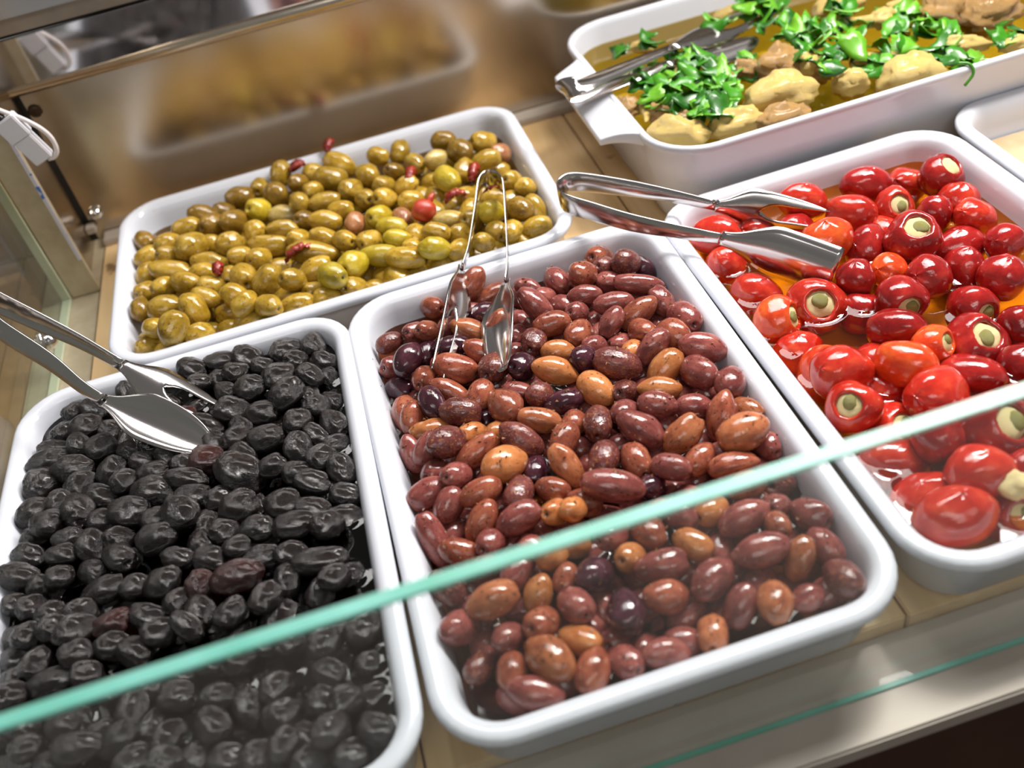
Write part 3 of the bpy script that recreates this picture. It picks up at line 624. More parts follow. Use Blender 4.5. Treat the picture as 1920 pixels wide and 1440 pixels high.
-6.63 1.79 -1.95 18 0 -49 1.00 0.76 - f|brown olive sunk between others, mostly hidden, in the middle third along the black-olive side
-6.57 4.29 -1.70 -100 0 -160 1.00 0.76 - f|brown olive sunk between others, mostly hidden, in the middle third along the black-olive side
-5.88 -11.60 -1.68 146 -0 164 1.00 0.76 - f|brown olive sunk between others, mostly hidden, in the front third along the black-olive side
-5.81 -9.39 -1.70 -62 0 -36 1.00 0.76 - f|brown olive sunk between others, mostly hidden, in the front third along the black-olive side
-5.91 0.18 -1.94 11 0 -22 1.00 0.76 - f|brown olive sunk between others, mostly hidden, in the middle third along the black-olive side
-5.78 10.29 -2.04 8 0 -86 1.00 0.76 - f|brown olive sunk between others, mostly hidden, in the back third along the black-olive side
-5.21 -14.01 -1.62 44 -0 165 1.00 0.76 - f|brown olive sunk between others, mostly hidden, in the front third along the black-olive side
-5.28 -5.48 -1.99 77 -0 8 1.00 0.76 - f|brown olive sunk between others, mostly hidden, in the middle third along the black-olive side
-5.11 -2.91 -1.70 -149 0 -175 1.00 0.76 - f|brown olive sunk between others, mostly hidden, in the middle third along the black-olive side
-5.03 -1.11 -1.49 136 0 -176 1.00 0.76 - f|brown olive sunk between others, mostly hidden, in the middle third along the black-olive side
-4.31 -12.76 -2.18 140 0 -135 1.00 0.76 - f|brown olive sunk between others, mostly hidden, in the front third along the black-olive side
-4.32 -11.08 -2.28 81 0 -135 1.00 0.76 - f|brown olive sunk between others, mostly hidden, in the front third along the black-olive side
-4.32 -8.37 -1.56 101 -0 34 1.00 0.76 - f|brown olive sunk between others, mostly hidden, in the front third along the black-olive side
-4.39 -6.70 -1.35 -116 0 -78 1.00 0.76 - f|brown olive sunk between others, mostly hidden, in the front third along the black-olive side
-4.41 7.95 -1.76 106 -0 7 1.00 0.76 - f|brown olive sunk between others, mostly hidden, in the back third along the black-olive side
-3.62 -5.42 -2.02 -103 0 -74 1.00 0.76 - f|brown olive sunk between others, mostly hidden, in the middle third along the middle
-3.72 10.91 -1.86 -139 -0 30 1.00 0.76 - f|brown olive sunk between others, mostly hidden, in the back third along the black-olive side
-3.13 -11.87 -1.55 65 0 -58 1.00 0.76 - f|brown olive sunk between others, mostly hidden, in the front third along the middle
-3.06 -0.03 -1.76 -106 -0 4 1.00 0.76 - f|brown olive sunk between others, mostly hidden, in the middle third along the middle
-2.73 3.08 -2.04 -79 -0 56 1.00 0.76 - f|brown olive sunk between others, mostly hidden, in the middle third along the middle
-2.97 6.55 -1.82 48 0 -11 1.00 0.76 - f|brown olive sunk between others, mostly hidden, in the back third along the middle
-2.18 -10.80 -1.57 -110 -0 97 1.00 0.76 - f|brown olive sunk between others, mostly hidden, in the front third along the middle
-2.00 -5.58 -2.08 -115 -0 146 1.00 0.76 - f|brown olive sunk between others, mostly hidden, in the front third along the middle
-2.42 9.60 -1.89 124 0 -62 1.00 0.76 - f|brown olive sunk between others, mostly hidden, in the back third along the middle
-1.34 -9.72 -2.16 174 0 -70 1.00 0.76 - f|brown olive sunk between others, mostly hidden, in the front third along the middle
-1.48 -7.37 -2.29 -23 0 -146 1.00 0.76 - f|brown olive sunk between others, mostly hidden, in the front third along the middle
-1.51 0.42 -2.10 139 -0 103 1.00 0.76 - f|brown olive sunk between others, mostly hidden, in the middle third along the middle
-1.49 8.25 -1.45 -27 0 -173 1.00 0.76 - f|brown olive sunk between others, mostly hidden, in the back third along the middle
-0.52 -8.64 -2.63 -72 0 -36 1.00 0.76 - f|brown olive sunk between others, mostly hidden, in the front third along the middle
-1.11 -2.90 -1.80 162 0 -7 1.00 0.76 - f|brown olive sunk between others, mostly hidden, in the middle third along the middle
-0.79 5.83 -1.83 -69 -0 154 1.00 0.76 - f|brown olive sunk between others, mostly hidden, in the back third along the middle
-0.84 10.07 -1.69 55 -0 9 1.00 0.76 - f|brown olive sunk between others, mostly hidden, in the back third along the middle
-0.89 13.32 -1.95 -134 0 -119 1.00 0.76 - f|brown olive sunk between others, mostly hidden, in the back third along the middle
0.08 -12.62 -2.47 -60 0 -123 1.00 0.76 - f|brown olive sunk between others, mostly hidden, in the front third along the middle
-0.13 -11.65 -1.37 -14 -0 20 1.00 0.76 - f|brown olive sunk between others, mostly hidden, in the front third along the middle
0.18 -10.08 -1.82 -171 0 -67 1.00 0.76 - f|brown olive sunk between others, mostly hidden, in the front third along the middle
-0.06 -5.81 -2.01 -129 0 -36 1.00 0.76 - f|brown olive sunk between others, mostly hidden, in the front third along the middle
-0.07 -3.96 -1.39 -176 0 -124 1.00 0.76 - f|brown olive sunk between others, mostly hidden, in the middle third along the middle
0.27 -2.14 -1.84 -179 0 -25 1.00 0.76 - f|brown olive sunk between others, mostly hidden, in the middle third along the middle
-0.12 -0.59 -1.70 -39 0 -37 1.00 0.76 - f|brown olive sunk between others, mostly hidden, in the middle third along the middle
-0.09 7.26 -1.79 171 0 -157 1.00 0.76 - f|brown olive sunk between others, mostly hidden, in the back third along the middle
-0.20 11.80 -1.92 91 0 -42 1.00 0.76 - f|brown olive sunk between others, mostly hidden, in the back third along the middle
0.62 -14.08 -1.60 113 -0 159 1.00 0.76 - f|brown olive sunk between others, mostly hidden, in the front third along the middle
0.50 -7.32 -1.57 -146 -0 36 1.00 0.76 - f|brown olive sunk between others, mostly hidden, in the front third along the middle
0.75 -4.30 -2.58 59 -0 103 1.00 0.76 - f|brown olive sunk between others, mostly hidden, in the middle third along the middle
0.81 10.34 -1.63 -82 -0 115 1.00 0.76 - f|brown olive sunk between others, mostly hidden, in the back third along the middle
0.61 13.73 -1.76 -105 0 -70 1.00 0.76 - f|brown olive sunk between others, mostly hidden, in the back third along the middle
1.44 -12.80 -1.61 161 -0 17 1.00 0.76 - f|brown olive sunk between others, mostly hidden, in the front third along the middle
1.43 -8.70 -1.77 82 0 -61 1.00 0.76 - f|brown olive sunk between others, mostly hidden, in the front third along the middle
1.50 -5.69 -1.80 -117 0 -66 1.00 0.76 - f|brown olive sunk between others, mostly hidden, in the front third along the middle
1.48 -0.32 -2.09 -34 0 -32 1.00 0.76 - f|brown olive sunk between others, mostly hidden, in the middle third along the middle
1.19 1.86 -1.59 -66 0 -35 1.00 0.76 - f|brown olive sunk between others, mostly hidden, in the middle third along the middle
1.35 3.54 -1.67 -37 -0 59 1.00 0.76 - f|brown olive sunk between others, mostly hidden, in the middle third along the middle
1.29 5.28 -1.83 57 -0 130 1.00 0.76 - f|brown olive sunk between others, mostly hidden, in the middle third along the middle
2.30 -11.84 -2.53 82 0 -24 1.00 0.76 - f|brown olive sunk between others, mostly hidden, in the front third along the middle
1.96 -10.71 -1.55 42 0 -19 1.00 0.76 - f|brown olive sunk between others, mostly hidden, in the front third along the middle
2.25 -7.00 -1.25 7 0 -151 1.00 0.76 - f|brown olive sunk between others, mostly hidden, in the front third along the middle
2.10 -1.69 -1.50 130 -0 5 1.00 0.76 - f|brown olive sunk between others, mostly hidden, in the middle third along the middle
2.06 8.70 -1.77 164 0 -63 1.00 0.76 - f|brown olive sunk between others, mostly hidden, in the back third along the middle
3.07 -13.07 -1.91 -70 0 -141 1.00 0.76 - f|brown olive sunk between others, mostly hidden, in the front third along the middle
2.91 -9.65 -2.18 -167 0 -79 1.00 0.76 - f|brown olive sunk between others, mostly hidden, in the front third along the middle
2.90 2.16 -1.77 103 0 -10 1.00 0.76 - f|brown olive sunk between others, mostly hidden, in the middle third along the middle
2.87 5.26 -1.96 111 0 -112 1.00 0.76 - f|brown olive sunk between others, mostly hidden, in the middle third along the middle
3.55 -5.47 -2.16 -153 0 -135 1.00 0.76 - f|brown olive sunk between others, mostly hidden, in the middle third along the middle
3.58 -2.80 -1.91 118 0 -98 1.00 0.76 - f|brown olive sunk between others, mostly hidden, in the middle third along the middle
3.50 3.59 -1.71 4 -0 118 1.00 0.76 - f|brown olive sunk between others, mostly hidden, in the middle third along the middle
3.99 -11.59 -1.64 21 0 -162 1.00 0.76 - f|brown olive sunk between others, mostly hidden, in the front third along the red-pepper side
4.24 -9.95 -1.60 -132 -0 69 1.00 0.76 - f|brown olive sunk between others, mostly hidden, in the front third along the red-pepper side
4.35 -8.32 -2.02 -15 -0 24 1.00 0.76 - f|brown olive sunk between others, mostly hidden, in the front third along the red-pepper side
4.21 -6.77 -1.40 -29 0 -61 1.00 0.76 - f|brown olive sunk between others, mostly hidden, in the front third along the red-pepper side
4.26 0.82 -1.88 -173 0 -31 1.00 0.76 - f|brown olive sunk between others, mostly hidden, in the middle third along the red-pepper side
4.20 7.65 -1.55 -73 0 -112 1.00 0.76 - f|brown olive sunk between others, mostly hidden, in the back third along the red-pepper side
4.21 9.47 -1.81 172 0 -113 1.00 0.76 - f|brown olive sunk between others, mostly hidden, in the back third along the red-pepper side
4.18 13.73 -1.73 104 0 -83 1.00 0.76 - f|brown olive sunk between others, mostly hidden, in the back third along the red-pepper side
5.03 -12.56 -1.39 -34 -0 39 1.00 0.76 - f|brown olive sunk between others, mostly hidden, in the front third along the red-pepper side
5.41 -10.54 -2.18 -77 0 -135 1.00 0.76 - f|brown olive sunk between others, mostly hidden, in the front third along the red-pepper side
5.16 -4.81 -1.91 119 -0 59 1.00 0.76 - f|brown olive sunk between others, mostly hidden, in the middle third along the red-pepper side
4.98 -0.79 -1.70 161 -0 82 1.00 0.76 - f|brown olive sunk between others, mostly hidden, in the middle third along the red-pepper side
4.95 2.22 -1.80 -169 0 -165 1.00 0.76 - f|brown olive sunk between others, mostly hidden, in the middle third along the red-pepper side
5.05 3.79 -1.91 -111 0 -45 1.00 0.76 - f|brown olive sunk between others, mostly hidden, in the middle third along the red-pepper side
5.02 11.08 -1.87 15 0 -76 1.00 0.76 - f|brown olive sunk between others, mostly hidden, in the back third along the red-pepper side
5.74 -6.43 -1.76 -28 0 -126 1.00 0.76 - f|brown olive sunk between others, mostly hidden, in the front third along the red-pepper side
5.66 12.97 -1.74 -9 -0 14 1.00 0.76 - f|brown olive sunk between others, mostly hidden, in the back third along the red-pepper side
6.53 -12.80 -2.12 -68 0 -43 1.00 0.76 - f|brown olive sunk between others, mostly hidden, in the front third along the red-pepper side
6.40 -2.79 -1.84 -38 0 -156 1.00 0.76 - f|brown olive sunk between others, mostly hidden, in the middle third along the red-pepper side
6.34 0.61 -1.73 -45 0 -156 1.00 0.76 - f|brown olive sunk between others, mostly hidden, in the middle third along the red-pepper side
7.15 -10.79 -1.70 -135 0 -156 1.00 0.76 - f|brown olive sunk between others, mostly hidden, in the front third along the red-pepper side
6.88 -8.14 -1.52 -104 -0 15 1.00 0.76 - f|brown olive sunk between others, mostly hidden, in the front third along the red-pepper side
7.22 -1.29 -1.95 -11 -0 163 1.00 0.76 - f|brown olive sunk between others, mostly hidden, in the middle third along the red-pepper side
7.10 2.24 -1.74 37 0 -132 1.00 0.76 - f|brown olive sunk between others, mostly hidden, in the middle third along the red-pepper side
7.11 11.18 -1.95 -16 0 -125 1.00 0.76 - f|brown olive sunk between others, mostly hidden, in the back third along the red-pepper side
7.88 -5.73 -1.74 111 -0 150 1.00 0.76 - f|brown olive sunk between others, mostly hidden, in the front third along the red-pepper side
7.98 0.81 -1.88 161 0 -68 1.00 0.76 - f|brown olive sunk between others, mostly hidden, in the middle third along the red-pepper side
7.93 3.86 -1.87 168 0 -146 1.00 0.76 - f|brown olive sunk between others, mostly hidden, in the middle third along the red-pepper side
7.74 7.11 -1.83 98 0 -102 1.00 0.76 - f|brown olive sunk between others, mostly hidden, in the back third along the red-pepper side
7.60 9.70 -1.55 104 -0 159 1.00 0.76 - f|brown olive sunk between others, mostly hidden, in the back third along the red-pepper side'''.strip().split('\n')
ROWS['b'] = '''
-21.24 14.89 -0.33 126 24 -30 0.94 0.74 - v|wrinkled black olive, fifth from the side-glass side in the first row from the back rim
-19.44 14.99 -0.38 57 2 -8 1.01 0.60 - v|wrinkled black olive, seventh from the side-glass side in the first row from the back rim
-17.64 14.61 -0.53 -27 30 -38 0.99 0.79 - v|wrinkled black olive, ninth from the side-glass side in the first row from the back rim
-18.48 13.42 -0.41 -57 -32 -165 0.82 0.64 - v|wrinkled black olive, eighth from the side-glass side in the first row from the back rim
-15.26 14.48 -0.73 -40 -5 -156 1.02 0.78 - v|wrinkled black olive, eleventh from the side-glass side in the first row from the back rim
-13.34 14.04 -0.63 65 -11 -87 0.99 0.75 - v|black olive in the back corner beside the brown olives
-14.54 12.68 -0.32 -4 -40 -144 0.81 0.64 - v|wrinkled black olive, tenth from the side-glass side in the second row from the back rim
-12.90 12.26 -0.77 -89 -24 150 0.83 0.64 - v|wrinkled black olive, eleventh from the side-glass side in the second row from the back rim
-12.77 10.96 -1.21 -5 -47 94 0.75 0.56 - v|wrinkled black olive, ninth from the side-glass side in the third row from the back rim
-13.87 10.88 -0.43 52 -30 142 0.87 0.69 - v|wrinkled black olive, eighth from the side-glass side in the third row from the back rim
-15.75 11.50 -0.20 142 15 20 1.05 0.81 - v|wrinkled black olive, ninth from the side-glass side in the second row from the back rim
-16.77 13.23 -0.41 -180 -32 -165 0.67 0.57 - v|wrinkled black olive, tenth from the side-glass side in the first row from the back rim
-17.61 11.21 -0.15 7 5 179 0.93 0.77 - v|wrinkled black olive, sixth from the side-glass side in the third row from the back rim
-15.36 9.46 -0.02 -146 4 -152 1.06 0.86 - v|wrinkled black olive, seventh from the side-glass side in the fourth row from the back rim
-13.73 7.87 -0.39 -16 -41 -139 0.90 0.70 - v|wrinkled black olive, eleventh from the side-glass side in the fifth row from the back rim
-12.94 8.83 -1.25 -21 14 119 0.84 0.63 - v|wrinkled black olive, eighth from the side-glass side in the fourth row from the back rim
-14.94 6.83 -0.14 -96 3 21 0.84 0.73 - v|wrinkled black olive, tenth from the side-glass side in the fifth row from the back rim
-17.07 8.75 -0.33 29 -1 -5 0.96 0.66 - v|wrinkled black olive, sixth from the side-glass side in the fourth row from the back rim
-12.96 6.32 -0.83 -86 1 -60 0.96 0.73 - v|wrinkled black olive, twelfth from the side-glass side in the fifth row from the back rim
-19.12 11.66 -0.39 -76 -1 -51 0.79 0.62 - v|wrinkled black olive, eighth from the side-glass side in the second row from the back rim
-19.69 13.98 -1.01 2 -41 -139 0.85 0.66 - v|wrinkled black olive, sixth from the side-glass side in the first row from the back rim
-20.72 13.18 -0.19 159 -34 -161 0.78 0.57 - v|wrinkled black olive, seventh from the side-glass side in the second row from the back rim
-18.92 9.79 -0.29 94 -32 -165 1.06 0.79 - v|wrinkled black olive, fifth from the side-glass side in the third row from the back rim
-18.43 8.31 -0.56 124 -2 -61 0.78 0.60 - v|wrinkled black olive, fifth from the side-glass side in the fourth row from the back rim
-18.71 6.99 -0.15 60 -16 -145 0.84 0.65 - v|wrinkled black olive, eighth from the side-glass side in the fifth row from the back rim
-16.89 6.26 -0.22 -142 1 175 1.05 0.76 - v|wrinkled black olive, ninth from the side-glass side in the fifth row from the back rim
-14.10 5.72 -0.66 41 -33 137 0.76 0.58 - v|wrinkled black olive, thirteenth from the side-glass side in the sixth row from the back rim
-15.11 4.53 -0.30 69 47 -86 0.97 0.80 - v|wrinkled black olive, twelfth from the side-glass side in the sixth row from the back rim
-13.95 3.52 -0.52 59 -31 -150 0.95 0.74 - v|wrinkled black olive, tenth from the side-glass side in the seventh row from the back rim
-13.13 4.83 -1.22 75 -29 -153 0.90 0.69 - v|wrinkled black olive, fourteenth from the side-glass side in the sixth row from the back rim
-12.96 2.35 -0.81 173 45 -72 0.96 0.73 - v|wrinkled black olive, twelfth from the side-glass side in the eighth row from the back rim
-18.40 5.68 -0.41 131 -10 138 0.81 0.66 - v|wrinkled black olive, eleventh from the side-glass side in the sixth row from the back rim
-16.67 3.79 -0.17 34 5 179 0.79 0.62 - v|wrinkled black olive, eighth from the side-glass side in the seventh row from the back rim
-18.58 3.94 -0.23 61 30 -38 1.36 1.05 - v|largest round wrinkled black olive just past the tong tips
-15.47 3.07 -0.58 -47 -10 165 0.80 0.66 - v|wrinkled black olive, ninth from the side-glass side in the seventh row from the back rim
-14.61 1.67 -0.27 73 -20 154 0.94 0.66 - v|wrinkled black olive, tenth from the side-glass side in the eighth row from the back rim
-13.92 1.36 -1.52 24 20 -108 0.83 0.66 - v|wrinkled black olive, eleventh from the side-glass side in the eighth row from the back rim
-13.06 0.55 -0.88 131 17 -22 0.82 0.66 - v|wrinkled black olive, twelfth from the side-glass side in the ninth row from the back rim
-13.32 -0.73 -1.28 30 24 3 0.93 0.75 - v|wrinkled black olive, eleventh from the side-glass side in the ninth row from the back rim
-14.14 -1.72 -0.25 -113 -36 -155 0.88 0.69 - v|wrinkled black olive, thirteenth from the side-glass side in the tenth row from the back rim
-16.39 0.82 -0.36 -174 3 7 0.98 0.81 - v|wrinkled black olive, ninth from the side-glass side in the ninth row from the back rim
-18.82 1.70 -0.41 41 -16 9 1.09 0.82 - v|wrinkled black olive, ninth from the side-glass side in the eighth row from the back rim
-14.85 -0.02 -0.67 -156 17 -22 0.94 0.66 - v|wrinkled black olive, tenth from the side-glass side in the ninth row from the back rim
-15.84 -1.06 -0.19 -7 -1 -5 1.17 0.64 - v|wrinkled black olive, twelfth from the side-glass side in the tenth row from the back rim
-17.81 -0.46 -0.25 -149 2 -8 0.85 0.64 - v|wrinkled black olive, eighth from the side-glass side in the ninth row from the back rim
-20.47 6.07 -0.27 -109 21 21 1.05 0.81 r v|reddish black olive touching the tip of the spoon-shaped tong head
-23.00 7.52 -0.46 -143 -8 -65 0.87 0.65 - v|wrinkled black olive, fifth from the side-glass side in the fifth row from the back rim
-22.90 11.84 -0.10 129 17 -22 0.94 0.72 - v|wrinkled black olive, sixth from the side-glass side in the second row from the back rim
-21.94 10.53 -0.25 3 -18 -155 0.79 0.61 r v|small reddish black olive between the fork head and the spoon head
-20.57 9.15 -0.37 -102 -24 150 1.20 0.66 - v|wrinkled black olive, fourth from the side-glass side in the fourth row from the back rim
-25.71 14.89 -0.53 104 -23 101 0.79 0.59 - v|wrinkled black olive, third from the side-glass side in the first row from the back rim
-24.77 13.92 -0.41 63 -10 165 0.77 0.58 - v|wrinkled black olive, fourth from the side-glass side in the first row from the back rim
-24.12 12.81 -0.22 -58 10 -15 0.76 0.63 - v|wrinkled black olive, fifth from the side-glass side in the second row from the back rim
-28.99 14.67 -0.76 -24 27 49 0.95 0.71 - v|wrinkled black olive, first from the side-glass side in the first row from the back rim
-27.63 14.01 -0.53 -108 27 -34 0.96 0.70 - v|wrinkled black olive, second from the side-glass side in the first row from the back rim
-28.04 12.29 -0.26 -167 1 175 0.93 0.77 - v|wrinkled black olive, third from the side-glass side in the second row from the back rim
-29.57 12.79 -0.55 -166 -24 -135 0.78 0.62 - v|wrinkled black olive, second from the side-glass side in the second row from the back rim
-28.42 10.86 -0.24 125 -12 -68 0.82 0.67 - v|wrinkled black olive, second from the side-glass side in the third row from the back rim
-26.95 9.95 -0.25 -104 -4 -157 0.94 0.73 - v|wrinkled black olive, third from the side-glass side in the third row from the back rim
-30.13 11.70 -0.99 147 17 -22 1.08 0.66 - v|wrinkled black olive, first from the side-glass side in the second row from the back rim
-30.36 10.43 -0.59 102 5 179 1.22 0.73 - v|wrinkled black olive, first from the side-glass side in the third row from the back rim
-30.62 8.78 -0.68 -10 19 49 1.05 0.90 - v|wrinkled black olive, first from the side-glass side in the fourth row from the back rim
-28.63 8.86 -0.25 -47 -2 172 1.13 0.71 - v|wrinkled black olive, second from the side-glass side in the fourth row from the back rim
-26.14 7.43 -0.25 78 -26 21 0.88 0.76 - v|wrinkled black olive, second from the side-glass side in the fifth row from the back rim
-25.11 8.70 -0.25 -110 7 -44 0.73 0.60 - v|wrinkled black olive, third from the side-glass side in the fourth row from the back rim
-24.35 7.58 -0.25 -16 -10 165 0.71 0.59 - v|wrinkled black olive, third from the side-glass side in the fifth row from the back rim
-27.99 7.16 -0.31 -97 9 -134 0.90 0.76 - v|wrinkled black olive, first from the side-glass side in the fifth row from the back rim
-25.28 6.20 -0.17 77 -27 -142 0.83 0.69 - v|wrinkled black olive, seventh from the side-glass side in the sixth row from the back rim
-23.62 6.32 -0.23 118 -5 -1 0.87 0.64 - v|wrinkled black olive, fourth from the side-glass side in the fifth row from the back rim
-21.64 4.91 -0.14 18 13 -18 1.14 0.57 - v|wrinkled black olive, ninth from the side-glass side in the sixth row from the back rim
-23.66 4.89 -0.43 -132 -10 165 1.14 0.85 - v|wrinkled black olive, eighth from the side-glass side in the sixth row from the back rim
-29.09 6.07 -0.03 -57 13 -136 0.78 0.58 - v|wrinkled black olive, fourth from the side-glass side in the sixth row from the back rim
-26.78 5.95 -0.44 -55 20 -26 1.03 0.63 - v|wrinkled black olive, sixth from the side-glass side in the sixth row from the back rim
-27.92 4.93 -0.12 95 -10 -74 1.13 0.85 - v|wrinkled black olive, fifth from the side-glass side in the sixth row from the back rim
-24.91 3.65 -0.18 161 -2 172 1.06 0.84 - v|wrinkled black olive, fourth from the side-glass side in the seventh row from the back rim
-21.36 3.55 -0.42 142 -2 172 1.01 0.67 - v|wrinkled black olive, fifth from the side-glass side in the seventh row from the back rim
-30.67 6.28 -0.44 -151 -12 6 1.05 0.76 - v|wrinkled black olive, second from the side-glass side in the sixth row from the back rim
-29.58 4.72 -0.18 140 -1 -5 0.91 0.74 - v|wrinkled black olive, third from the side-glass side in the sixth row from the back rim
-26.62 3.88 -0.46 -179 10 -15 0.80 0.66 - v|wrinkled black olive, third from the side-glass side in the seventh row from the back rim
-23.46 2.72 -0.40 -31 2 -8 0.83 0.61 - v|wrinkled black olive, fifth from the side-glass side in the eighth row from the back rim
-21.91 2.17 -0.04 157 11 -53 1.01 0.88 - v|wrinkled black olive, seventh from the side-glass side in the eighth row from the back rim
-19.90 2.87 -0.50 -32 -34 -161 0.77 0.66 - v|wrinkled black olive, sixth from the side-glass side in the seventh row from the back rim
-20.72 1.57 -0.86 -72 11 77 0.87 0.66 - v|wrinkled black olive, eighth from the side-glass side in the eighth row from the back rim
-26.56 11.77 -0.67 157 -41 -139 0.82 0.66 - v|wrinkled black olive, fourth from the side-glass side in the second row from the back rim
-21.89 6.59 -0.63 89 35 21 0.77 0.66 - v|wrinkled black olive, sixth from the side-glass side in the fifth row from the back rim
-19.97 7.53 -0.54 -166 -3 132 0.84 0.66 - v|wrinkled black olive, seventh from the side-glass side in the fifth row from the back rim
-14.25 9.70 -1.10 135 -11 -103 0.78 0.66 - v|wrinkled black olive, seventh from the side-glass side in the third row from the back rim
-30.73 4.83 -1.08 -118 -30 -169 0.82 0.66 - v|wrinkled black olive, first from the side-glass side in the sixth row from the back rim
-28.36 3.19 -0.27 10 -5 -1 0.79 0.59 - v|wrinkled black olive, second from the side-glass side in the seventh row from the back rim
-30.80 3.30 -0.76 -83 17 -22 0.89 0.64 - v|wrinkled black olive, first from the side-glass side in the seventh row from the back rim
-28.60 2.08 -0.23 -167 -2 172 0.82 0.58 - v|wrinkled black olive, second from the side-glass side in the eighth row from the back rim
-27.04 2.15 -0.34 -155 -21 91 0.90 0.72 - v|wrinkled black olive, third from the side-glass side in the eighth row from the back rim
-25.38 0.55 -0.25 -33 -6 -55 0.86 0.71 - v|wrinkled black olive, fifth from the side-glass side in the ninth row from the back rim
-23.36 1.11 -0.25 -157 -9 2 1.06 0.77 - v|wrinkled black olive, sixth from the side-glass side in the eighth row from the back rim
-25.62 2.32 -0.57 -150 -41 -139 0.88 0.66 - v|wrinkled black olive, fourth from the side-glass side in the eighth row from the back rim
-28.54 0.40 -0.13 43 -4 -172 0.71 0.61 - v|wrinkled black olive, third from the side-glass side in the ninth row from the back rim
-30.89 1.47 -0.24 16 17 -22 1.07 0.68 - v|wrinkled black olive, first from the side-glass side in the eighth row from the back rim
-29.77 0.45 -0.46 88 33 -150 0.66 0.57 - v|wrinkled black olive, second from the side-glass side in the ninth row from the back rim
-27.01 0.59 -0.77 -151 -6 -49 0.89 0.66 - v|wrinkled black olive, fourth from the side-glass side in the ninth row from the back rim
-26.43 -0.80 -0.83 -64 -12 6 1.16 0.66 - v|wrinkled black olive, fifth from the side-glass side in the tenth row from the back rim
-30.08 -0.77 -0.53 140 -41 -139 0.78 0.66 - v|wrinkled black olive, second from the side-glass side in the tenth row from the back rim
-31.06 -0.06 -0.70 151 -38 -152 0.76 0.57 - v|wrinkled black olive, first from the side-glass side in the ninth row from the back rim
-24.47 -1.73 -0.29 24 -11 -164 0.75 0.64 - v|wrinkled black olive, sixth from the side-glass side in the tenth row from the back rim
-22.99 -2.14 -0.21 140 16 -171 0.92 0.73 - v|wrinkled black olive, seventh from the side-glass side in the tenth row from the back rim
-22.18 -0.76 -0.25 101 -17 158 0.80 0.56 - v|wrinkled black olive, eighth from the side-glass side in the tenth row from the back rim
-21.03 -0.01 -0.61 84 -18 -72 0.88 0.66 - v|wrinkled black olive, sixth from the side-glass side in the ninth row from the back rim
-20.48 -1.42 -0.37 170 -10 165 0.83 0.66 - v|wrinkled black olive, ninth from the side-glass side in the tenth row from the back rim
-18.99 -1.25 -0.30 162 -14 -161 0.72 0.61 - v|wrinkled black olive, tenth from the side-glass side in the tenth row from the back rim
-19.02 -3.32 -0.16 -63 -1 -5 1.27 0.82 r v|wrinkled reddish-black olive, ninth from the side-glass side in the eleventh row from the back rim
-21.07 -2.99 -0.35 -72 43 -128 0.77 0.65 r v|wrinkled reddish-black olive, eighth from the side-glass side in the eleventh row from the back rim
-17.92 -2.13 -0.77 -152 -5 -1 1.05 0.66 - v|wrinkled black olive, eleventh from the side-glass side in the tenth row from the back rim
-16.28 -2.60 -0.56 -43 -14 -175 0.81 0.66 - v|wrinkled black olive, eleventh from the side-glass side in the eleventh row from the back rim
-14.89 -3.78 -0.44 -163 -2 172 1.33 0.66 - v|wrinkled black olive, twelfth from the side-glass side in the eleventh row from the back rim
-19.69 0.32 -0.50 -33 -41 -139 0.86 0.66 - v|wrinkled black olive, seventh from the side-glass side in the ninth row from the back rim
-14.15 -5.37 -0.05 -3 -27 -143 0.82 0.62 - v|wrinkled black olive, thirteenth from the side-glass side in the twelfth row from the back rim
-16.69 -4.20 -0.67 -122 7 -98 0.86 0.66 - v|wrinkled black olive, tenth from the side-glass side in the eleventh row from the back rim
-17.65 -5.32 -0.10 -175 -8 -123 0.85 0.66 - v|wrinkled black olive, eleventh from the side-glass side in the twelfth row from the back rim
-15.10 -5.51 -0.90 -162 -2 -111 0.87 0.66 - v|wrinkled black olive, twelfth from the side-glass side in the twelfth row from the back rim
-19.48 -5.42 -0.25 -129 -0 -138 0.84 0.66 - v|wrinkled black olive, tenth from the side-glass side in the twelfth row from the back rim
-21.11 -4.46 -0.58 172 4 -84 0.85 0.66 - v|wrinkled black olive, ninth from the side-glass side in the twelfth row from the back rim
-22.33 -3.30 -0.77 77 -27 -131 0.79 0.66 - v|wrinkled black olive, seventh from the side-glass side in the eleventh row from the back rim
-21.59 -5.53 -0.05 -119 -39 127 0.83 0.57 - v|wrinkled black olive, eighth from the side-glass side in the twelfth row from the back rim
-23.11 -5.20 -0.21 107 -32 -164 0.85 0.66 - v|wrinkled black olive, seventh from the side-glass side in the twelfth row from the back rim
-25.62 -3.60 -0.40 -145 12 -174 0.98 0.62 r v|wrinkled reddish-black olive, fifth from the side-glass side in the eleventh row from the back rim
-27.37 -3.52 -0.04 83 -30 -137 1.01 0.76 - v|black olive with a round ring-like dent, above the glass edge
-27.22 -4.92 -0.19 163 -15 -159 0.82 0.66 - v|wrinkled black olive, fourth from the side-glass side in the twelfth row from the back rim
-25.59 -4.83 -0.59 -19 -21 -166 0.79 0.66 - v|wrinkled black olive, fifth from the side-glass side in the twelfth row from the back rim
-24.38 -5.74 -0.42 -141 9 -43 0.89 0.66 - v|wrinkled black olive, sixth from the side-glass side in the twelfth row from the back rim
-30.86 -2.00 -1.09 -146 -10 165 0.77 0.66 - v|wrinkled black olive, first from the side-glass side in the tenth row from the back rim
-29.91 -2.66 -0.41 115 -41 -139 0.82 0.66 - v|wrinkled black olive, second from the side-glass side in the eleventh row from the back rim
-28.64 -2.83 -0.14 -149 -23 -127 0.76 0.66 - v|wrinkled black olive, third from the side-glass side in the eleventh row from the back rim
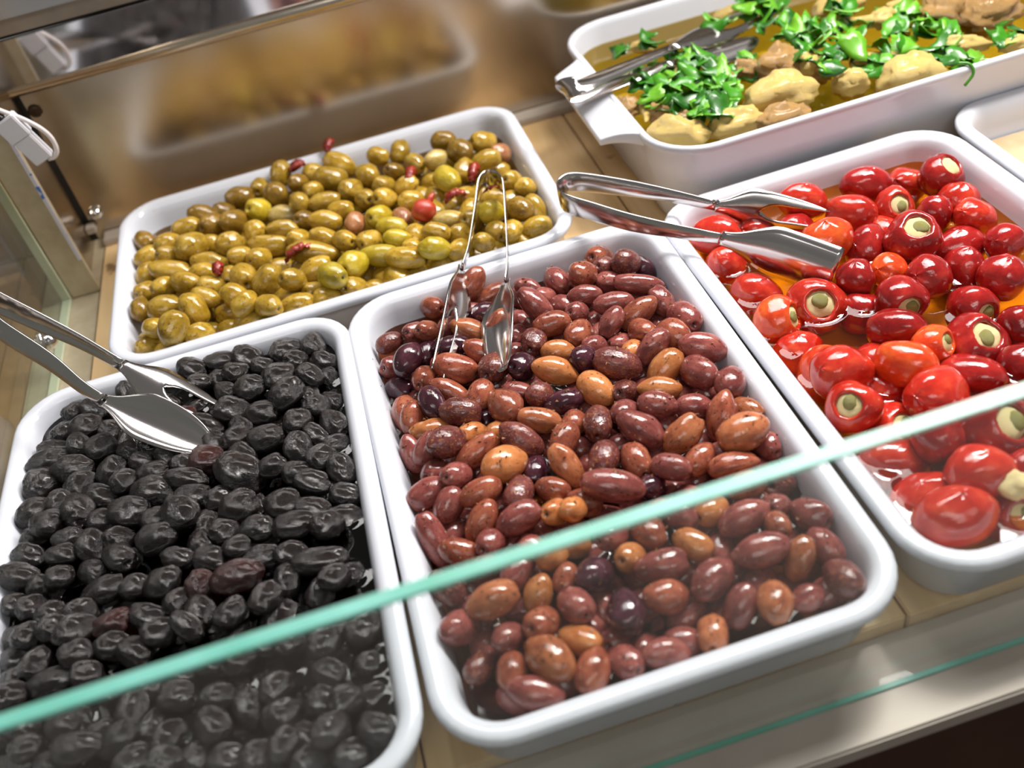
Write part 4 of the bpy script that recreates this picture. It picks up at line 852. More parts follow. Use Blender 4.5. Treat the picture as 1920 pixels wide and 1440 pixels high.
-29.40 -4.49 -0.48 -112 -7 -117 0.89 0.66 - v|wrinkled black olive, second from the side-glass side in the twelfth row from the back rim
-30.80 -3.29 -1.17 33 -14 169 0.83 0.66 - v|wrinkled black olive, first from the side-glass side in the eleventh row from the back rim
-28.55 -5.78 -0.68 118 5 179 1.07 0.66 - v|wrinkled black olive, third from the side-glass side in the twelfth row from the back rim
-26.82 -6.05 -0.64 149 -32 -166 0.79 0.66 - v|wrinkled black olive, second from the side-glass side in the thirteenth row from the back rim
-30.55 -5.90 -0.57 35 -24 -161 0.86 0.66 - v|wrinkled black olive, first from the side-glass side in the thirteenth row from the back rim
-30.51 -4.56 -1.17 40 -41 -139 0.85 0.66 - v|wrinkled black olive, first from the side-glass side in the twelfth row from the back rim
-27.44 -2.05 -0.58 -112 -34 -144 0.84 0.66 - v|wrinkled black olive, fourth from the side-glass side in the tenth row from the back rim
-23.92 -3.61 -0.68 57 -17 158 0.89 0.66 - v|wrinkled black olive, sixth from the side-glass side in the eleventh row from the back rim
-29.03 -1.50 -0.65 -21 -41 -139 0.81 0.66 - v|wrinkled black olive, third from the side-glass side in the tenth row from the back rim
-25.46 -7.42 -0.68 -116 -41 -139 0.81 0.66 - v|wrinkled black olive, third from the side-glass side in the thirteenth row from the back rim
-23.63 -7.66 -0.97 -139 -41 -139 0.85 0.66 - v|wrinkled black olive, fourth from the side-glass side in the thirteenth row from the back rim
-24.45 -8.94 -0.48 45 -1 -112 0.87 0.66 - v|wrinkled black olive, fifth from the side-glass side in the fourteenth row from the back rim
-22.31 -8.90 -0.57 2 10 -15 0.82 0.66 - v|wrinkled black olive, sixth from the side-glass side in the fourteenth row from the back rim
-20.56 -7.75 -0.65 -73 16 -7 0.84 0.66 - v|wrinkled black olive, seventh from the side-glass side in the fourteenth row from the back rim
-22.14 -7.61 -0.75 -167 5 179 0.84 0.66 - v|wrinkled black olive, fifth from the side-glass side in the thirteenth row from the back rim
-19.27 -8.23 -0.33 -7 -41 -139 0.83 0.66 - v|wrinkled black olive, eighth from the side-glass side in the fourteenth row from the back rim
-17.98 -7.47 -0.83 107 -27 -158 0.86 0.66 - v|wrinkled black olive, sixth from the side-glass side in the thirteenth row from the back rim
-16.85 -8.05 -0.50 -77 -41 -139 0.75 0.66 - v|wrinkled black olive, ninth from the side-glass side in the fourteenth row from the back rim
-15.15 -8.89 -0.23 152 -23 -137 0.86 0.67 - v|wrinkled black olive, tenth from the side-glass side in the fourteenth row from the back rim
-14.58 -7.65 -0.86 -127 -41 -139 0.74 0.66 - v|wrinkled black olive, seventh from the side-glass side in the thirteenth row from the back rim
-17.61 -10.34 -0.29 42 -23 -127 0.82 0.61 - v|wrinkled black olive, ninth from the side-glass side in the fifteenth row from the back rim
-20.39 -9.68 -0.53 160 -41 -139 0.81 0.66 - v|wrinkled black olive, seventh from the side-glass side in the fifteenth row from the back rim
-20.53 -11.25 -0.25 97 -7 -65 0.87 0.72 - v|wrinkled black olive, fourth from the side-glass side in the sixteenth row from the back rim
-19.02 -10.74 -0.68 89 16 -90 0.85 0.66 - v|wrinkled black olive, eighth from the side-glass side in the fifteenth row from the back rim
-17.57 -11.59 -0.64 -21 -28 -155 0.82 0.66 - v|wrinkled black olive, sixth from the side-glass side in the sixteenth row from the back rim
-17.50 -13.25 -0.33 91 -9 -123 0.75 0.58 - v|wrinkled black olive, second from the side-glass side in the seventeenth row from the back rim
-15.63 -11.50 -0.90 -30 10 -15 0.81 0.66 - v|wrinkled black olive, seventh from the side-glass side in the sixteenth row from the back rim
-15.19 -10.26 -0.69 -116 -4 145 0.83 0.66 - v|wrinkled black olive, tenth from the side-glass side in the fifteenth row from the back rim
-15.37 -13.34 -0.26 -88 39 30 0.87 0.70 - v|wrinkled black olive, fourth from the side-glass side in the seventeenth row from the back rim
-24.87 -10.37 -0.26 154 -19 13 0.96 0.64 - v|wrinkled black olive, fourth from the side-glass side in the fifteenth row from the back rim
-26.65 -10.37 0.12 -97 -2 172 1.04 0.64 - v|wrinkled black olive, second from the side-glass side in the fifteenth row from the back rim
-27.61 -8.77 -0.25 -12 -5 -1 0.74 0.57 - v|wrinkled black olive, fourth from the side-glass side in the fourteenth row from the back rim
-22.84 -10.85 -0.67 -45 -17 -118 0.84 0.66 - v|wrinkled black olive, sixth from the side-glass side in the fifteenth row from the back rim
-20.15 -12.87 -0.73 -20 -10 165 0.85 0.66 - v|wrinkled black olive, fifth from the side-glass side in the sixteenth row from the back rim
-21.41 -12.19 -0.85 17 41 41 0.75 0.66 - v|wrinkled black olive, third from the side-glass side in the sixteenth row from the back rim
-23.65 -9.81 -1.10 -1 -11 -103 0.83 0.66 - v|wrinkled black olive, fifth from the side-glass side in the fifteenth row from the back rim
-25.87 -9.45 -0.79 -119 41 41 0.78 0.66 - v|wrinkled black olive, third from the side-glass side in the fifteenth row from the back rim
-29.82 -7.66 -0.52 2 -10 165 0.83 0.66 - v|wrinkled black olive, second from the side-glass side in the fourteenth row from the back rim
-29.23 -9.27 -0.28 -20 -33 -145 0.75 0.57 - v|wrinkled black olive, third from the side-glass side in the fourteenth row from the back rim
-30.89 -7.63 -1.36 154 35 22 0.77 0.66 - v|wrinkled black olive, first from the side-glass side in the fourteenth row from the back rim
-22.72 -12.23 -0.25 -35 41 41 0.81 0.66 - v|wrinkled black olive, second from the side-glass side in the sixteenth row from the back rim
-16.55 -13.98 -1.08 -45 -37 -155 0.86 0.66 - v|wrinkled black olive, third from the side-glass side in the seventeenth row from the back rim
-24.33 -11.46 -0.60 118 -20 -153 0.85 0.66 - v|wrinkled black olive, first from the side-glass side in the sixteenth row from the back rim
-27.99 -10.26 -0.68 58 -27 -173 0.83 0.66 - v|wrinkled black olive, first from the side-glass side in the fifteenth row from the back rim
-18.73 -13.24 -0.62 9 -41 -139 0.87 0.66 - v|wrinkled black olive, first from the side-glass side in the seventeenth row from the back rim
-13.25 -8.47 -0.82 61 -25 -146 0.92 0.75 - v|wrinkled black olive, eleventh from the side-glass side in the fourteenth row from the back rim
-13.33 -10.04 -1.44 46 -37 -154 0.82 0.65 - v|wrinkled black olive, eleventh from the side-glass side in the fifteenth row from the back rim
-13.46 -11.74 -1.54 97 -30 -169 0.87 0.66 - v|wrinkled black olive, ninth from the side-glass side in the sixteenth row from the back rim
-13.45 -13.75 -0.71 -69 -3 145 0.83 0.65 - v|wrinkled black olive, sixth from the side-glass side in the seventeenth row from the back rim
-14.50 -12.11 -0.38 -93 41 41 0.84 0.66 - v|wrinkled black olive, eighth from the side-glass side in the sixteenth row from the back rim
-14.75 -14.30 -1.16 -164 19 -5 0.80 0.66 - v|wrinkled black olive, fifth from the side-glass side in the seventeenth row from the back rim
-13.44 -4.71 -1.25 65 -41 -142 0.83 0.66 - v|wrinkled black olive, fourteenth from the side-glass side in the twelfth row from the back rim
-13.30 -3.06 -2.29 147 14 20 0.69 0.57 - v|wrinkled black olive, thirteenth from the side-glass side in the eleventh row from the back rim
-13.45 -1.81 -2.26 25 12 3 0.86 0.66 - v|wrinkled black olive, fourteenth from the side-glass side in the tenth row from the back rim
-30.22 -13.72 -1.61 36 0 -112 0.98 0.74 - f|black olive sunk between others, mostly hidden, in the front third along the side-glass side
-30.41 -12.05 -1.98 -96 0 -96 0.98 0.74 - f|black olive sunk between others, mostly hidden, in the front third along the side-glass side
-30.48 -10.39 -2.11 -115 0 -44 0.98 0.74 - f|black olive sunk between others, mostly hidden, in the front third along the side-glass side
-30.37 -8.73 -2.22 139 0 -89 0.98 0.74 - f|black olive sunk between others, mostly hidden, in the front third along the side-glass side
-30.16 -5.70 -1.95 -177 0 -119 0.98 0.74 - f|black olive sunk between others, mostly hidden, in the front third along the side-glass side
-29.34 -2.98 -1.80 -109 0 -31 0.98 0.74 - f|black olive sunk between others, mostly hidden, in the middle third along the side-glass side
-29.26 0.08 -1.54 -68 -0 69 0.98 0.74 - f|black olive sunk between others, mostly hidden, in the middle third along the side-glass side
-28.64 -13.67 -1.66 176 0 -28 0.98 0.74 - f|black olive sunk between others, mostly hidden, in the front third along the side-glass side
-28.87 -12.08 -1.86 -154 0 -39 0.98 0.74 - f|black olive sunk between others, mostly hidden, in the front third along the side-glass side
-28.94 -10.39 -2.09 -97 0 -99 0.98 0.74 - f|black olive sunk between others, mostly hidden, in the front third along the side-glass side
-28.76 -6.49 -1.86 -20 0 -52 0.98 0.74 - f|black olive sunk between others, mostly hidden, in the front third along the side-glass side
-28.46 1.44 -1.98 150 0 -174 0.98 0.74 - f|black olive sunk between others, mostly hidden, in the middle third along the side-glass side
-28.69 2.99 -2.03 -61 0 -110 0.98 0.74 - f|black olive sunk between others, mostly hidden, in the middle third along the side-glass side
-28.50 5.44 -1.80 65 -0 155 0.98 0.74 - f|black olive sunk between others, mostly hidden, in the middle third along the side-glass side
-28.42 10.35 -1.80 -95 0 -76 0.98 0.74 - f|black olive sunk between others, mostly hidden, in the back third along the side-glass side
-27.15 -14.16 -1.13 95 0 -80 0.98 0.74 - f|black olive sunk between others, mostly hidden, in the front third along the side-glass side
-27.27 -12.43 -1.45 -57 -0 120 0.98 0.74 - f|black olive sunk between others, mostly hidden, in the front third along the side-glass side
-27.47 -10.79 -1.93 -162 0 -58 0.98 0.74 - f|black olive sunk between others, mostly hidden, in the front third along the side-glass side
-27.24 -8.11 -1.62 78 -0 105 0.98 0.74 - f|black olive sunk between others, mostly hidden, in the front third along the side-glass side
-27.27 -6.33 -1.92 -42 -0 76 0.98 0.74 - f|black olive sunk between others, mostly hidden, in the front third along the side-glass side
-27.23 -3.01 -1.80 -113 0 -147 0.98 0.74 - f|black olive sunk between others, mostly hidden, in the middle third along the side-glass side
-26.66 -9.48 -2.32 -164 0 -127 0.98 0.74 - f|black olive sunk between others, mostly hidden, in the front third along the side-glass side
-26.37 6.80 -1.80 71 0 -127 0.98 0.74 - f|black olive sunk between others, mostly hidden, in the back third along the side-glass side
-26.25 13.82 -1.80 -118 0 -102 0.98 0.74 - f|black olive sunk between others, mostly hidden, in the back third along the side-glass side
-26.02 -13.51 -1.97 -116 0 -0 0.98 0.74 - f|black olive sunk between others, mostly hidden, in the front third along the side-glass side
-25.99 -11.92 -2.04 -71 0 -117 0.98 0.74 - f|black olive sunk between others, mostly hidden, in the front third along the side-glass side
-25.90 -5.10 -1.88 32 0 -99 0.98 0.74 - f|black olive sunk between others, mostly hidden, in the middle third along the side-glass side
-25.58 10.93 -1.32 102 -0 67 0.98 0.74 - f|black olive sunk between others, mostly hidden, in the back third along the side-glass side
-25.02 1.05 -1.72 44 0 -75 0.98 0.74 - f|black olive sunk between others, mostly hidden, in the middle third along the middle
-25.05 2.67 -1.96 -171 0 -9 0.98 0.74 - f|black olive sunk between others, mostly hidden, in the middle third along the middle
-25.05 4.11 -1.88 73 0 -20 0.98 0.74 - f|black olive sunk between others, mostly hidden, in the middle third along the middle
-24.93 12.48 -1.86 134 -0 68 0.98 0.74 - f|black olive sunk between others, mostly hidden, in the back third along the middle
-24.41 -13.78 -1.55 88 -0 48 0.98 0.74 - f|black olive sunk between others, mostly hidden, in the front third along the middle
-24.41 -12.21 -1.72 129 -0 159 0.98 0.74 - f|black olive sunk between others, mostly hidden, in the front third along the middle
-24.50 -6.07 -1.73 -127 -0 89 0.98 0.74 - f|black olive sunk between others, mostly hidden, in the front third along the middle
-24.10 10.54 -1.53 33 0 -57 0.98 0.74 - f|black olive sunk between others, mostly hidden, in the back third along the middle
-24.17 13.90 -2.29 128 -0 13 0.98 0.74 - f|black olive sunk between others, mostly hidden, in the back third along the middle
-24.00 -4.68 -2.29 -56 -0 156 0.98 0.74 - f|black olive sunk between others, mostly hidden, in the middle third along the middle
-23.49 12.02 -2.02 6 0 -124 0.98 0.74 - f|black olive sunk between others, mostly hidden, in the back third along the middle
-22.95 -13.98 -1.32 -12 -0 89 0.98 0.74 - f|black olive sunk between others, mostly hidden, in the front third along the middle
-22.93 2.53 -1.80 157 -0 36 0.98 0.74 - f|black olive sunk between others, mostly hidden, in the middle third along the middle
-22.88 5.35 -1.81 8 -0 76 0.98 0.74 - f|black olive sunk between others, mostly hidden, in the middle third along the middle
-22.81 9.15 -1.54 -151 0 -31 0.98 0.74 - f|black olive sunk between others, mostly hidden, in the back third along the middle
-22.52 -12.67 -2.07 -63 -0 149 0.98 0.74 - f|black olive sunk between others, mostly hidden, in the front third along the middle
-22.44 -9.48 -1.82 166 0 -95 0.98 0.74 - f|black olive sunk between others, mostly hidden, in the front third along the middle
-22.39 -5.23 -1.76 109 -0 138 0.98 0.74 - f|black olive sunk between others, mostly hidden, in the middle third along the middle
-22.09 10.48 -1.99 -141 0 -98 0.98 0.74 - f|black olive sunk between others, mostly hidden, in the back third along the middle
-22.11 13.83 -1.84 66 -0 67 0.98 0.74 - f|black olive sunk between others, mostly hidden, in the back third along the middle
-21.72 -7.87 -2.02 149 0 -82 0.98 0.74 - f|black olive sunk between others, mostly hidden, in the front third along the middle
-21.37 12.05 -1.59 92 0 -144 0.98 0.74 - f|black olive sunk between others, mostly hidden, in the back third along the middle
-21.18 -13.60 -1.87 -153 0 -123 0.98 0.74 - f|black olive sunk between others, mostly hidden, in the front third along the middle
-20.77 -5.31 -1.77 -178 0 -53 0.98 0.74 - f|black olive sunk between others, mostly hidden, in the middle third along the middle
-20.79 5.79 -1.68 -54 0 -41 0.98 0.74 - f|black olive sunk between others, mostly hidden, in the back third along the middle
-20.58 13.43 -2.05 138 -0 10 0.98 0.74 - f|black olive sunk between others, mostly hidden, in the back third along the middle
-20.04 6.96 -1.97 62 -0 132 0.98 0.74 - f|black olive sunk between others, mostly hidden, in the back third along the middle
-19.99 10.21 -1.80 -33 0 -33 0.98 0.74 - f|black olive sunk between others, mostly hidden, in the back third along the middle
-19.70 -13.65 -1.88 55 0 -100 0.98 0.74 - f|black olive sunk between others, mostly hidden, in the front third along the middle
-19.65 -11.56 -1.80 123 0 -169 0.98 0.74 - f|black olive sunk between others, mostly hidden, in the front third along the middle
-19.61 -9.02 -1.60 -54 0 -57 0.98 0.74 - f|black olive sunk between others, mostly hidden, in the front third along the middle
-19.51 -6.31 -1.47 48 0 -136 0.98 0.74 - f|black olive sunk between others, mostly hidden, in the front third along the middle
-19.51 -3.14 -1.80 -18 0 -64 0.98 0.74 - f|black olive sunk between others, mostly hidden, in the middle third along the middle
-18.92 -7.66 -2.20 130 0 -112 0.98 0.74 - f|black olive sunk between others, mostly hidden, in the front third along the middle
-18.87 -4.92 -2.11 -23 -0 115 0.98 0.74 - f|black olive sunk between others, mostly hidden, in the middle third along the middle
-18.19 -13.71 -1.84 -67 0 -134 0.98 0.74 - f|black olive sunk between others, mostly hidden, in the front third along the brown-olive side
-18.17 -2.32 -2.09 126 0 -94 0.98 0.74 - f|black olive sunk between others, mostly hidden, in the middle third along the brown-olive side
-18.06 2.25 -1.63 85 0 -86 0.98 0.74 - f|black olive sunk between others, mostly hidden, in the middle third along the brown-olive side
-18.05 3.97 -2.01 67 0 -66 0.98 0.74 - f|black olive sunk between others, mostly hidden, in the middle third along the brown-olive side
-18.02 5.61 -2.00 -58 0 -143 0.98 0.74 - f|black olive sunk between others, mostly hidden, in the back third along the brown-olive side
-18.11 7.08 -2.09 41 -0 173 0.98 0.74 - f|black olive sunk between others, mostly hidden, in the back third along the brown-olive side
-17.49 -7.99 -2.02 -100 0 -128 0.98 0.74 - f|black olive sunk between others, mostly hidden, in the front third along the brown-olive side
-17.42 -5.90 -1.29 -158 -0 55 0.98 0.74 - f|black olive sunk between others, mostly hidden, in the front third along the brown-olive side
-17.31 -0.63 -1.62 85 0 -134 0.98 0.74 - f|black olive sunk between others, mostly hidden, in the middle third along the brown-olive side
-17.22 0.91 -1.72 -65 -0 12 0.98 0.74 - f|black olive sunk between others, mostly hidden, in the middle third along the brown-olive side
-17.15 12.27 -1.80 85 0 -104 0.98 0.74 - f|black olive sunk between others, mostly hidden, in the back third along the brown-olive side
-16.80 -12.56 -1.57 -133 0 -41 0.98 0.74 - f|black olive sunk between others, mostly hidden, in the front third along the brown-olive side
-16.83 -10.92 -1.79 0 0 -52 0.98 0.74 - f|black olive sunk between others, mostly hidden, in the front third along the brown-olive side
-16.84 -9.30 -1.97 -22 0 -145 0.98 0.74 - f|black olive sunk between others, mostly hidden, in the front third along the brown-olive side
-16.82 -4.53 -2.00 49 0 -155 0.98 0.74 - f|black olive sunk between others, mostly hidden, in the middle third along the brown-olive side
-16.55 3.80 -1.76 157 0 -122 0.98 0.74 - f|black olive sunk between others, mostly hidden, in the middle third along the brown-olive side
-16.44 6.52 -1.69 -47 0 -42 0.98 0.74 - f|black olive sunk between others, mostly hidden, in the back third along the brown-olive side
-16.49 8.63 -1.73 72 0 -92 0.98 0.74 - f|black olive sunk between others, mostly hidden, in the back third along the brown-olive side
-16.50 10.27 -1.87 7 -0 166 0.98 0.74 - f|black olive sunk between others, mostly hidden, in the back third along the brown-olive side
-16.06 -6.71 -1.80 142 0 -62 0.98 0.74 - f|black olive sunk between others, mostly hidden, in the front third along the brown-olive side
-15.93 -3.25 -2.32 103 0 -68 0.98 0.74 - f|black olive sunk between others, mostly hidden, in the middle third along the brown-olive side
-15.27 -1.10 -1.80 -139 0 -42 0.98 0.74 - f|black olive sunk between others, mostly hidden, in the middle third along the brown-olive side
-15.04 12.23 -1.80 -126 0 -45 0.98 0.74 - f|black olive sunk between others, mostly hidden, in the back third along the brown-olive side
-14.85 -12.31 -1.93 12 0 -118 0.98 0.74 - f|black olive sunk between others, mostly hidden, in the front third along the brown-olive side
-14.69 -8.84 -1.80 -150 0 -134 0.98 0.74 - f|black olive sunk between others, mostly hidden, in the front third along the brown-olive side'''.strip().split('\n')
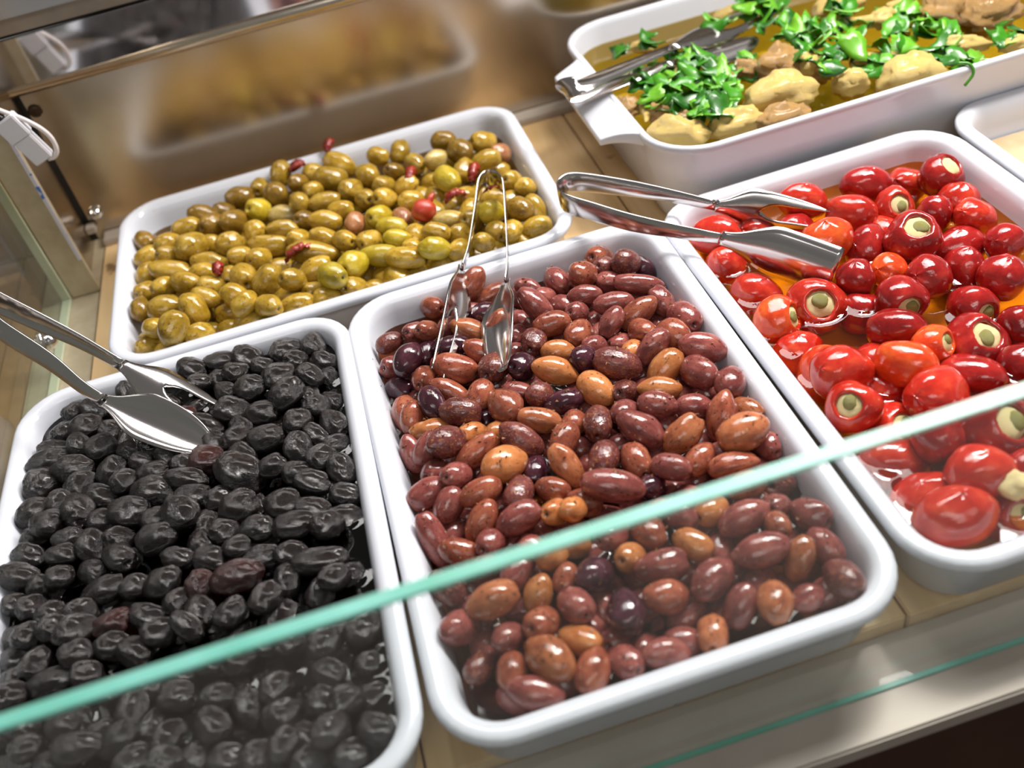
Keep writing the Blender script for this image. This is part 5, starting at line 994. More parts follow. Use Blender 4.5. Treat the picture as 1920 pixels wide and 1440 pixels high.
ROWS['g'] = '''
-25.00 33.37 -0.58 151 6 -56 0.96 0.73 d v|dark-green olive, first from the steel-post side in the second row from the back rim
-24.59 30.69 -0.46 -48 9 -178 1.11 0.77 - v|yellow-green olive, first from the steel-post side in the fourth row from the back rim
-24.90 29.04 -0.97 59 38 -140 0.99 0.77 - v|yellow-green olive, first from the steel-post side in the fifth row from the back rim
-22.80 30.99 0.06 -86 21 29 0.98 0.74 - v|yellow-green olive, second from the steel-post side in the fourth row from the back rim
-21.38 32.28 0.02 -116 -5 -1 1.20 0.87 - v|yellow-green olive, first from the steel-post side in the third row from the back rim
-20.06 33.49 0.16 171 17 -22 1.14 0.76 d v|dark-green olive, second from the steel-post side in the second row from the back rim
-19.39 31.85 -0.01 -146 -21 -139 1.08 0.87 d v|dark-green olive, second from the steel-post side in the third row from the back rim
-17.69 31.29 0.04 96 31 45 1.13 0.89 d v|dark-green olive, fourth from the steel-post side in the fourth row from the back rim
-17.06 35.27 -0.19 6 2 -8 1.11 0.80 d v|dark-green olive, first from the steel-post side in the first row from the back rim
-15.51 36.70 -0.58 -20 -11 -103 1.03 0.71 - v|yellow-green olive, second from the steel-post side in the first row from the back rim
-13.58 36.99 -0.15 -176 43 -128 1.06 0.85 - v|green olive standing tallest against the back wall at mid tray
-14.16 33.74 0.00 -124 17 108 1.16 0.92 d v|dark-green olive, fourth from the steel-post side in the second row from the back rim
-15.71 32.18 -0.08 -107 -41 -139 1.08 0.86 y v|bright-green olive, third from the steel-post side in the third row from the back rim
-13.82 31.31 -0.71 -21 -12 163 1.37 0.77 w v|pale-green olive, fourth from the steel-post side in the third row from the back rim
-16.16 29.04 -0.00 50 2 -76 0.98 0.80 - v|yellow-green olive, seventh from the steel-post side in the fifth row from the back rim
-14.11 28.36 -0.06 52 -6 169 1.19 0.65 - v|yellow-green olive, eighth from the steel-post side in the fifth row from the back rim
-20.97 29.12 0.27 -60 14 32 1.28 1.02 - v|yellow-green olive, fourth from the steel-post side in the fifth row from the back rim
-18.11 28.07 0.17 26 -14 -154 1.07 0.84 - v|yellow-green olive, sixth from the steel-post side in the fifth row from the back rim
-22.84 29.24 -0.04 -113 -38 -152 1.01 0.72 - v|yellow-green olive, third from the steel-post side in the fifth row from the back rim
-22.87 27.73 -0.40 166 -13 162 1.53 0.77 - v|yellow-green olive, second from the steel-post side in the fifth row from the back rim
-19.96 27.51 -0.50 -30 10 -15 1.36 0.77 - v|yellow-green olive, fifth from the steel-post side in the fifth row from the back rim
-20.36 26.10 -0.44 42 10 -15 1.10 0.77 - v|yellow-green olive, second from the steel-post side in the sixth row from the back rim
-19.69 30.47 -0.83 -81 -41 -139 1.01 0.77 - v|yellow-green olive, third from the steel-post side in the fourth row from the back rim
-17.43 26.43 -0.08 150 22 30 0.96 0.68 - v|yellow-green olive, third from the steel-post side in the sixth row from the back rim
-16.17 25.66 -0.29 170 -23 -137 0.96 0.77 - v|yellow-green olive, fourth from the steel-post side in the sixth row from the back rim
-15.24 27.11 -0.38 142 -10 165 1.51 0.77 - v|yellow-green olive, fifth from the steel-post side in the sixth row from the back rim
-12.20 34.36 0.00 -125 41 41 0.99 0.69 d v|dark-green olive, fifth from the steel-post side in the second row from the back rim
-12.41 30.87 0.29 -125 -7 -86 0.99 0.72 - v|yellow-green olive, fifth from the steel-post side in the fourth row from the back rim
-11.26 32.69 0.00 21 -21 -140 0.84 0.68 - v|yellow-green olive, fifth from the steel-post side in the third row from the back rim
-9.73 33.69 0.02 -54 13 -18 1.31 0.92 - v|yellow-green olive, sixth from the steel-post side in the second row from the back rim
-8.77 36.68 -0.58 -75 -27 146 1.36 0.88 - v|yellow-green olive, fifth from the steel-post side in the first row from the back rim
-10.80 35.76 -0.32 -78 -38 -152 1.10 0.78 - v|yellow-green olive, fourth from the steel-post side in the first row from the back rim
-10.50 30.39 0.00 -103 -1 -5 1.26 0.74 - v|yellow-green olive, sixth from the steel-post side in the fourth row from the back rim
-9.42 28.59 -0.00 -10 2 -8 0.95 0.66 - v|yellow-green olive, eleventh from the steel-post side in the fifth row from the back rim
-8.34 30.99 0.00 -67 -23 -127 1.17 0.82 - v|yellow-green olive, seventh from the steel-post side in the fourth row from the back rim
-10.82 27.62 0.00 13 13 -18 1.23 0.75 - v|yellow-green olive, tenth from the steel-post side in the fifth row from the back rim
-8.70 26.16 0.00 86 -12 81 0.92 0.71 r v|brownish-pink olive, eighth from the steel-post side in the sixth row from the back rim
-12.38 29.32 -0.49 49 -41 -139 0.94 0.77 d v|dark-green olive, ninth from the steel-post side in the fifth row from the back rim
-11.19 25.65 -0.13 11 -20 154 1.06 0.71 - v|yellow-green olive, seventh from the steel-post side in the sixth row from the back rim
-12.97 26.77 -0.47 107 41 41 1.09 0.77 - v|yellow-green olive, sixth from the steel-post side in the sixth row from the back rim
-9.75 24.25 0.01 -32 -10 -58 1.05 0.73 - v|yellow-green olive, seventh from the steel-post side in the seventh row from the back rim
-12.23 24.30 -0.24 153 -13 162 1.91 0.77 - v|yellow-green olive, sixth from the steel-post side in the seventh row from the back rim
-17.29 23.25 -0.00 -52 -8 -80 1.28 0.93 - v|yellow-green olive, third from the steel-post side in the eighth row from the back rim
-18.48 24.94 -0.65 91 -11 -103 1.05 0.77 - v|yellow-green olive, fifth from the steel-post side in the seventh row from the back rim
-15.66 22.14 -0.03 -43 29 -155 1.22 0.88 - v|yellow-green olive, fourth from the steel-post side in the eighth row from the back rim
-13.82 20.59 0.42 23 -40 -146 1.06 0.74 - v|yellow-green olive, ninth from the steel-post side in the ninth row from the back rim
-12.13 21.64 -0.07 -148 -12 6 1.22 0.88 - v|yellow-green olive, eleventh from the steel-post side in the ninth row from the back rim
-9.59 20.88 0.03 -41 -21 -125 1.22 0.94 y v|bright-green olive, thirteenth from the steel-post side in the ninth row from the back rim
-11.06 19.48 0.54 52 -7 -50 1.16 0.87 y v|bright green olive with a dark pit slit by the front rim
-11.95 21.63 -1.75 122 -41 -139 0.94 0.77 - v|yellow-green olive, twelfth from the steel-post side in the ninth row from the back rim
-21.53 24.81 0.02 -124 -17 158 1.11 0.76 - v|yellow-green olive, third from the steel-post side in the seventh row from the back rim
-23.23 25.31 -0.07 142 -20 -141 0.96 0.70 - v|yellow-green olive, second from the steel-post side in the seventh row from the back rim
-24.84 26.62 -0.95 -106 -26 -133 1.01 0.77 - v|yellow-green olive, first from the steel-post side in the sixth row from the back rim
-25.11 24.13 -0.62 34 5 95 1.08 0.76 d v|dark-green olive, first from the steel-post side in the seventh row from the back rim
-23.01 22.43 0.00 88 -16 -173 1.22 0.88 - v|yellow-green olive, first from the steel-post side in the eighth row from the back rim
-20.94 21.08 0.06 -91 45 -72 1.20 0.91 - v|yellow-green olive, fourth from the steel-post side in the ninth row from the back rim
-20.27 22.48 -0.14 100 -20 154 1.01 0.68 - v|yellow-green olive, second from the steel-post side in the eighth row from the back rim
-19.86 23.88 -0.33 112 21 -2 0.96 0.77 - v|yellow-green olive, fourth from the steel-post side in the seventh row from the back rim
-18.04 21.28 0.05 -143 33 -43 1.01 0.78 - v|yellow-green olive, seventh from the steel-post side in the ninth row from the back rim
-23.82 20.50 -0.07 -113 -16 -53 0.89 0.69 - v|yellow-green olive, third from the steel-post side in the ninth row from the back rim
-22.21 18.95 0.49 51 -38 40 1.25 0.92 - v|yellow-green olive, second from the steel-post side in the tenth row from the back rim
-24.58 21.75 -1.89 75 -41 -139 1.10 0.77 - v|yellow-green olive, first from the steel-post side in the ninth row from the back rim
-22.72 19.14 -1.27 103 2 -8 1.39 0.77 - v|yellow-green olive, first from the steel-post side in the tenth row from the back rim
-24.54 20.15 -1.26 -127 -21 -152 1.09 0.77 - v|yellow-green olive, second from the steel-post side in the ninth row from the back rim
-18.81 21.42 -1.31 78 -1 -5 1.07 0.77 - v|yellow-green olive, sixth from the steel-post side in the ninth row from the back rim
-20.61 20.86 -2.09 128 6 -11 1.31 0.77 - v|yellow-green olive, fifth from the steel-post side in the ninth row from the back rim
-20.77 18.95 -0.61 171 30 28 1.00 0.77 - v|yellow-green olive, third from the steel-post side in the tenth row from the back rim
-17.33 19.43 0.41 -104 23 -163 0.99 0.73 - v|yellow-green olive, fourth from the steel-post side in the tenth row from the back rim
-15.73 18.76 0.12 -85 -4 -48 1.07 0.77 - v|yellow-green olive, sixth from the steel-post side in the tenth row from the back rim
-17.28 19.03 -0.95 -94 -2 172 1.23 0.77 - v|yellow-green olive, fifth from the steel-post side in the tenth row from the back rim
-14.62 21.33 -1.37 -20 -1 -5 1.58 0.77 - v|yellow-green olive, eighth from the steel-post side in the ninth row from the back rim
-13.96 18.88 -0.54 126 1 175 1.20 0.77 - v|yellow-green olive, seventh from the steel-post side in the tenth row from the back rim
-11.89 18.98 -0.78 -174 18 18 1.05 0.77 - v|yellow-green olive, eighth from the steel-post side in the tenth row from the back rim
-12.75 20.25 -0.94 -108 -41 -139 0.97 0.77 - v|yellow-green olive, tenth from the steel-post side in the ninth row from the back rim
-9.96 19.15 -0.70 -15 -36 -137 0.98 0.77 - v|yellow-green olive, tenth from the steel-post side in the tenth row from the back rim
-18.57 34.40 -0.61 -126 41 41 1.10 0.77 d v|dark-green olive, third from the steel-post side in the second row from the back rim
-5.54 35.70 -0.31 -69 -2 -52 0.96 0.75 - v|yellow-green olive, sixth from the steel-post side in the first row from the back rim
-3.69 35.99 -0.59 -75 -12 60 1.06 0.77 - v|yellow-green olive, seventh from the steel-post side in the first row from the back rim
-6.76 32.56 0.00 33 6 104 1.09 0.87 - v|yellow-green olive, sixth from the steel-post side in the third row from the back rim
-4.67 32.03 -0.06 -48 -41 -142 0.95 0.67 d v|dark-green olive, seventh from the steel-post side in the third row from the back rim
-2.93 32.24 -0.00 29 13 -63 0.91 0.73 - v|yellow-green olive, eighth from the steel-post side in the third row from the back rim
-1.29 31.88 -0.00 87 -8 -154 0.97 0.72 w v|pale-green olive, ninth from the steel-post side in the third row from the back rim
-0.18 34.56 0.00 -23 -2 172 0.99 0.79 d v|dark-green olive, seventh from the steel-post side in the second row from the back rim
0.74 32.13 0.00 -132 11 113 1.24 0.92 d v|dark-green olive, tenth from the steel-post side in the third row from the back rim
2.85 32.75 -0.18 -118 -28 -163 1.18 0.83 - v|dark green olive leaning in the far back corner of its tray
3.81 31.66 -0.98 44 -40 -147 0.95 0.77 r v|brownish-pink olive, twelfth from the steel-post side in the third row from the back rim
2.41 30.17 -0.38 -178 5 179 1.18 0.77 - v|yellow-green olive, tenth from the steel-post side in the fourth row from the back rim
-1.06 28.48 -0.00 108 -4 -75 1.30 0.93 y v|large bright green olive beside the curled red pepper strip
0.49 29.72 -0.38 123 5 -118 1.04 0.77 - v|yellow-green olive, ninth from the steel-post side in the fourth row from the back rim
-4.17 29.32 0.00 -25 16 -171 0.94 0.66 - v|yellow-green olive, fifteenth from the steel-post side in the fifth row from the back rim
-5.75 30.95 -0.43 142 -41 -139 1.04 0.77 - v|yellow-green olive, eighth from the steel-post side in the fourth row from the back rim
-6.11 28.25 0.04 91 -30 -137 1.05 0.79 - v|yellow-green olive, thirteenth from the steel-post side in the fifth row from the back rim
-7.49 29.19 -0.04 -161 -18 -72 1.06 0.75 - v|yellow-green olive, twelfth from the steel-post side in the fifth row from the back rim
-4.29 27.68 -0.44 -19 -2 179 0.98 0.77 - v|yellow-green olive, fourteenth from the steel-post side in the fifth row from the back rim
-6.81 26.14 -0.06 53 -28 -140 1.14 0.81 y v|bright-green olive, ninth from the steel-post side in the sixth row from the back rim
-5.23 25.93 -0.63 61 11 93 1.05 0.77 r v|brownish-pink olive, tenth from the steel-post side in the sixth row from the back rim
-6.22 24.58 -0.30 174 -13 162 1.11 0.77 y v|bright-green olive, eighth from the steel-post side in the seventh row from the back rim
-6.09 22.57 -0.02 137 13 -18 0.92 0.65 y v|bright-green olive, sixth from the steel-post side in the eighth row from the back rim
-8.06 23.53 -0.24 133 -23 -127 1.09 0.79 - v|yellow-green olive, fifth from the steel-post side in the eighth row from the back rim
-4.74 23.32 -0.68 150 -11 -115 1.06 0.77 - v|yellow-green olive, seventh from the steel-post side in the eighth row from the back rim
-3.30 21.34 0.25 -113 17 -22 1.04 0.70 - v|yellow-green olive, sixteenth from the steel-post side in the ninth row from the back rim
-2.07 23.69 -0.57 16 -6 169 1.16 0.77 w v|pale-green olive, ninth from the steel-post side in the seventh row from the back rim
-3.81 19.47 0.30 25 30 11 1.11 0.77 y v|bright-green olive, twelfth from the steel-post side in the tenth row from the back rim
-5.13 21.35 -0.55 -162 -41 -139 1.06 0.77 - v|yellow-green olive, fifteenth from the steel-post side in the ninth row from the back rim
-1.69 21.42 -0.58 68 41 41 0.97 0.77 - v|yellow-green olive, seventeenth from the steel-post side in the ninth row from the back rim
-2.06 19.79 -0.66 47 27 37 1.06 0.77 - v|yellow-green olive, thirteenth from the steel-post side in the tenth row from the back rim
0.93 22.31 -0.02 -125 -36 -156 1.07 0.83 y v|bright-green olive, ninth from the steel-post side in the eighth row from the back rim
-0.27 24.38 -0.61 -149 -17 -118 1.02 0.77 - v|yellow-green olive, tenth from the steel-post side in the seventh row from the back rim
-0.02 26.12 -0.62 45 -41 -139 1.08 0.77 - v|yellow-green olive, eleventh from the steel-post side in the sixth row from the back rim
2.92 21.96 -0.16 152 9 114 1.11 0.84 d v|dark-green olive, tenth from the steel-post side in the eighth row from the back rim
4.22 25.02 -0.52 4 38 29 0.88 0.68 - v|yellow-green olive, eleventh from the steel-post side in the seventh row from the back rim
3.48 26.52 -0.57 -137 -41 -139 0.99 0.77 - v|yellow-green olive, twelfth from the steel-post side in the sixth row from the back rim
4.14 22.37 -1.08 145 47 -86 1.21 0.77 - v|yellow-green olive, eleventh from the steel-post side in the eighth row from the back rim
3.70 20.18 -0.91 124 -1 -5 1.07 0.77 - v|yellow-green olive, nineteenth from the steel-post side in the ninth row from the back rim
1.76 19.65 -0.24 51 -9 -123 0.86 0.67 - v|yellow-green olive, fifteenth from the steel-post side in the tenth row from the back rim
0.83 20.91 -0.84 -81 -4 -79 0.96 0.77 - v|yellow-green olive, eighteenth from the steel-post side in the ninth row from the back rim
-0.44 19.25 -0.23 170 41 41 0.84 0.68 - v|yellow-green olive, fourteenth from the steel-post side in the tenth row from the back rim
-0.58 22.65 -0.43 46 -41 -139 1.02 0.77 - v|yellow-green olive, eighth from the steel-post side in the eighth row from the back rim
-7.41 21.67 -0.54 72 13 -18 1.61 0.77 y v|bright-green olive, fourteenth from the steel-post side in the ninth row from the back rim
-5.92 19.88 -0.03 147 10 -15 1.39 0.77 - v|yellow-green olive, eleventh from the steel-post side in the tenth row from the back rim
-22.37 25.69 -1.70 -130 0 -14 1.12 0.85 - f|green olive sunk between others, mostly hidden, in the middle third along the steel-post end
-22.40 29.37 -1.66 10 0 -131 1.12 0.85 - f|green olive sunk between others, mostly hidden, in the middle third along the steel-post end
-21.55 31.15 -1.97 -20 -0 103 1.12 0.85 - f|green olive sunk between others, mostly hidden, in the middle third along the steel-post end
-21.00 22.56 -1.61 -60 0 -89 1.12 0.85 - f|green olive sunk between others, mostly hidden, in the front third along the steel-post end
-20.74 33.79 -1.70 -118 0 -166 1.12 0.85 - f|green olive sunk between others, mostly hidden, in the back third along the steel-post end
-19.91 24.04 -2.13 -97 -0 22 1.12 0.85 - f|green olive sunk between others, mostly hidden, in the front third along the steel-post end
-18.93 19.73 -1.76 53 0 -21 1.12 0.85 - f|green olive sunk between others, mostly hidden, in the front third along the steel-post end
-19.13 28.93 -1.70 158 -0 85 1.12 0.85 - f|green olive sunk between others, mostly hidden, in the middle third along the steel-post end
-17.48 23.98 -1.69 -87 0 -35 1.12 0.85 - f|green olive sunk between others, mostly hidden, in the front third along the steel-post end
-17.51 31.38 -1.72 -4 -0 12 1.12 0.85 - f|green olive sunk between others, mostly hidden, in the middle third along the steel-post end
-17.50 35.49 -1.76 -132 0 -73 1.12 0.85 - f|green olive sunk between others, mostly hidden, in the back third along the steel-post end
-16.93 20.57 -2.07 40 0 -24 1.12 0.85 - f|green olive sunk between others, mostly hidden, in the front third along the steel-post end
-15.00 19.84 -1.71 101 0 -24 1.12 0.85 - f|green olive sunk between others, mostly hidden, in the front third along the middle
-15.15 25.53 -1.68 82 0 -179 1.12 0.85 - f|green olive sunk between others, mostly hidden, in the middle third along the middle
-15.08 32.97 -1.70 154 -0 94 1.12 0.85 - f|green olive sunk between others, mostly hidden, in the back third along the middle
-15.07 35.40 -1.70 -35 0 -114 1.12 0.85 - f|green olive sunk between others, mostly hidden, in the back third along the middle
-14.18 26.90 -2.04 -83 -0 137 1.12 0.85 - f|green olive sunk between others, mostly hidden, in the middle third along the middle
-14.27 28.92 -1.70 -95 -0 13 1.12 0.85 - f|green olive sunk between others, mostly hidden, in the middle third along the middle
-13.42 24.79 -1.67 -14 0 -132 1.12 0.85 - f|green olive sunk between others, mostly hidden, in the middle third along the middle
-11.84 32.97 -1.70 -37 0 -34 1.12 0.85 - f|green olive sunk between others, mostly hidden, in the back third along the middle
-11.01 20.21 -1.86 121 0 -95 1.12 0.85 - f|green olive sunk between others, mostly hidden, in the front third along the middle
-11.01 25.00 -1.82 144 0 -98 1.12 0.85 - f|green olive sunk between others, mostly hidden, in the middle third along the middle
-10.22 28.92 -1.70 -70 -0 174 1.12 0.85 - f|green olive sunk between others, mostly hidden, in the middle third along the middle
-9.40 33.80 -1.72 84 0 -122 1.12 0.85 - f|green olive sunk between others, mostly hidden, in the back third along the middle
-8.65 19.66 -1.83 27 0 -172 1.12 0.85 - f|green olive sunk between others, mostly hidden, in the front third along the middle
-8.90 22.42 -2.17 15 0 -109 1.12 0.85 - f|green olive sunk between others, mostly hidden, in the front third along the middle
-8.60 24.31 -1.79 54 0 -152 1.12 0.85 - f|green olive sunk between others, mostly hidden, in the middle third along the middle
-8.60 31.35 -1.70 -29 -0 15 1.12 0.85 - f|green olive sunk between others, mostly hidden, in the middle third along the middle
-7.66 21.13 -2.01 -46 0 -78 1.12 0.85 - f|green olive sunk between others, mostly hidden, in the front third along the middle
-7.79 28.11 -1.70 -104 0 -8 1.12 0.85 - f|green olive sunk between others, mostly hidden, in the middle third along the middle
-6.91 19.44 -1.23 160 0 -76 1.12 0.85 - f|green olive sunk between others, mostly hidden, in the front third along the middle
-6.81 22.68 -2.34 126 0 -64 1.12 0.85 - f|green olive sunk between others, mostly hidden, in the front third along the middle
-6.97 33.77 -1.70 -148 0 -122 1.12 0.85 - f|green olive sunk between others, mostly hidden, in the back third along the middle
-5.45 19.95 -1.75 -2 -0 103 1.12 0.85 - f|green olive sunk between others, mostly hidden, in the front third along the middle
-5.36 29.72 -1.70 93 0 -45 1.12 0.85 - f|green olive sunk between others, mostly hidden, in the middle third along the middle
-4.49 21.51 -2.18 74 0 -74 1.12 0.85 - f|green olive sunk between others, mostly hidden, in the front third along the tong end
-3.63 19.69 -1.51 90 0 -35 1.12 0.85 - f|green olive sunk between others, mostly hidden, in the front third along the tong end
-3.83 25.21 -1.50 41 0 -81 1.12 0.85 - f|green olive sunk between others, mostly hidden, in the middle third along the tong end
-3.93 28.34 -1.87 106 0 -144 1.12 0.85 - f|green olive sunk between others, mostly hidden, in the middle third along the tong end
-2.91 26.89 -1.45 174 0 -75 1.12 0.85 - f|green olive sunk between others, mostly hidden, in the middle third along the tong end
-3.23 30.26 -2.05 161 0 -92 1.12 0.85 - f|green olive sunk between others, mostly hidden, in the middle third along the tong end
-3.08 32.44 -1.84 -157 0 -150 1.12 0.85 - f|green olive sunk between others, mostly hidden, in the back third along the tong end
-2.18 28.69 -1.51 3 -0 111 1.12 0.85 - f|green olive sunk between others, mostly hidden, in the middle third along the tong end
-1.87 31.07 -1.50 -149 0 -33 1.12 0.85 - f|green olive sunk between others, mostly hidden, in the middle third along the tong end
-2.16 34.25 -1.91 91 0 -156 1.12 0.85 - f|green olive sunk between others, mostly hidden, in the back third along the tong end
-1.24 20.44 -2.10 111 -0 98 1.12 0.85 - f|green olive sunk between others, mostly hidden, in the front third along the tong end
-1.16 26.89 -1.63 -138 -0 132 1.12 0.85 - f|green olive sunk between others, mostly hidden, in the middle third along the tong end
-1.22 32.83 -1.63 96 0 -107 1.12 0.85 - f|green olive sunk between others, mostly hidden, in the back third along the tong end
-0.61 29.62 -1.61 -166 0 -131 1.12 0.85 - f|green olive sunk between others, mostly hidden, in the middle third along the tong end
0.20 19.49 -1.68 19 -0 67 1.12 0.85 - f|green olive sunk between others, mostly hidden, in the front third along the tong end
0.34 23.37 -1.82 11 0 -82 1.12 0.85 - f|green olive sunk between others, mostly hidden, in the front third along the tong end
0.26 33.81 -1.70 60 0 -56 1.12 0.85 - f|green olive sunk between others, mostly hidden, in the back third along the tong end
0.87 27.83 -2.01 -81 -0 101 1.12 0.85 - f|green olive sunk between others, mostly hidden, in the middle third along the tong end
1.03 30.59 -2.23 -151 -0 19 1.12 0.85 - f|green olive sunk between others, mostly hidden, in the middle third along the tong end
2.02 20.10 -1.86 -105 -0 147 1.12 0.85 - f|green olive sunk between others, mostly hidden, in the front third along the tong end
1.94 26.30 -1.60 -125 0 -14 1.12 0.85 - f|green olive sunk between others, mostly hidden, in the middle third along the tong end
2.04 29.32 -1.86 167 0 -162 1.12 0.85 - f|green olive sunk between others, mostly hidden, in the middle third along the tong end
2.08 33.93 -1.79 79 -0 45 1.12 0.85 - f|green olive sunk between others, mostly hidden, in the back third along the tong end
2.78 24.84 -1.33 -54 0 -149 1.12 0.85 - f|green olive sunk between others, mostly hidden, in the middle third along the tong end
2.80 27.73 -1.60 63 0 -27 1.12 0.85 - f|green olive sunk between others, mostly hidden, in the middle third along the tong end
3.00 30.84 -1.99 101 0 -16 1.12 0.85 - f|green olive sunk between others, mostly hidden, in the middle third along the tong end'''.strip().split('\n')
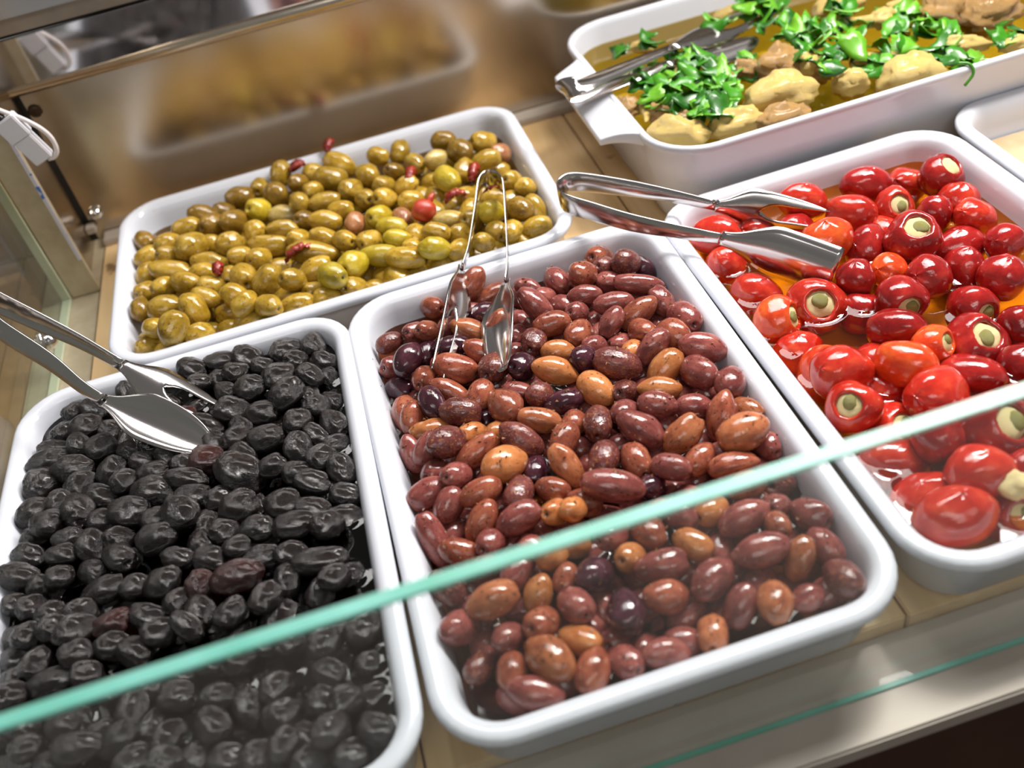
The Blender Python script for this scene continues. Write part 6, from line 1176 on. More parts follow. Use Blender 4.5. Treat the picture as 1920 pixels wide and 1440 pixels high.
ROWS['r'] = '''
20.92 14.14 -0.98 173 17 -22 1.58 1.17 1.17 r c|red pepper, fifth from the brown-olive side in the first row from the back rim
25.58 14.06 -1.17 175 10 -15 1.62 1.20 1.20 d c|deep-red pepper, seventh from the brown-olive side in the first row from the back rim
28.63 13.97 -2.15 151 -43 52 1.21 1.21 1.52 r c|red pepper, eighth from the brown-olive side in the first row from the back rim
29.84 12.20 -0.87 -2 -29 136 1.39 1.39 1.29 d o|red pepper with only pale cream showing, highest in the back corner
22.99 11.54 -1.11 -105 -43 52 1.19 1.19 1.61 r c|red pepper, sixth from the brown-olive side in the first row from the back rim
25.83 11.10 -1.32 45 19 -22 1.25 1.25 1.16 r o|red pepper with a round stuffed opening behind the tong fork tips
27.46 9.03 -1.09 -175 -10 165 1.03 1.03 1.10 d c|deep-red pepper, sixth from the brown-olive side in the second row from the back rim
29.73 9.93 -1.50 175 10 -15 1.31 1.21 1.21 r c|red pepper, seventh from the brown-olive side in the second row from the back rim
29.39 7.67 -1.25 151 -43 52 1.14 1.14 1.46 r c|red pepper, fourth from the brown-olive side in the third row from the back rim
24.57 6.96 -0.79 21 -5 7 1.61 1.61 1.50 d o|deep red pepper with a cream and green stuffed top, behind the middle of its tray
20.01 9.24 -0.81 175 -5 -1 1.65 1.35 1.35 o c|orange-red pepper touching the tip of the tong fork
22.36 8.41 -1.75 151 -43 52 1.50 1.21 1.21 d c|deep-red pepper, third from the brown-olive side in the second row from the back rim
27.48 6.21 -2.00 176 -1 -5 1.62 1.21 1.21 d c|deep-red pepper, third from the brown-olive side in the third row from the back rim
29.23 4.39 -1.11 142 -46 65 1.13 1.13 1.29 d c|deep-red pepper, eighth from the brown-olive side in the fourth row from the back rim
14.09 12.99 -0.75 -114 -46 65 1.21 1.21 1.62 r c|red pepper, first from the brown-olive side in the first row from the back rim
16.96 12.89 -1.55 151 -43 52 1.21 1.21 1.41 r c|red pepper, third from the brown-olive side in the first row from the back rim
19.62 12.68 -2.21 142 -46 65 1.21 1.21 1.48 d c|deep-red pepper, fourth from the brown-olive side in the first row from the back rim
13.93 11.03 -1.78 169 -26 21 1.17 1.17 1.24 r c|red pepper, first from the brown-olive side in the second row from the back rim
14.88 13.97 -2.54 175 10 -15 1.33 1.21 1.21 r c|red pepper, second from the brown-olive side in the first row from the back rim
19.95 5.40 -1.15 175 -5 -1 1.15 1.12 1.12 d c|deep-red pepper, fourth from the brown-olive side in the fourth row from the back rim
22.07 5.31 -1.28 142 -46 65 1.04 1.04 1.08 o c|orange-red pepper, fifth from the brown-olive side in the fourth row from the back rim
23.57 3.53 -1.10 142 -46 65 1.30 1.26 1.26 d c|deep-red pepper, sixth from the brown-olive side in the fourth row from the back rim
26.14 3.87 -1.88 -175 -10 165 1.21 1.21 1.56 d c|deep-red pepper, seventh from the brown-olive side in the fourth row from the back rim
27.20 1.63 -1.10 175 10 -15 1.32 1.27 1.27 d c|deep-red pepper, sixth from the brown-olive side in the fifth row from the back rim
20.99 2.26 -1.14 56 -64 27 1.46 1.46 1.36 d o|deep-red stuffed pepper, fourth from the brown-olive side in the fifth row from the back rim
24.64 0.58 -1.88 -22 -73 122 1.41 1.41 1.31 d o|deep-red stuffed pepper, fifth from the brown-olive side in the fifth row from the back rim
14.49 7.65 -2.07 169 27 -34 1.63 1.21 1.21 r c|red pepper, first from the brown-olive side in the third row from the back rim
14.24 4.39 -1.65 -64 2 -125 1.40 1.40 1.30 o o|orange-red stuffed pepper, first from the brown-olive side in the fourth row from the back rim
17.04 4.84 -1.94 -31 -34 124 1.69 1.69 1.57 r o|red pepper with its stuffed opening facing straight up and ringed by creases
19.47 3.76 -2.54 -97 -38 40 1.21 1.21 1.21 d c|deep-red pepper, third from the brown-olive side in the fourth row from the back rim
19.54 0.23 -1.18 -114 -46 65 1.19 1.19 1.61 d c|deep-red pepper, third from the brown-olive side in the fifth row from the back rim
14.84 -2.08 -0.75 151 -43 52 1.47 1.47 1.81 r c|red pepper, first from the brown-olive side in the sixth row from the back rim
14.52 2.15 -2.54 176 2 -8 1.44 1.21 1.21 r c|red pepper, first from the brown-olive side in the fifth row from the back rim
18.23 -2.84 -0.75 -101 -41 46 1.21 1.21 1.63 o c|orange-red pepper, fourth from the brown-olive side in the sixth row from the back rim
20.42 -1.91 -0.92 37 -51 85 1.11 1.11 1.03 o o|orange-red stuffed pepper, fifth from the brown-olive side in the sixth row from the back rim
23.04 -2.09 -1.82 -7 27 -91 1.63 1.63 1.52 d o|deep red pepper with a wide cream ring and green centre above the glass edge
21.33 -4.23 -2.00 -109 -45 58 1.35 1.35 1.82 d c|deep-red pepper, fourth from the brown-olive side in the seventh row from the back rim
25.85 -2.02 -1.61 -30 -26 172 1.19 1.19 1.11 d o|deep-red stuffed pepper, seventh from the brown-olive side in the sixth row from the back rim
14.97 -0.32 -2.38 19 -10 104 1.62 1.62 1.51 o o|orange-red stuffed pepper, second from the brown-olive side in the fifth row from the back rim
17.65 -0.63 -2.54 83 -17 158 1.21 1.21 1.23 r c|red pepper, third from the brown-olive side in the sixth row from the back rim
17.21 -2.90 -2.54 174 13 -18 1.63 1.21 1.21 r c|red pepper, second from the brown-olive side in the sixth row from the back rim
14.24 -4.53 -0.85 -24 -37 73 1.36 1.36 1.27 r o|red stuffed pepper, first from the brown-olive side in the seventh row from the back rim
18.46 -5.45 -0.98 142 -46 65 1.43 1.43 1.93 r c|red pepper, third from the brown-olive side in the seventh row from the back rim
24.41 9.61 -2.15 142 -46 65 1.21 1.21 1.21 r c|red pepper, fourth from the brown-olive side in the second row from the back rim
24.19 -4.55 -1.91 175 10 -15 1.21 1.21 1.21 d c|deep-red pepper, fifth from the brown-olive side in the seventh row from the back rim
19.78 -8.42 -1.18 36 -4 26 1.80 1.80 1.68 d o|largest deep red pepper, torn stuffed opening, just under the glass edge
16.83 -8.12 -0.91 174 -12 6 1.22 1.22 1.32 d c|deep-red pepper, second from the brown-olive side in the eighth row from the back rim
16.10 -5.74 -2.53 18 -25 68 1.44 1.44 1.34 r o|red stuffed pepper, second from the brown-olive side in the seventh row from the back rim
14.89 -7.75 -2.44 172 20 -26 1.71 1.27 1.27 r c|red pepper, first from the brown-olive side in the eighth row from the back rim
17.40 -10.84 -0.88 175 10 -15 1.65 1.26 1.26 r c|red pepper, second from the brown-olive side in the ninth row from the back rim
14.96 -10.25 -2.47 175 -11 4 1.73 1.28 1.28 r c|red pepper, first from the brown-olive side in the ninth row from the back rim
15.09 -12.48 -1.23 175 6 -11 1.86 1.38 1.38 r c|broad red pepper lying against the front rim
18.17 -12.68 -2.54 32 -24 30 1.34 1.34 1.25 d o|split pepper spilling pale cream with a green centre by the front rim
19.93 -11.13 -1.80 175 10 -15 1.21 1.21 1.21 d c|deep-red pepper, third from the brown-olive side in the ninth row from the back rim
22.33 -7.15 -1.89 81 -10 165 1.21 1.21 1.21 d c|deep-red pepper, fourth from the brown-olive side in the eighth row from the back rim'''.strip().split('\n')

def olive_mesh(name, seed, pointed=.25, power=1.0, wr=0.0, dent=0.0, hole=True, nu=26, nv=20):
    V = []; F = []; off = Vector((seed*7.3, seed*3.1, seed*1.7))
    for i in range(nu+1):
        t = math.pi*i/nu; x = math.cos(t); r = max(0.0, math.sin(t))**power
        if x < 0: x = x*(1+pointed*(abs(x)**3)*.25); r *= (1-pointed*.35*abs(math.cos(t))**3)
        for j in range(nv):
            a = 6.2832*j/nv; xx, rr = x, r
            if hole and t < .55: k = math.exp(-(t/.16)**2); xx = x-.22*k
            y, z = rr*math.cos(a), rr*math.sin(a)
            p = Vector((xx, y, z)); k = 1.0
            if wr:
                q = Vector((p.x*1.1, p.y*2.6, p.z*2.6))
                k += wr*(1-2*abs(noise.noise(q+off)))*.55+wr*.5*noise.noise(p*1.3+off)
                k += wr*.35*(1-2*abs(noise.noise(q*2.3+off)))
            if dent: k += dent*noise.noise(p*1.1+off)+dent*.35*noise.noise(p*2.4+off)
            V.append((p.x*k, p.y*k, p.z*k))
    for i in range(nu):
        for j in range(nv): F.append((i*nv+j, (i+1)*nv+j, (i+1)*nv+(j+1) % nv, i*nv+(j+1) % nv))
    me = bpy.data.meshes.new(name); me.from_pydata(V, [], F); me.update()
    bm = bmesh.new(); bm.from_mesh(me); bmesh.ops.remove_doubles(bm, verts=bm.verts[:], dist=1e-5); bmesh.ops.recalc_face_normals(bm, faces=bm.faces[:]); bm.to_mesh(me); bm.free()
    me.polygons.foreach_set('use_smooth', [True]*len(me.polygons)); return me
KM = [olive_mesh('brown_olive', s, (.1, .3, .6, .2, .4, .1)[s], (.92, .9, .88, .94, .9, .86)[s], 0, (.06, .1, .08, .14, .05, .1)[s], s != 2) for s in range(6)]
BM_ = [olive_mesh('black_olive', s+11, .05, .88, .085, .12, s % 3 == 0, 44, 36) for s in range(8)]
GM = [olive_mesh('green_olive', s+31, .08, .84, 0, .12, s % 2 == 0) for s in range(5)]
for L_ in (KM, BM_, GM):
    for me in L_: me.materials.append(MK['m'])
def place(name, meshes, mats, row, group, cat):
    q, lab = row.split('|'); f = q.split(); n = [float(v) for v in f[:8]]
    o = bpy.data.objects.new(name, random.choice(meshes)); C.objects.link(o)
    o.location = Vector(n[:3])*CM; o.rotation_euler = [math.radians(v) for v in n[3:6]]
    o.scale = (n[6]*CM*1.06, n[7]*CM*random.uniform(1.05, 1.12), n[7]*CM*1.08)
    o.material_slots[0].link = 'OBJECT'; o.material_slots[0].material = mats[f[8]]
    if f[9] == 'f': tag(o, lab, 'olive', group+' lying deep, '+lab.split('mostly hidden, ')[1])
    else: tag(o, lab, 'olive', group)
    return o
for row in ROWS['k']: place('brown_olive', KM, MK, row, 'brown olives in the middle tray', 'k')
for row in ROWS['b']: place('black_olive', BM_, MB, row, 'wrinkled black olives in their tray', 'b')
for row in ROWS['g']: place('green_olive', GM, MG, row, 'green olives in the back tray', 'g')
def wet(t):
    out = []
    for row in ROWS[t]:
        f = [float(v) for v in row.split('|')[0].split()[:9 if t == 'r' else 8]]
        r = (f[6]*f[7])**.5; out.append((f[0], f[1], f[2], r, r))
    return out
for t, z, m, nm, lab in (('k', -1.85, M_brine, 'olive_brine', 'brown brine pooled between the brown olives'), ('b', -1.15, M_juice, 'olive_juice', 'dark juice pooled between the black olives'),
                         ('g', -2.0, M_gbrine, 'olive_brine', 'yellow brine low between the green olives'), ('r', -1.75, M_oil, 'pepper_oil', 'orange oil pooled around the red peppers')):
    x, y, r = TP[t]; W, D = DIM[t]; ins = 1.2+.16*abs(z)
    tag(flat_fill(nm, x, y, r, W-2*ins, D-2*ins, 2.0, z, m, wet(t)), lab, 'liquid', None, 'stuff')

# ------------------------------------------------------------------ stuffed peppers
def pepper_mesh(name, seed, nu=30, nv=40):
    prof = [(.30, .34), (.40, .56), (.44, .74), (.485, .84), (.57, .865), (.70, .78), (.84, .60), (.96, .32), (1, .04), (.97, -.25), (.87, -.52), (.68, -.76), (.42, -.92), (.16, -1.0), (.0, -1.02)]
    P = catmull([(a, 0, b) for a, b in prof], 3); V = []; F = []; off = Vector((seed*5.1, seed*2.3, seed))
    for p in P:
        for j in range(nv):
            a = 6.2832*j/nv; rho = p.x; z = p.z
            lob = 1+.05*math.cos(3*a+seed)*min(1, rho)+.03*math.cos(2*a+seed*2)
            q = Vector((math.cos(a)*1.2, math.sin(a)*1.2, z))
            k = lob+.10*noise.noise(q*1.2+off)
            wr = math.exp(-((rho-.5)/.3)**2)*(1 if z > 0 else .3)
            k += wr*.05*noise.noise(Vector((math.cos(a)*4.5, math.sin(a)*4.5, z*.8))+off)
            k += .022*noise.noise(Vector((math.cos(a)*4, math.sin(a)*4, z*3.2))+off)
            V.append((rho*math.cos(a)*k, rho*math.sin(a)*k, z*(1+.05*noise.noise(q+off*2))))
    n = len(P)
    for i in range(n-1):
        for j in range(nv): F.append((i*nv+j, (i+1)*nv+j, (i+1)*nv+(j+1) % nv, i*nv+(j+1) % nv))
    me = bpy.data.meshes.new(name); me.from_pydata(V, [], F); me.update()
    bm = bmesh.new(); bm.from_mesh(me); bmesh.ops.remove_doubles(bm, verts=bm.verts[:], dist=1e-5); bmesh.ops.recalc_face_normals(bm, faces=bm.faces[:]); bm.to_mesh(me); bm.free()
    me.polygons.foreach_set('use_smooth', [True]*len(me.polygons)); me.materials.append(MP['r']); return me
PM = [pepper_mesh('stuffed_pepper', s) for s in range(7)]
def blob_mesh(name, seed, m, amp=.2, nu=12, nv=16, flat=1.0, fr=2.0):
    V = []; F = []; off = Vector((seed*3.7, seed, seed*1.9))
    for i in range(nu+1):
        t = math.pi*i/nu
        for j in range(nv):
            a = 6.2832*j/nv; p = Vector((math.sin(t)*math.cos(a), math.sin(t)*math.sin(a), math.cos(t)))
            k = 1+amp*noise.noise(p*fr*.6+off)+amp*.6*noise.noise(p*fr*1.6+off)
            V.append((p.x*k, p.y*k, p.z*k*flat))
    for i in range(nu):
        for j in range(nv): F.append((i*nv+j, (i+1)*nv+j, (i+1)*nv+(j+1) % nv, i*nv+(j+1) % nv))
    me = bpy.data.meshes.new(name); me.from_pydata(V, [], F); me.update()
    bm = bmesh.new(); bm.from_mesh(me); bmesh.ops.remove_doubles(bm, verts=bm.verts[:], dist=1e-5); bmesh.ops.recalc_face_normals(bm, faces=bm.faces[:]); bm.to_mesh(me); bm.free()
    me.polygons.foreach_set('use_smooth', [True]*len(me.polygons)); me.materials.append(m); return me
CR = [blob_mesh('filling', s, M_cream, .18) for s in range(3)]; CA = [blob_mesh('green_centre', s+5, M_caper, .12) for s in range(3)]
for i, row in enumerate(ROWS['r']):
    q, lab = row.split('|'); f = q.split(); n = [float(v) for v in f[:9]]
    o = bpy.data.objects.new('stuffed_pepper', random.choice(PM)); C.objects.link(o)
    o.location = Vector(n[:3])*CM; o.rotation_euler = [math.radians(v) for v in n[3:6]]; o.scale = Vector(n[6:9])*CM*1.06
    o.material_slots[0].link = 'OBJECT'; o.material_slots[0].material = MP[f[9]]
    tag(o, lab, 'pepper', 'stuffed red peppers in oil')
    if f[10] == 'o':
        c = bpy.data.objects.new('filling', random.choice(CR)); link(c, o); c.location = (0, 0, .66); c.scale = (.50, .50, .21)
        if 'only pale cream' not in lab:
            g = bpy.data.objects.new('green_centre', random.choice(CA)); link(g, o); g.location = (.09, -.06, .80); g.scale = (.30, .26, .13); g.rotation_euler = (0, 0, random.random()*3)

o = bpy.data.objects.new('cream_lump', blob_mesh('cream_lump', 4, M_cream, .3)); link(o); o.location = Vector((18.25, -12.2, -.75))*CM; o.scale = (.8*CM, .75*CM, .65*CM)
tag(o, 'lump of pale cream filling lying loose between the peppers near the front rim', 'filling')

# ------------------------------------------------------------------ red bits among the green olives
def strip_piece(name, c, r, span, wdt, tilt, yaw, lab):
    V = []; F = []; n = 14
    for i in range(n+1):
        a = span*(i/n-.5); k = 1+.12*math.sin(i*2.3)
        for s, h in ((-1, 0), (0, .18), (1, 0), (0, -.12)):
            V.append((r*k*math.sin(a)+.1*s*math.sin(i), s*wdt*(1-.5*abs(i/n*2-1)**3), r*k*math.cos(a)*.9-r*.6+h+.08*math.sin(i*1.7+s)))
    for i in range(n):
        for j in range(4): F.append((i*4+j, i*4+(j+1) % 4, (i+1)*4+(j+1) % 4, (i+1)*4+j))
    F += [(0, 1, 2, 3), tuple(range(n*4, n*4+4))]
    o = mesh(name, V, F, M_tomato); fix_normals(o); o.location = Vector(c)*CM; o.rotation_euler = (tilt, 0, yaw)
    return tag(o, lab, 'pepper piece', 'dried red pepper pieces among the green olives')
RB = [[-3.6, 24.61, 0.3], [-3.6, 29.92, 0.1], [-1.1, 24.94, 0.2], [0.94, 27.48, 0.2], [1.39, 24.13, 0.3], [-12.06, 36.68, -0.1], [-9.09, 38.34, 0.1], [-13.1, 23.93, 0.0], [-18.99, 24.57, 0.0]]
o = bpy.data.objects.new('small_red_pepper', blob_mesh('small_red_pepper', 3, M_smallred, .07)); link(o); o.location = Vector(RB[0])*CM; o.scale = (.95*CM, .85*CM, .85*CM)
tag(o, 'glossy round red pepper with a pointed tip among the green olives', 'pepper')
tip = bpy.data.objects.new('pepper_tip', blob_mesh('pepper_tip', 9, M_smallred, .1)); link(tip, o); tip.location = (.75, .75, .5); tip.scale = (.6, .28, .28); tip.rotation_euler = (0, -.5, .8)
for i, (rr, sp, tl, yw, lb) in enumerate([(.9, 3.6, .5, 1.3, 'curled red pepper strip standing behind the round red pepper'), (.8, 3.2, .2, .2, 'shrivelled red pepper strip beside the round red pepper, toward the tongs'),
        (1.0, 2.6, .3, 1.2, 'red pepper strip showing past the tong loop'), (1.1, 2.4, .1, .1, 'red pepper strip framed inside the tong loop'), (.8, 2.2, .6, .5, 'red pepper scrap near the back rim, beside the tallest green olive'),
        (.8, 2.6, .2, 1.2, 'red pepper scrap standing on the back rim of the green olive tray'), (1.15, 2.9, .1, .35, 'arched red pepper strip near the front rim of the green olive tray'), (.9, 1.8, .3, 1.5, 'narrow red pepper strip standing near the post end of the green olives')]):
    z = list(RB[i+1]); z[2] += .45
    strip_piece('red_pepper_piece', z, rr, sp, .42, tl, yw, lb)

# ------------------------------------------------------------------ casserole dish
CX, CY, CW, CD = 33.0, 30.0, 41.6, 24.4
CPROF = [(1.9, -4.2), (1.5, -4.1), (1.2, -3.6), (.35, 1.0), (.2, 2.3), (.02, 2.6), (0, 2.9), (.12, 3.08), (.3, 3.1), (.5, 3.0), (.62, 2.6), (.8, 1.2), (1.7, -3.0), (2.2, -3.5), (3, -3.7)]
cas = tag(basin('casserole_dish', CX, CY, .013, CW, CD, CPROF, 4.2, M_cass, n=10), 'deep white oval-cornered casserole dish of marinated mushrooms under chopped parsley', 'dish')
def handle():
    V = []; F = []; xs = np.linspace(0, 1, 9); ys = np.linspace(-1, 1, 13)
    for top in (1, 0):
        for a in xs:
            for b_ in ys:
                half = 6.6-.9*a+.9*(1-a)**3
                x = 12.7-2.9*a; y = 29.0+b_*half
                z = 3.02-.12*a-.3*a**3*(1 if top else 1)-(0 if top else .55+.5*(1-a))
                V.append((x, y, z))
    nb = len(ys); k = len(xs)*nb
    for i in range(len(xs)-1):
        for j in range(nb-1):
            a = i*nb+j; F.append((a, a+1, a+nb+1, a+nb)); F.append((k+a, k+a+nb, k+a+nb+1, k+a+1))
    per = [i*nb for i in range(len(xs))]+[(len(xs)-1)*nb+j for j in range(1, nb)]+[i*nb+nb-1 for i in range(len(xs)-2, -1, -1)]
    for a, b_ in zip(per[:-1], per[1:]): F.append((a, b_, k+b_, k+a))
    o = mesh('handle', V, F, M_cass); fix_normals(o)
    bv = o.modifiers.new('edge', 'BEVEL'); bv.width = .0015; bv.segments = 3; bv.limit_method = 'ANGLE'
    put(o, cas)
cas_loc = cas.location.copy(); handle()
tag(flat_fill('dish_oil', CX, CY, .013, CW-1.7, CD-1.7, 3.4, 1.2, M_coil, res=1.0), 'golden oil around the mushroom pieces in the casserole dish', 'liquid', None, 'stuff')
MY = [blob_mesh('mushroom_piece', s+20, M_mushy, .38, 18, 24, 1, 2.2) for s in range(5)]; MBR = [blob_mesh('mushroom_piece', s+40, M_mushb, .45, 18, 24, 1, 2.6) for s in range(4)]
def stem_mesh(seed):
    V = []; F = []; n = 10; k = 14
    for i in range(k+1):
        t = i/k*2-1; y0 = .5*t*t-.25; r = (.55+.25*t)*math.sqrt(max(.02, 1-abs(t)**6))
        for j in range(n): a = 6.2832*j/n; V.append((t, y0+r*math.cos(a), r*math.sin(a)))
    for i in range(k):
        for j in range(n): F.append((i*n+j, i*n+(j+1) % n, (i+1)*n+(j+1) % n, (i+1)*n+j))
    F += [tuple(range(n)), tuple(range(k*n, k*n+n))]
    me = bpy.data.meshes.new('mushroom_piece'); me.from_pydata(V, [], F); me.update(); me.polygons.foreach_set('use_smooth', [True]*len(me.polygons)); me.materials.append(M_mushy); return me
MS = [stem_mesh(0)]
MUSH = [
"15.07 21.62 2.20 -22 1.81 0.95 y",
"14.13 25.77 2.20 79 1.23 0.45 s",
"13.36 27.26 2.20 -15 0.83 0.83 b",
"15.10 25.14 2.20 -30 0.78 0.57 b",
"16.36 23.74 2.20 -30 0.81 0.36 b",
"19.25 20.78 2.20 -5 1.81 0.78 y",
"22.02 19.73 2.20 -8 1.71 0.70 b",
"23.36 22.63 2.20 -11 2.33 1.29 y",
"25.34 26.84 2.20 -48 1.43 1.18 b",
"27.24 25.95 2.20 30 1.09 0.67 y",
"18.99 30.17 2.20 -48 0.69 0.56 b",
"23.21 27.89 2.20 6 0.85 0.59 b",
"21.44 27.18 2.20 30 0.50 0.38 b",
"20.41 27.89 2.20 6 0.42 0.30 b",
"34.43 34.61 1.70 -22 1.84 0.83 y",
"34.25 31.61 1.70 -43 1.61 0.45 s",
"36.13 30.18 1.70 -18 1.06 0.62 y",
"38.22 31.92 1.70 -15 0.90 0.40 y",
"40.33 28.47 1.70 -22 1.79 1.22 b",
"42.60 26.48 1.70 -1 1.97 1.20 b",
"32.63 25.43 1.70 -26 1.68 0.29 s",
"32.87 21.02 1.70 -5 2.09 1.20 y",
"28.79 22.59 1.70 -72 1.22 0.81 y",
"28.07 25.37 1.70 -72 0.84 0.67 b",
"31.04 25.02 1.70 -15 0.75 0.42 y",
"32.44 29.02 1.70 -38 0.70 0.35 s",
"38.50 23.21 1.70 -22 1.49 0.50 y",
"41.20 21.24 1.70 -15 0.97 0.49 y",
"18.42 37.74 1.50 -1 1.01 0.42 y",
"26.98 39.39 1.50 -5 1.46 0.43 y"]
for i, (row, lab) in enumerate(zip(MUSH, [
"largest pale mushroom piece in the front corner next to the handle",
"curved pale stem beside the handle-end front corner",
"brown mushroom piece tucked under the tongs by the handle",
"small brown cap beside the curved pale stem",
"brown mushroom edge under the parsley by the front corner piece",
"yellowish mushroom piece against the front rim, second along from the handle",
"brown frilled mushroom piece below the biggest cream piece at the front rim",
"biggest cream mushroom piece with herb flecks, at the front rim",
"rough brown mushroom chunk standing behind the biggest cream piece",
"pale hooked mushroom piece next to the rough brown chunk",
"small golden mushroom bit inside the parsley heap",
"yellow-brown mushroom piece between the parsley heap and rough brown chunk",
"narrow brown bit in the middle of the parsley heap",
"tiny pale bit in the middle of the parsley heap",
"pale yellow mushroom cap at the back, beside the parsley bunch",
"long pale stem slanting from the back cap",
"cut pale stem block standing in the oil at the back",
"golden stem end behind the cut stem block",
"large tan mushroom at the back beyond the cut stem block",
"large brown-streaked mushroom at the back, furthest from the handle",
"thin pale stem strip floating mid dish",
"rounded cream mushroom with herb flecks alone at the front rim",
"pale mushroom piece leaning at the front rim past a parsley blade",
"brown mushroom piece behind the leaning pale piece",
"small yellow mushroom bit below the thin stem strip",
"short tan stem bit above the thin stem strip",
"flat golden mushroom piece under the oil near the far front rim",
"golden mushroom edge in the oil at the far end",
"flat pale piece by the back wall beside the tong arm",
"pale stem by the back wall near the tong fork"])):
    f = row.split(); n = [float(v) for v in f[:6]]
    o = bpy.data.objects.new('mushroom_piece', random.choice({'y': MY, 'b': MBR, 's': MS}[f[6]])); C.objects.link(o)
    o.location = (n[0]*CM, n[1]*CM, (n[2]+.0)*CM); o.rotation_euler = (random.uniform(-.3, .3), random.uniform(-.25, .25), math.radians(n[3]))
    o.scale = (n[4]*1.12*CM, n[5]*1.4*CM, min(n[4], n[5]*1.35, 1.8)*CM)
    tag(o, lab, 'mushroom', 'marinated mushroom pieces in the casserole')
def leaf_mesh(seed):
    rnd = random.Random(seed); V = []; F = []; n = 12
    out = []
    for i in range(n):
        a = 6.2832*i/n; r = (.55+.45*abs(math.sin(a*1.5+seed)))*(1+.15*rnd.uniform(-1, 1)); out.append((r*math.cos(a), .62*r*math.sin(a)))
    bend = rnd.uniform(.2, .7)
    zf = lambda x, y: bend*(x*x)*.5-.5*abs(y)*rnd.uniform(.2, .5)
    for h in (0, .05):
        V.append((0, 0, h))
        for x, y in out: V.append((x*.55, y*.55, zf(x*.55, y*.55)+h))
        for x, y in out: V.append((x, y, zf(x, y)+h))
    k = 2*n+1
    for b_ in (0, k):
        for i in range(n):
            j = (i+1) % n; F += [(b_, b_+1+i, b_+1+j), (b_+1+i, b_+1+n+i, b_+1+n+j, b_+1+j)]
    for i in range(n): j = (i+1) % n; F.append((1+n+i, 1+n+j, k+1+n+j, k+1+n+i))
    me = bpy.data.meshes.new('parsley_leaf'); me.from_pydata(V, [], F); me.update(); me.polygons.foreach_set('use_smooth', [True]*len(me.polygons)); me.materials.append(M_leaf); return me
LM = [leaf_mesh(s) for s in range(6)]
PLAB = [["parsley leaf in the heap between the tongs and the front handle-end corner", "parsley heap at the handle end"], ["parsley leaf in the heap beside the rough brown mushroom chunk", "parsley by the brown chunk"], ["parsley leaf in the bunch at the back, past the tong fork", "parsley bunch at the back"], ["parsley leaf floating on the oil mid dish", "parsley floating mid dish"], ["parsley leaf at the back between cap and large tan mushrooms", "parsley among the back mushrooms"], ["parsley leaf beyond the lone round mushroom at the far end", "parsley at the far end"], ["stray parsley leaf lying behind the tong arms", "stray parsley by the tongs"]]
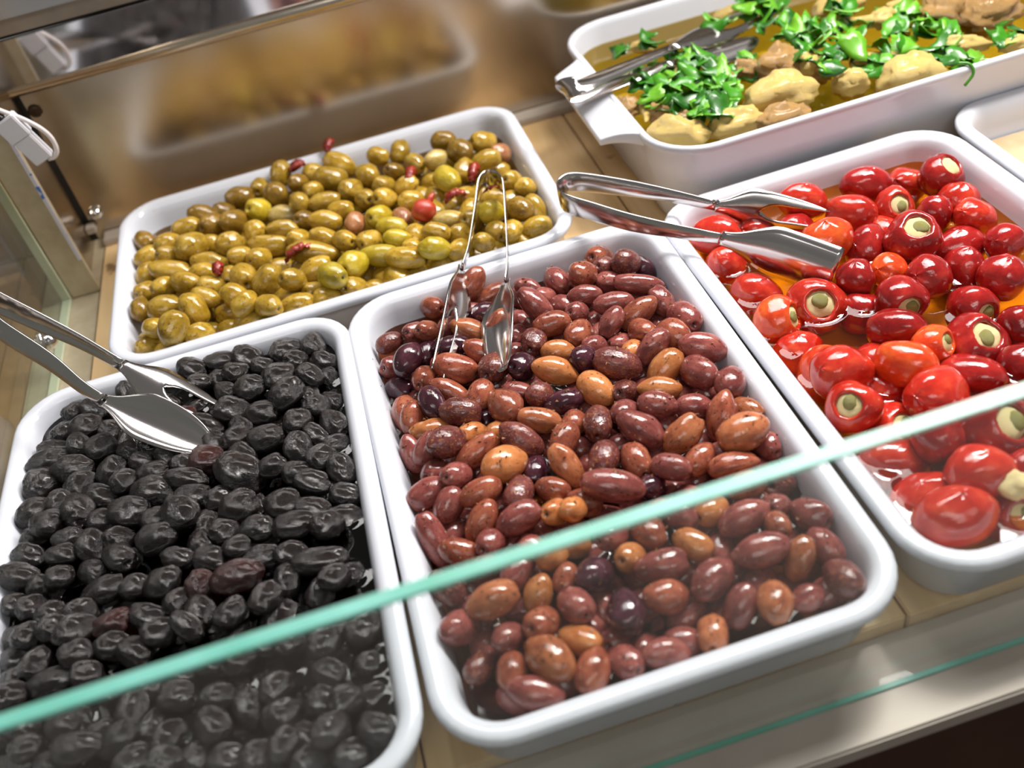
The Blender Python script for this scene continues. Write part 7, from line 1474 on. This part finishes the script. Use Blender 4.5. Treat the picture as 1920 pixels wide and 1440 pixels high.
LEAF = [
"15.02 29.10 2.99 1 18 250 1.10 0",
"16.28 29.42 2.92 -10 -32 172 1.06 0",
"16.64 30.66 2.45 16 37 28 0.63 0",
"16.14 30.82 3.06 -24 -0 288 0.79 0",
"15.57 28.78 3.05 -4 -10 236 1.07 0",
"16.88 29.90 2.86 -9 27 286 0.96 0",
"16.99 30.51 2.82 -27 17 104 0.90 0",
"16.79 28.65 2.87 10 5 91 0.95 0",
"16.15 31.59 2.63 -28 5 19 1.10 0",
"15.29 28.87 2.70 -32 31 353 1.05 0",
"15.37 31.59 2.58 -3 -26 153 1.11 0",
"16.07 31.21 2.79 11 9 163 0.87 0",
"16.29 27.76 2.92 -22 -18 290 0.65 0",
"15.96 27.98 2.37 -16 33 149 1.05 0",
"16.37 30.31 2.47 33 -14 145 1.11 0",
"16.40 27.11 2.90 10 -40 227 1.05 0",
"15.91 26.87 2.38 -34 -7 294 0.61 0",
"15.10 26.23 2.65 2 3 73 1.03 0",
"15.04 26.29 3.21 16 -27 349 0.91 0",
"15.64 26.43 2.32 -20 -17 124 1.14 0",
"15.92 27.60 2.62 -5 -33 169 0.87 0",
"17.18 26.39 2.94 14 -26 204 0.83 0",
"15.81 25.11 3.25 -33 31 132 0.62 0",
"17.54 26.24 2.65 27 17 150 0.99 0",
"16.36 27.06 2.97 33 15 288 1.14 0",
"17.04 27.73 2.81 21 11 26 0.61 0",
"15.29 24.87 2.47 -14 26 46 0.74 0",
"15.77 25.44 2.99 -14 -7 120 0.61 0",
"16.89 27.34 2.54 18 -12 182 0.76 0",
"15.60 27.51 2.71 -39 -39 182 1.04 0",
"17.44 25.51 2.77 12 14 263 1.15 0",
"14.90 24.91 3.03 -23 -32 324 0.58 0",
"18.07 27.74 2.42 20 -17 98 1.14 0",
"17.73 27.28 2.69 39 6 353 0.99 0",
"16.90 24.35 3.09 30 10 14 1.07 0",
"15.55 26.80 2.46 -24 25 26 1.10 0",
"17.47 25.84 2.48 1 -26 324 0.66 0",
"18.15 29.66 2.70 -23 -17 336 0.65 0",
"20.40 27.25 3.14 15 -2 343 0.81 0",
"20.32 28.34 2.78 4 31 24 1.07 0",
"18.34 30.57 2.66 -16 -13 99 0.84 0",
"19.11 32.03 2.42 -4 3 295 0.98 0",
"19.21 31.45 2.70 25 27 204 0.64 0",
"18.72 29.66 2.44 -16 26 125 0.82 0",
"18.59 28.65 2.82 -7 35 223 1.14 0",
"21.07 31.11 2.27 -23 -30 266 0.65 0",
"19.41 30.80 2.73 21 -16 62 0.74 0",
"20.91 29.56 2.54 -28 -35 120 0.93 0",
"17.52 28.53 3.24 6 -12 286 0.63 0",
"20.34 31.11 3.03 -32 6 289 0.81 0",
"20.11 29.80 2.78 5 23 148 0.72 0",
"19.77 30.41 2.62 -3 23 153 0.90 0",
"19.35 30.65 3.21 -3 6 7 0.69 0",
"18.92 27.98 2.77 -24 6 297 0.62 0",
"19.05 28.21 2.30 -29 6 144 1.09 0",
"18.76 31.32 2.60 -10 28 222 1.10 0",
"18.92 28.01 2.93 -30 -34 141 0.97 0",
"17.05 22.97 2.71 -17 3 218 0.66 1",
"17.86 23.94 3.22 3 -24 15 0.70 1",
"17.22 22.34 2.91 17 -5 227 0.89 1",
"17.89 23.18 2.65 15 -29 229 0.59 1",
"17.96 21.39 3.06 21 15 91 1.14 1",
"17.62 25.21 3.19 -21 38 29 0.94 1",
"18.08 23.10 2.82 -23 23 166 0.73 1",
"19.46 22.77 2.89 24 -9 329 0.59 1",
"20.27 24.90 2.35 39 -33 270 0.72 1",
"19.13 26.96 2.37 -14 32 172 0.66 1",
"18.98 23.89 2.36 -11 22 163 0.63 1",
"17.35 23.11 2.70 11 14 269 0.88 1",
"19.29 22.26 3.03 18 -5 319 0.63 1",
"19.03 25.44 2.95 -35 37 11 0.68 1",
"17.68 25.38 2.43 -17 33 116 0.83 1",
"18.63 21.93 2.95 19 -21 133 0.95 1",
"20.04 23.94 2.47 -35 -14 191 0.73 1",
"19.41 25.62 2.37 8 21 74 0.77 1",
"18.14 23.21 2.93 -36 9 226 0.88 1",
"18.66 23.60 2.77 -1 -39 4 1.02 1",
"17.38 23.04 2.45 -19 32 71 0.81 1",
"17.37 25.01 2.57 12 -22 245 0.59 1",
"20.96 26.48 2.35 20 -3 282 1.14 1",
"20.08 23.71 3.22 -15 -34 166 0.89 1",
"21.16 28.14 2.55 -27 -13 169 0.68 1",
"19.77 24.97 2.67 -30 13 128 0.87 1",
"20.10 25.63 2.99 6 39 2 0.91 1",
"19.69 25.73 2.97 -21 -8 48 0.90 1",
"20.67 26.73 2.48 -8 3 33 0.93 1",
"21.77 27.85 2.32 -28 21 192 0.65 1",
"20.43 24.18 2.93 16 -29 357 0.72 1",
"19.77 24.97 3.19 11 4 149 0.99 1",
"20.17 27.13 2.40 26 -35 327 1.10 1",
"20.57 27.17 2.47 -29 16 131 1.14 1",
"19.88 25.28 2.93 30 2 44 0.67 1",
"20.85 27.08 3.24 6 23 243 0.89 1",
"21.53 27.55 2.40 -15 -9 342 1.05 1",
"21.58 28.26 2.63 39 33 67 0.79 1",
"19.28 30.39 3.19 -9 30 215 0.61 0",
"19.03 32.23 2.57 -17 -33 171 1.12 0",
"21.01 30.78 2.85 -18 32 334 1.13 0",
"19.16 31.83 2.91 31 -12 120 0.81 0",
"21.09 31.06 2.71 -3 11 291 0.98 0",
"19.55 31.54 2.58 3 25 3 0.92 0",
"21.24 33.16 2.63 -2 1 226 0.62 0",
"21.15 33.75 2.53 33 -8 279 0.75 0",
"23.19 28.75 1.94 -14 -29 274 0.83 1",
"22.74 27.82 1.93 -5 5 222 0.82 1",
"23.79 29.27 2.12 5 37 338 0.95 1",
"23.40 27.23 2.01 16 -18 357 0.77 1",
"23.76 28.02 1.99 15 -19 146 0.96 1",
"23.94 29.47 2.01 37 -17 219 1.01 1",
"23.60 27.18 2.08 5 34 252 0.79 1",
"23.91 28.92 2.05 39 16 280 1.04 1",
"28.71 35.44 2.33 -3 37 161 1.11 2",
"27.83 34.38 2.66 28 37 194 0.79 2",
"29.99 37.63 2.55 20 -33 280 1.12 2",
"29.30 33.58 2.27 -30 -17 360 0.61 2",
"27.42 36.16 2.43 38 -21 325 0.89 2",
"29.34 38.03 2.92 25 30 51 0.63 2",
"27.71 35.17 2.84 35 1 61 0.64 2",
"27.01 36.31 3.06 20 -3 315 0.89 2",
"28.53 35.46 2.74 -33 -23 108 0.90 2",
"29.22 33.24 2.64 -23 36 238 0.77 2",
"28.28 32.48 3.02 1 -15 41 0.70 2",
"28.79 35.42 3.23 18 -8 68 0.84 2",
"29.47 35.70 2.49 -34 18 342 0.90 2",
"26.46 32.41 2.84 37 -10 52 0.62 2",
"27.08 32.68 3.01 -2 -18 324 0.91 2",
"27.95 37.72 2.92 -21 36 58 0.67 2",
"28.98 38.55 2.48 16 -32 171 1.12 2",
"29.99 35.43 3.04 13 -21 309 0.93 2",
"27.93 38.10 2.81 -14 -6 200 1.08 2",
"29.95 36.61 2.74 -36 11 289 0.69 2",
"28.18 35.82 3.09 18 35 102 0.67 2",
"28.25 30.11 3.07 -24 -29 53 0.98 2",
"29.68 29.64 2.43 22 -36 71 1.02 2",
"27.81 29.72 3.24 -10 -6 267 0.86 2",
"30.41 32.09 2.50 3 27 101 0.94 2",
"28.37 32.37 2.61 -22 13 305 0.85 2",
"28.63 27.78 2.78 15 -32 283 0.79 2",
"30.24 31.62 2.26 -14 18 259 1.06 2",
"28.43 28.85 2.32 -22 -36 226 1.09 2",
"28.06 31.35 3.15 -14 5 291 0.69 2",
"29.12 31.28 2.62 -25 -5 74 0.61 2",
"27.38 29.82 2.98 -39 11 16 0.85 2",
"29.93 28.92 2.74 -2 -34 283 0.73 2",
"27.04 30.12 3.04 -9 -35 355 0.72 2",
"29.15 28.17 3.12 -33 -36 244 0.90 2",
"27.74 28.38 3.02 -38 -21 131 1.02 2",
"28.08 29.28 2.99 15 -30 262 0.93 2",
"26.63 25.58 2.75 23 36 123 0.63 3",
"26.86 25.99 2.51 -28 -23 305 0.99 3",
"27.77 25.71 2.52 -31 27 104 0.90 3",
"27.66 26.81 2.29 16 10 177 0.68 3",
"26.99 25.96 2.47 6 27 64 1.11 3",
"26.26 25.97 3.22 -35 15 88 0.93 3",
"28.17 26.21 2.90 13 -25 153 0.74 3",
"27.03 27.17 2.40 4 0 139 1.06 3",
"26.91 26.12 2.32 -5 -31 305 0.96 3",
"29.52 26.03 2.38 31 31 321 0.92 2",
"28.54 25.08 2.91 -6 -35 189 0.63 2",
"28.49 24.40 2.86 24 14 237 0.72 2",
"30.70 29.17 2.27 -13 -27 250 0.74 2",
"30.37 24.91 3.18 17 36 282 1.11 2",
"30.06 29.38 3.05 -31 -14 222 0.76 2",
"30.71 28.16 2.38 -14 -13 300 0.58 2",
"32.39 30.04 2.30 36 13 47 1.05 2",
"30.14 25.96 2.49 -9 -28 136 0.90 2",
"28.07 26.79 3.14 28 -31 265 1.03 2",
"30.69 26.77 3.17 5 -3 183 0.81 2",
"30.04 28.74 3.13 -2 -36 56 0.81 2",
"28.09 27.56 2.84 -26 -16 193 1.03 2",
"30.95 30.14 2.51 6 -20 23 1.01 2",
"29.87 29.74 3.00 -20 -38 155 0.77 2",
"29.41 28.88 2.30 -35 -11 212 0.68 2",
"29.22 25.30 2.99 21 -1 20 1.12 2",
"31.54 28.82 2.26 -1 -27 137 0.80 2",
"28.05 25.31 2.64 -31 6 320 0.71 2",
"28.71 27.63 2.93 -15 -20 346 1.05 2",
"27.21 23.36 3.18 -35 -5 224 0.65 3",
"27.50 22.98 3.01 37 6 329 0.79 3",
"27.52 23.18 3.03 -18 -2 200 0.87 3",
"32.63 24.40 2.09 -31 -23 63 0.68 3",
"31.65 24.85 2.04 30 34 20 0.72 3",
"31.61 24.36 2.04 -4 -6 56 0.61 3",
"32.97 25.01 1.96 30 -31 143 0.62 3",
"33.07 25.98 1.95 25 36 83 1.13 3",
"30.64 23.45 2.01 -12 8 0 0.86 3",
"30.93 24.88 2.07 30 24 314 0.79 3",
"32.06 23.30 1.89 36 -1 92 0.59 3",
"32.73 23.51 1.91 22 -33 251 0.88 3",
"31.54 22.98 2.07 23 27 145 0.72 3",
"31.06 23.27 2.07 -4 9 233 0.92 3",
"32.01 23.51 1.93 -17 23 349 0.76 3",
"31.64 23.55 2.10 -39 10 313 1.13 3",
"30.70 22.26 2.08 35 -21 320 0.64 3",
"31.78 22.55 1.89 -32 -21 104 1.13 3",
"32.00 23.06 1.92 15 8 161 0.82 3",
"36.03 27.94 2.05 -39 -32 67 0.92 4",
"35.26 27.96 2.10 25 -14 21 1.08 4",
"35.88 27.37 1.88 -26 -11 254 0.84 4",
"35.93 28.51 1.92 -15 38 195 0.86 4",
"35.21 27.69 2.06 30 10 227 0.91 4",
"35.06 26.16 1.92 -19 -13 189 1.05 4",
"36.53 29.73 1.98 -4 37 233 0.59 4",
"38.33 30.77 2.12 -30 37 236 0.93 4",
"36.55 30.87 2.08 2 -10 140 0.85 4",
"37.22 29.45 2.04 22 33 57 0.75 4",
"37.14 29.07 1.95 -14 -35 278 1.11 4",
"37.31 29.08 2.07 30 -12 22 1.02 4",
"37.86 31.31 2.12 17 6 212 0.62 4",
"38.72 30.34 1.92 21 6 142 0.91 4",
"37.54 29.51 1.96 15 2 9 0.74 4",
"36.74 26.31 2.07 26 36 339 0.86 4",
"37.25 27.68 2.00 -37 -31 287 1.01 4",
"37.03 26.21 2.02 28 -36 235 0.70 4",
"37.03 25.92 1.92 20 -32 178 0.96 4",
"38.65 27.75 1.91 25 35 11 1.10 4",
"37.68 28.03 1.97 -27 8 319 0.59 4",
"37.09 27.49 2.10 -39 -10 46 0.75 4",
"38.16 26.99 1.96 26 20 330 0.65 4",
"38.00 24.84 2.00 14 -31 226 0.70 4",
"38.48 25.23 1.91 27 -0 277 0.89 4",
"38.16 25.15 2.12 -39 -10 57 1.14 4",
"38.17 24.98 1.97 -34 33 277 0.88 4",
"35.62 22.36 1.92 -7 9 307 0.71 5",
"37.44 23.23 1.91 -37 -38 347 0.72 5",
"36.57 21.42 1.94 36 13 319 0.95 5",
"36.83 23.64 1.98 23 -25 24 1.10 5",
"35.10 21.96 1.97 20 22 66 1.02 5",
"35.11 21.44 2.00 28 -7 297 1.12 5",
"35.69 23.50 2.10 -22 -4 324 1.01 5",
"37.31 23.23 1.97 23 -12 210 0.70 5",
"36.69 20.08 1.90 -32 31 355 0.67 5",
"36.52 19.83 1.91 -35 32 102 1.12 5",
"36.77 20.54 2.01 1 -19 226 0.83 5",
"37.80 20.58 1.92 29 3 82 1.02 5",
"40.31 21.39 2.04 -17 11 176 0.59 5",
"42.11 22.55 1.97 30 15 61 0.94 5",
"42.14 21.89 2.03 13 5 127 0.95 5",
"40.62 23.14 1.88 -19 -28 184 0.93 5",
"40.60 21.03 1.97 -39 18 40 0.58 5",
"40.66 21.81 1.94 -14 -29 128 1.03 5",
"40.50 21.83 1.93 -30 -15 12 0.85 5",
"42.19 24.07 1.93 -14 26 87 0.77 5",
"34.54 24.91 2.11 -26 -38 154 0.89 3",
"34.30 24.90 2.07 28 -1 295 1.04 3",
"34.51 24.41 1.91 -33 22 137 0.66 3",
"16.64 25.60 2.30 -7 26 254 1.14 0",
"15.58 24.72 2.63 -1 20 165 0.67 0",
"17.45 26.43 2.61 -7 -15 248 0.86 0",
"16.54 22.88 2.26 27 29 34 0.58 0",
"17.01 26.27 2.42 -5 -32 149 0.88 0",
"18.02 25.01 2.41 36 11 49 0.61 0",
"16.21 23.88 2.62 -18 33 292 0.96 0",
"17.45 22.65 2.65 29 -36 53 0.65 0",
"17.95 25.13 3.00 -15 -36 347 0.67 0",
"17.83 25.43 2.59 -7 -34 42 1.07 0",
"15.78 24.48 2.58 -1 24 232 0.80 0",
"15.74 25.15 2.28 -8 -30 38 0.61 0",
"17.48 25.29 2.80 -16 -8 163 1.05 0",
"17.33 23.85 2.42 -3 -2 245 1.14 0",
"18.64 22.06 2.66 2 23 184 0.67 1",
"18.38 21.20 2.86 -26 -4 138 1.13 1",
"18.39 22.99 2.77 -1 38 147 0.89 1",
"18.56 21.93 2.54 -20 -5 320 0.70 1",
"18.64 21.49 2.61 -36 21 338 1.00 1",
"18.41 21.82 3.23 -29 30 253 1.12 1",
"15.67 35.20 2.91 -20 -13 54 0.81 6",
"15.46 34.71 3.13 -24 12 84 0.94 6",
"15.60 35.21 3.01 -29 15 106 0.87 6",
"18.27 35.19 2.91 -31 7 319 0.88 6",
"18.15 35.91 2.71 -8 16 267 0.98 6",
"18.52 36.43 2.98 -20 6 141 0.62 6",
"23.98 36.09 2.94 3 -34 152 0.89 6",
"23.30 34.05 3.20 -32 17 154 1.05 6",
"24.55 35.80 2.88 -11 13 357 0.77 6",
"25.05 36.41 2.28 15 6 145 1.11 6",
"32.68 28.31 2.08 -39 -19 61 0.82 4",
"33.65 31.04 1.94 -39 19 327 0.58 4",
"32.69 30.43 2.01 10 -18 322 0.70 4",
"33.77 29.03 2.08 -9 36 77 0.86 4",
"32.31 29.27 2.12 -26 -2 31 0.74 4",
"33.81 30.24 1.97 12 -26 238 1.09 4",
"33.44 32.02 2.51 -33 33 248 0.93 2",
"33.01 33.44 2.54 -24 -34 56 0.69 2",
"33.47 32.81 2.64 19 37 37 0.91 2",
"32.57 32.14 2.59 23 -19 202 0.84 2",
"32.97 30.56 3.11 27 -5 155 0.96 2",
"33.59 32.01 2.55 -2 6 227 1.12 2"]
for row in LEAF:
    n = [float(v) for v in row.split()]
    o = bpy.data.objects.new('parsley_leaf', random.choice(LM)); C.objects.link(o)
    o.location = Vector(n[:3])*CM; o.rotation_euler = [math.radians(v) for v in n[3:6]]; o.scale = (n[6]*CM*1.4,)*3
    lab, grp = PLAB[int(n[7])]
    tag(o, lab, 'parsley', grp)
o = tag(tube('parsley_sprig', [(34.5, 18.5, 3.3), (35.1, 18.0, 3.25), (35.2, 17.6, 2.7), (34.6, 17.5, 2.0)], .11, M_leaf), 'thin parsley sprig hooked over the front rim of the casserole dish', 'parsley')

# ------------------------------------------------------------------ tongs
def ribbon(name, P, widths, wdirs, m, parent, t=.07, n=5):
    Q = catmull(P, n); W = catmull([(a, 0, 0) for a in widths], n); D = catmull(wdirs, n); V = []; F = []; k = 8
    for i, p in enumerate(Q):
        tg = (Q[min(i+1, len(Q)-1)]-Q[max(i-1, 0)]).normalized(); wv = D[i]-tg*D[i].dot(tg); wv.normalize(); nv = tg.cross(wv); h = W[i].x/2
        for a, b_ in ((-1, .5), (-.85, 1), (0, 1.5), (.85, 1), (1, .5), (.85, -.6), (0, -.2), (-.85, -.6)): V.append(p+wv*h*a+nv*t*b_)
    for i in range(len(Q)-1):
        for j in range(k): F.append((i*k+j, i*k+(j+1) % k, (i+1)*k+(j+1) % k, (i+1)*k+j))
    F += [tuple(range(k)), tuple(range((len(Q)-1)*k, len(Q)*k))]
    o = mesh(name, V, F, m); fix_normals(o); put(o, parent); return o
def head(name, B, T, w, kind, m, parent, hw, arch=.5, cup=.35, flip=1):
    """Fork or spoon end: a thin dished blade from B to T; w points across it."""
    B, T, w = Vector(B), Vector(T), Vector(w); d = T-B; L = d.length; d.normalize(); w = (w-d*w.dot(d)).normalized(); nv = d.cross(w)*flip
    ns = 26; V = []; F = []; cols = []
    for i in range(ns+1):
        s = i/ns
        if kind == 'fork': h = hw*min(1, .3+.7*math.sin(min(1, s/.34)*math.pi/2)**2)*(1-.35*max(0, (s-.4)/.6)); g = 0 if s < .42 else .44*min(1, ((s-.42)/.14)**.5)
        elif kind == 'square': h = hw*min(1, .28+.72*math.sin(min(1, s/.5)*math.pi/2)**2); g = 0
        else: h = hw*(.28+.72*math.sin(min(1, s/.45)*math.pi/2)**2)*math.sqrt(max(.02, 1-max(0, (s-.45)/.56)**2.2)); g = 0
        row = []
        for side in (-1, 1):
            us = [-1, -.75, -.5, -.25, 0] if side < 0 else [0, .25, .5, .75, 1]
            for u in us:
                if kind == 'fork' and s > .42:
                    # each tine narrows to its own point
                    e = max(0, (s-.42)/.58); tin_c = .72; half = (1-g)/2*(1-e**3*.9)
                    c0 = (g+1)/2*(1-e)+tin_c*e*.98; uu = side*(c0+(abs(u)*2-1)*half)
                else: uu = u
                off = arch*4*s*(1-s)*.6+cup*(uu*uu)*h-cup*.3+.35*s**3*arch
                row.append(len(V)); V.append(B+d*L*s+w*h*uu+nv*(off))
        cols.append(row)
    for i in range(ns):
        for blk in (range(0, 4), range(5, 9)):
            for j in blk: F.append((cols[i][j], cols[i][j+1], cols[i+1][j+1], cols[i+1][j]))
    o = mesh(name, V, F, m)
    bm = bmesh.new(); bm.from_mesh(o.data); bmesh.ops.remove_doubles(bm, verts=bm.verts[:], dist=1e-5); bm.to_mesh(o.data); bm.free()
    o.data.polygons.foreach_set('use_smooth', [True]*len(o.data.polygons))
    so = o.modifiers.new('thickness', 'SOLIDIFY'); so.thickness = .0011; so.offset = 0
    put(o, parent); return o
up = Vector((0, 0, 1)); vw = (Vector([-6.5002, -36.6872, 37.5517])-Vector((0, 5, 0))).normalized(); rt = Rc @ Vector((1, 0, 0)); upv = Rc @ Vector((0, 1, 0))
TG = {"red": [[14.54, 13.94, 0.9], [12.58, 15.7, 1.2], [10.23, 17.47, 1.6], [7.78, 19.2, 1.9], [6.55, 19.91, 2.0], [5.8, 19.73, 2.0], [5.38, 19.15, 1.95], [5.32, 18.23, 1.9], [5.82, 17.29, 1.85], [6.77, 16.2, 1.75], [8.62, 14.09, 1.55], [10.78, 12.13, 1.35], [12.4, 10.82, 1.2], [13.32, 10.31, 1.0]], "redh": [[14.54, 13.94, 0.9], [20.74, 10.5, -0.35], [13.32, 10.31, 1.0], [18.49, 5.58, -0.7]], "kal": [[-2.62, 15.64, 0.75], [-1.77, 17.21, 0.95], [-1.0, 19.04, 1.2], [-0.22, 20.86, 1.6], [0.3, 22.09, 1.95], [0.65, 22.71, 2.15], [1.14, 23.21, 2.2], [1.66, 23.22, 2.2], [2.03, 22.68, 2.2], [2.13, 21.84, 2.15], [2.01, 21.1, 1.95], [1.52, 19.14, 1.6], [1.02, 17.22, 1.2], [0.48, 15.2, 0.95], [0.11, 14.07, 0.75], [-0.27, 13.17, 0.55]], "kalh": [[-2.62, 15.64, 0.75], [-6.47, 6.34, 0.5], [-0.27, 13.17, 0.55], [-2.44, 4.95, 0.4]], "blk": [[-24.66, 13.85, 2.4], [-26.9, 16.0, 3.5], [-29.06, 17.7, 4.6], [-31.25, 19.44, 5.7], [-31.78, 20.02, 6.0], [-32.32, 20.26, 6.2], [-32.39, 19.56, 6.3], [-32.07, 18.65, 6.2], [-31.53, 17.91, 5.9], [-30.97, 16.69, 5.5], [-28.43, 14.05, 4.1], [-26.9, 12.25, 2.9], [-25.85, 11.35, 2.1]], "blkh": [[-24.66, 13.85, 2.4], [-19.24, 9.23, -0.35], [-25.85, 11.35, 2.1], [-20.25, 7.2, -0.5]], "cas": [[18.87, 31.79, 3.7], [14.54, 29.7, 4.3], [11.47, 27.99, 4.8], [9.94, 27.31, 4.95], [9.19, 27.87, 4.8], [8.85, 28.41, 4.45], [8.89, 28.71, 4.05], [9.31, 28.71, 3.75], [10.22, 28.44, 3.6], [12.05, 28.92, 3.5], [15.31, 29.7, 3.3], [17.81, 30.55, 3.1]], "cash": [[18.87, 31.79, 3.7], [29.94, 36.79, 2.5], [17.81, 30.55, 3.1], [26.38, 32.79, 2.0]]}
def tongs(key, lab, widths, wd, heads):
    P = TG[key]; c = [sum(p[i] for p in P)/len(P) for i in range(3)]
    t = empty('tongs', c, lab, 'tongs', 'steel serving tongs')
    ribbon('spring_handle', P, widths, wd, M_steel, t)
    for h in heads: head(*h[:5], M_steel, t, *h[5:])
    return t
H = TG['redh']
tongs('red', 'steel tongs lying from the brown olive tray corner into the red peppers', [.75, .95, 1.2, 1.45, 1.5, 1.5, 1.5, 1.5, 1.5, 1.45, 1.25, 1.0, .8, .7], [(0, .25, 1)]*3+[(0, .15, 1)]*7+[(0, .3, 1)]*4,
      [('fork_head', H[0], H[1], (.1, .2, .97), 'fork', 1.35, -.35, -.3), ('spoon_head', H[2], H[3], (.0, .22, .97), 'square', 1.75, -.35, -.35)])
H = TG['kalh']
tongs('kal', 'steel tongs standing over the back rim of the brown olive tray', [.55, .7, .95, 1.25, 1.5, 1.6, 1.6, 1.6, 1.6, 1.6, 1.5, 1.25, .95, .7, .55, .5], [tuple(vw*.4+up)]*16,
      [('fork_head', H[0], H[1], tuple(vw*.9-rt*.42), 'fork', 1.25, -.5, -.25), ('spoon_head', H[2], H[3], tuple(vw*.78+rt*.55), 'spoon', 1.4, .6, .3)])
H = TG['blk']; 
HH = TG['blkh']; dv = (Vector(HH[1])-Vector(HH[0])).normalized(); wv1 = dv.cross(vw).normalized()
tongs('blk', 'steel tongs reaching over the side rim into the black olives', [.8, 1.0, 1.3, 1.5, 1.5, 1.5, 1.5, 1.5, 1.5, 1.45, 1.25, .95, .75], [tuple(wv1*.7+up*-.5)]*13,
      [('fork_head', HH[0], HH[1], tuple(wv1+up*.55), 'fork', 1.3, .5, .3), ('spoon_head', HH[2], HH[3], tuple(wv1+up*.45), 'spoon', 1.45, -.45, -.4)])
H = TG['cash']
tongs('cas', 'steel tongs resting on the casserole handle among the parsley', [.8, 1.2, 1.5, 1.6, 1.6, 1.6, 1.6, 1.6, 1.6, 1.5, 1.2, .8], [(-.35, .9, .25)]*12,
      [('fork_head', H[0], H[1], (-.35, .9, .3), 'fork', 1.3, -.4, -.3), ('spoon_head', H[2], H[3], (-.3, .9, .3), 'spoon', 1.4, -.4, -.35)])

# ------------------------------------------------------------------ seasoning crumbs (uncountable)
def crumbs(name, t, n, m, lab, zr):
    V = []; F = []; x0, y0, r0 = TP[t]; W, D = DIM[t]; rnd = random.Random(3)
    src = [[float(v) for v in row.split('|')[0].split()[:8]] for row in ROWS[t] if ' v|' in row and not ((float(row.split()[0])+4) ** 2 + (float(row.split()[1])-10) ** 2 < 30)]
    for i in range(n):
        if rnd.random() < .82:
            s = rnd.choice(src); th = rnd.uniform(0, 1.2); ph = rnd.uniform(0, 6.28)
            p = Euler([math.radians(v) for v in s[3:6]]).to_matrix(); nrm = Vector((math.sin(th)*math.cos(ph), math.sin(th)*math.sin(ph), math.cos(th)))
            loc = p.transposed() @ nrm; loc = Vector((loc.x*s[6], loc.y*s[7], loc.z*s[7]))*1.085; c = Vector(s[:3])+p @ loc
        else: continue
        e = rnd.uniform(.03, .1)
        b_ = len(V); V += [c+Vector((rnd.uniform(-e, e)*1.5, rnd.uniform(-e, e)*1.5, rnd.uniform(-e, e))) for _ in range(4)]
        F += [(b_, b_+1, b_+2), (b_, b_+2, b_+3), (b_, b_+3, b_+1), (b_+1, b_+3, b_+2)]
    tag(mesh(name, V, F, m, None, False), lab, 'seasoning', None, 'stuff')
crumbs('seasoning_crumbs', 'k', 1700, simple('crumb_tan', rgb(150, 92, 46), .5, 0, 300, rgb(70, 40, 26)), 'ground seasoning crumbs sticking to the brown olives', 0)
def wall_flecks(t, n):
    V = []; F = []; x0, y0, r0 = TP[t]; W, D = DIM[t]; rnd = random.Random(8)
    for i in range(n):
        side = rnd.choice((-1, 1, 1)); z = -.3-.9*rnd.random(); e = rnd.uniform(.03, .09)
        c = Vector((x0+side*(W/2-1.03-.27*abs(z)), y0+rnd.uniform(-D/2+5, D/2-5), z)); b_ = len(V)
        V += [c+Vector((rnd.uniform(-e, e), rnd.uniform(-e, e)*1.8, rnd.uniform(-e, e))) for _ in range(4)]
        F += [(b_, b_+1, b_+2), (b_, b_+2, b_+3), (b_, b_+3, b_+1), (b_+1, b_+3, b_+2)]
    o = mesh('herb_flecks', V, F, simple('dark_herb', rgb(52, 32, 22), .6), None, False); o['kind'] = 'stuff'; put(o, TRAY[t])
bpy.context.view_layer.update()
wall_flecks('k', 60)
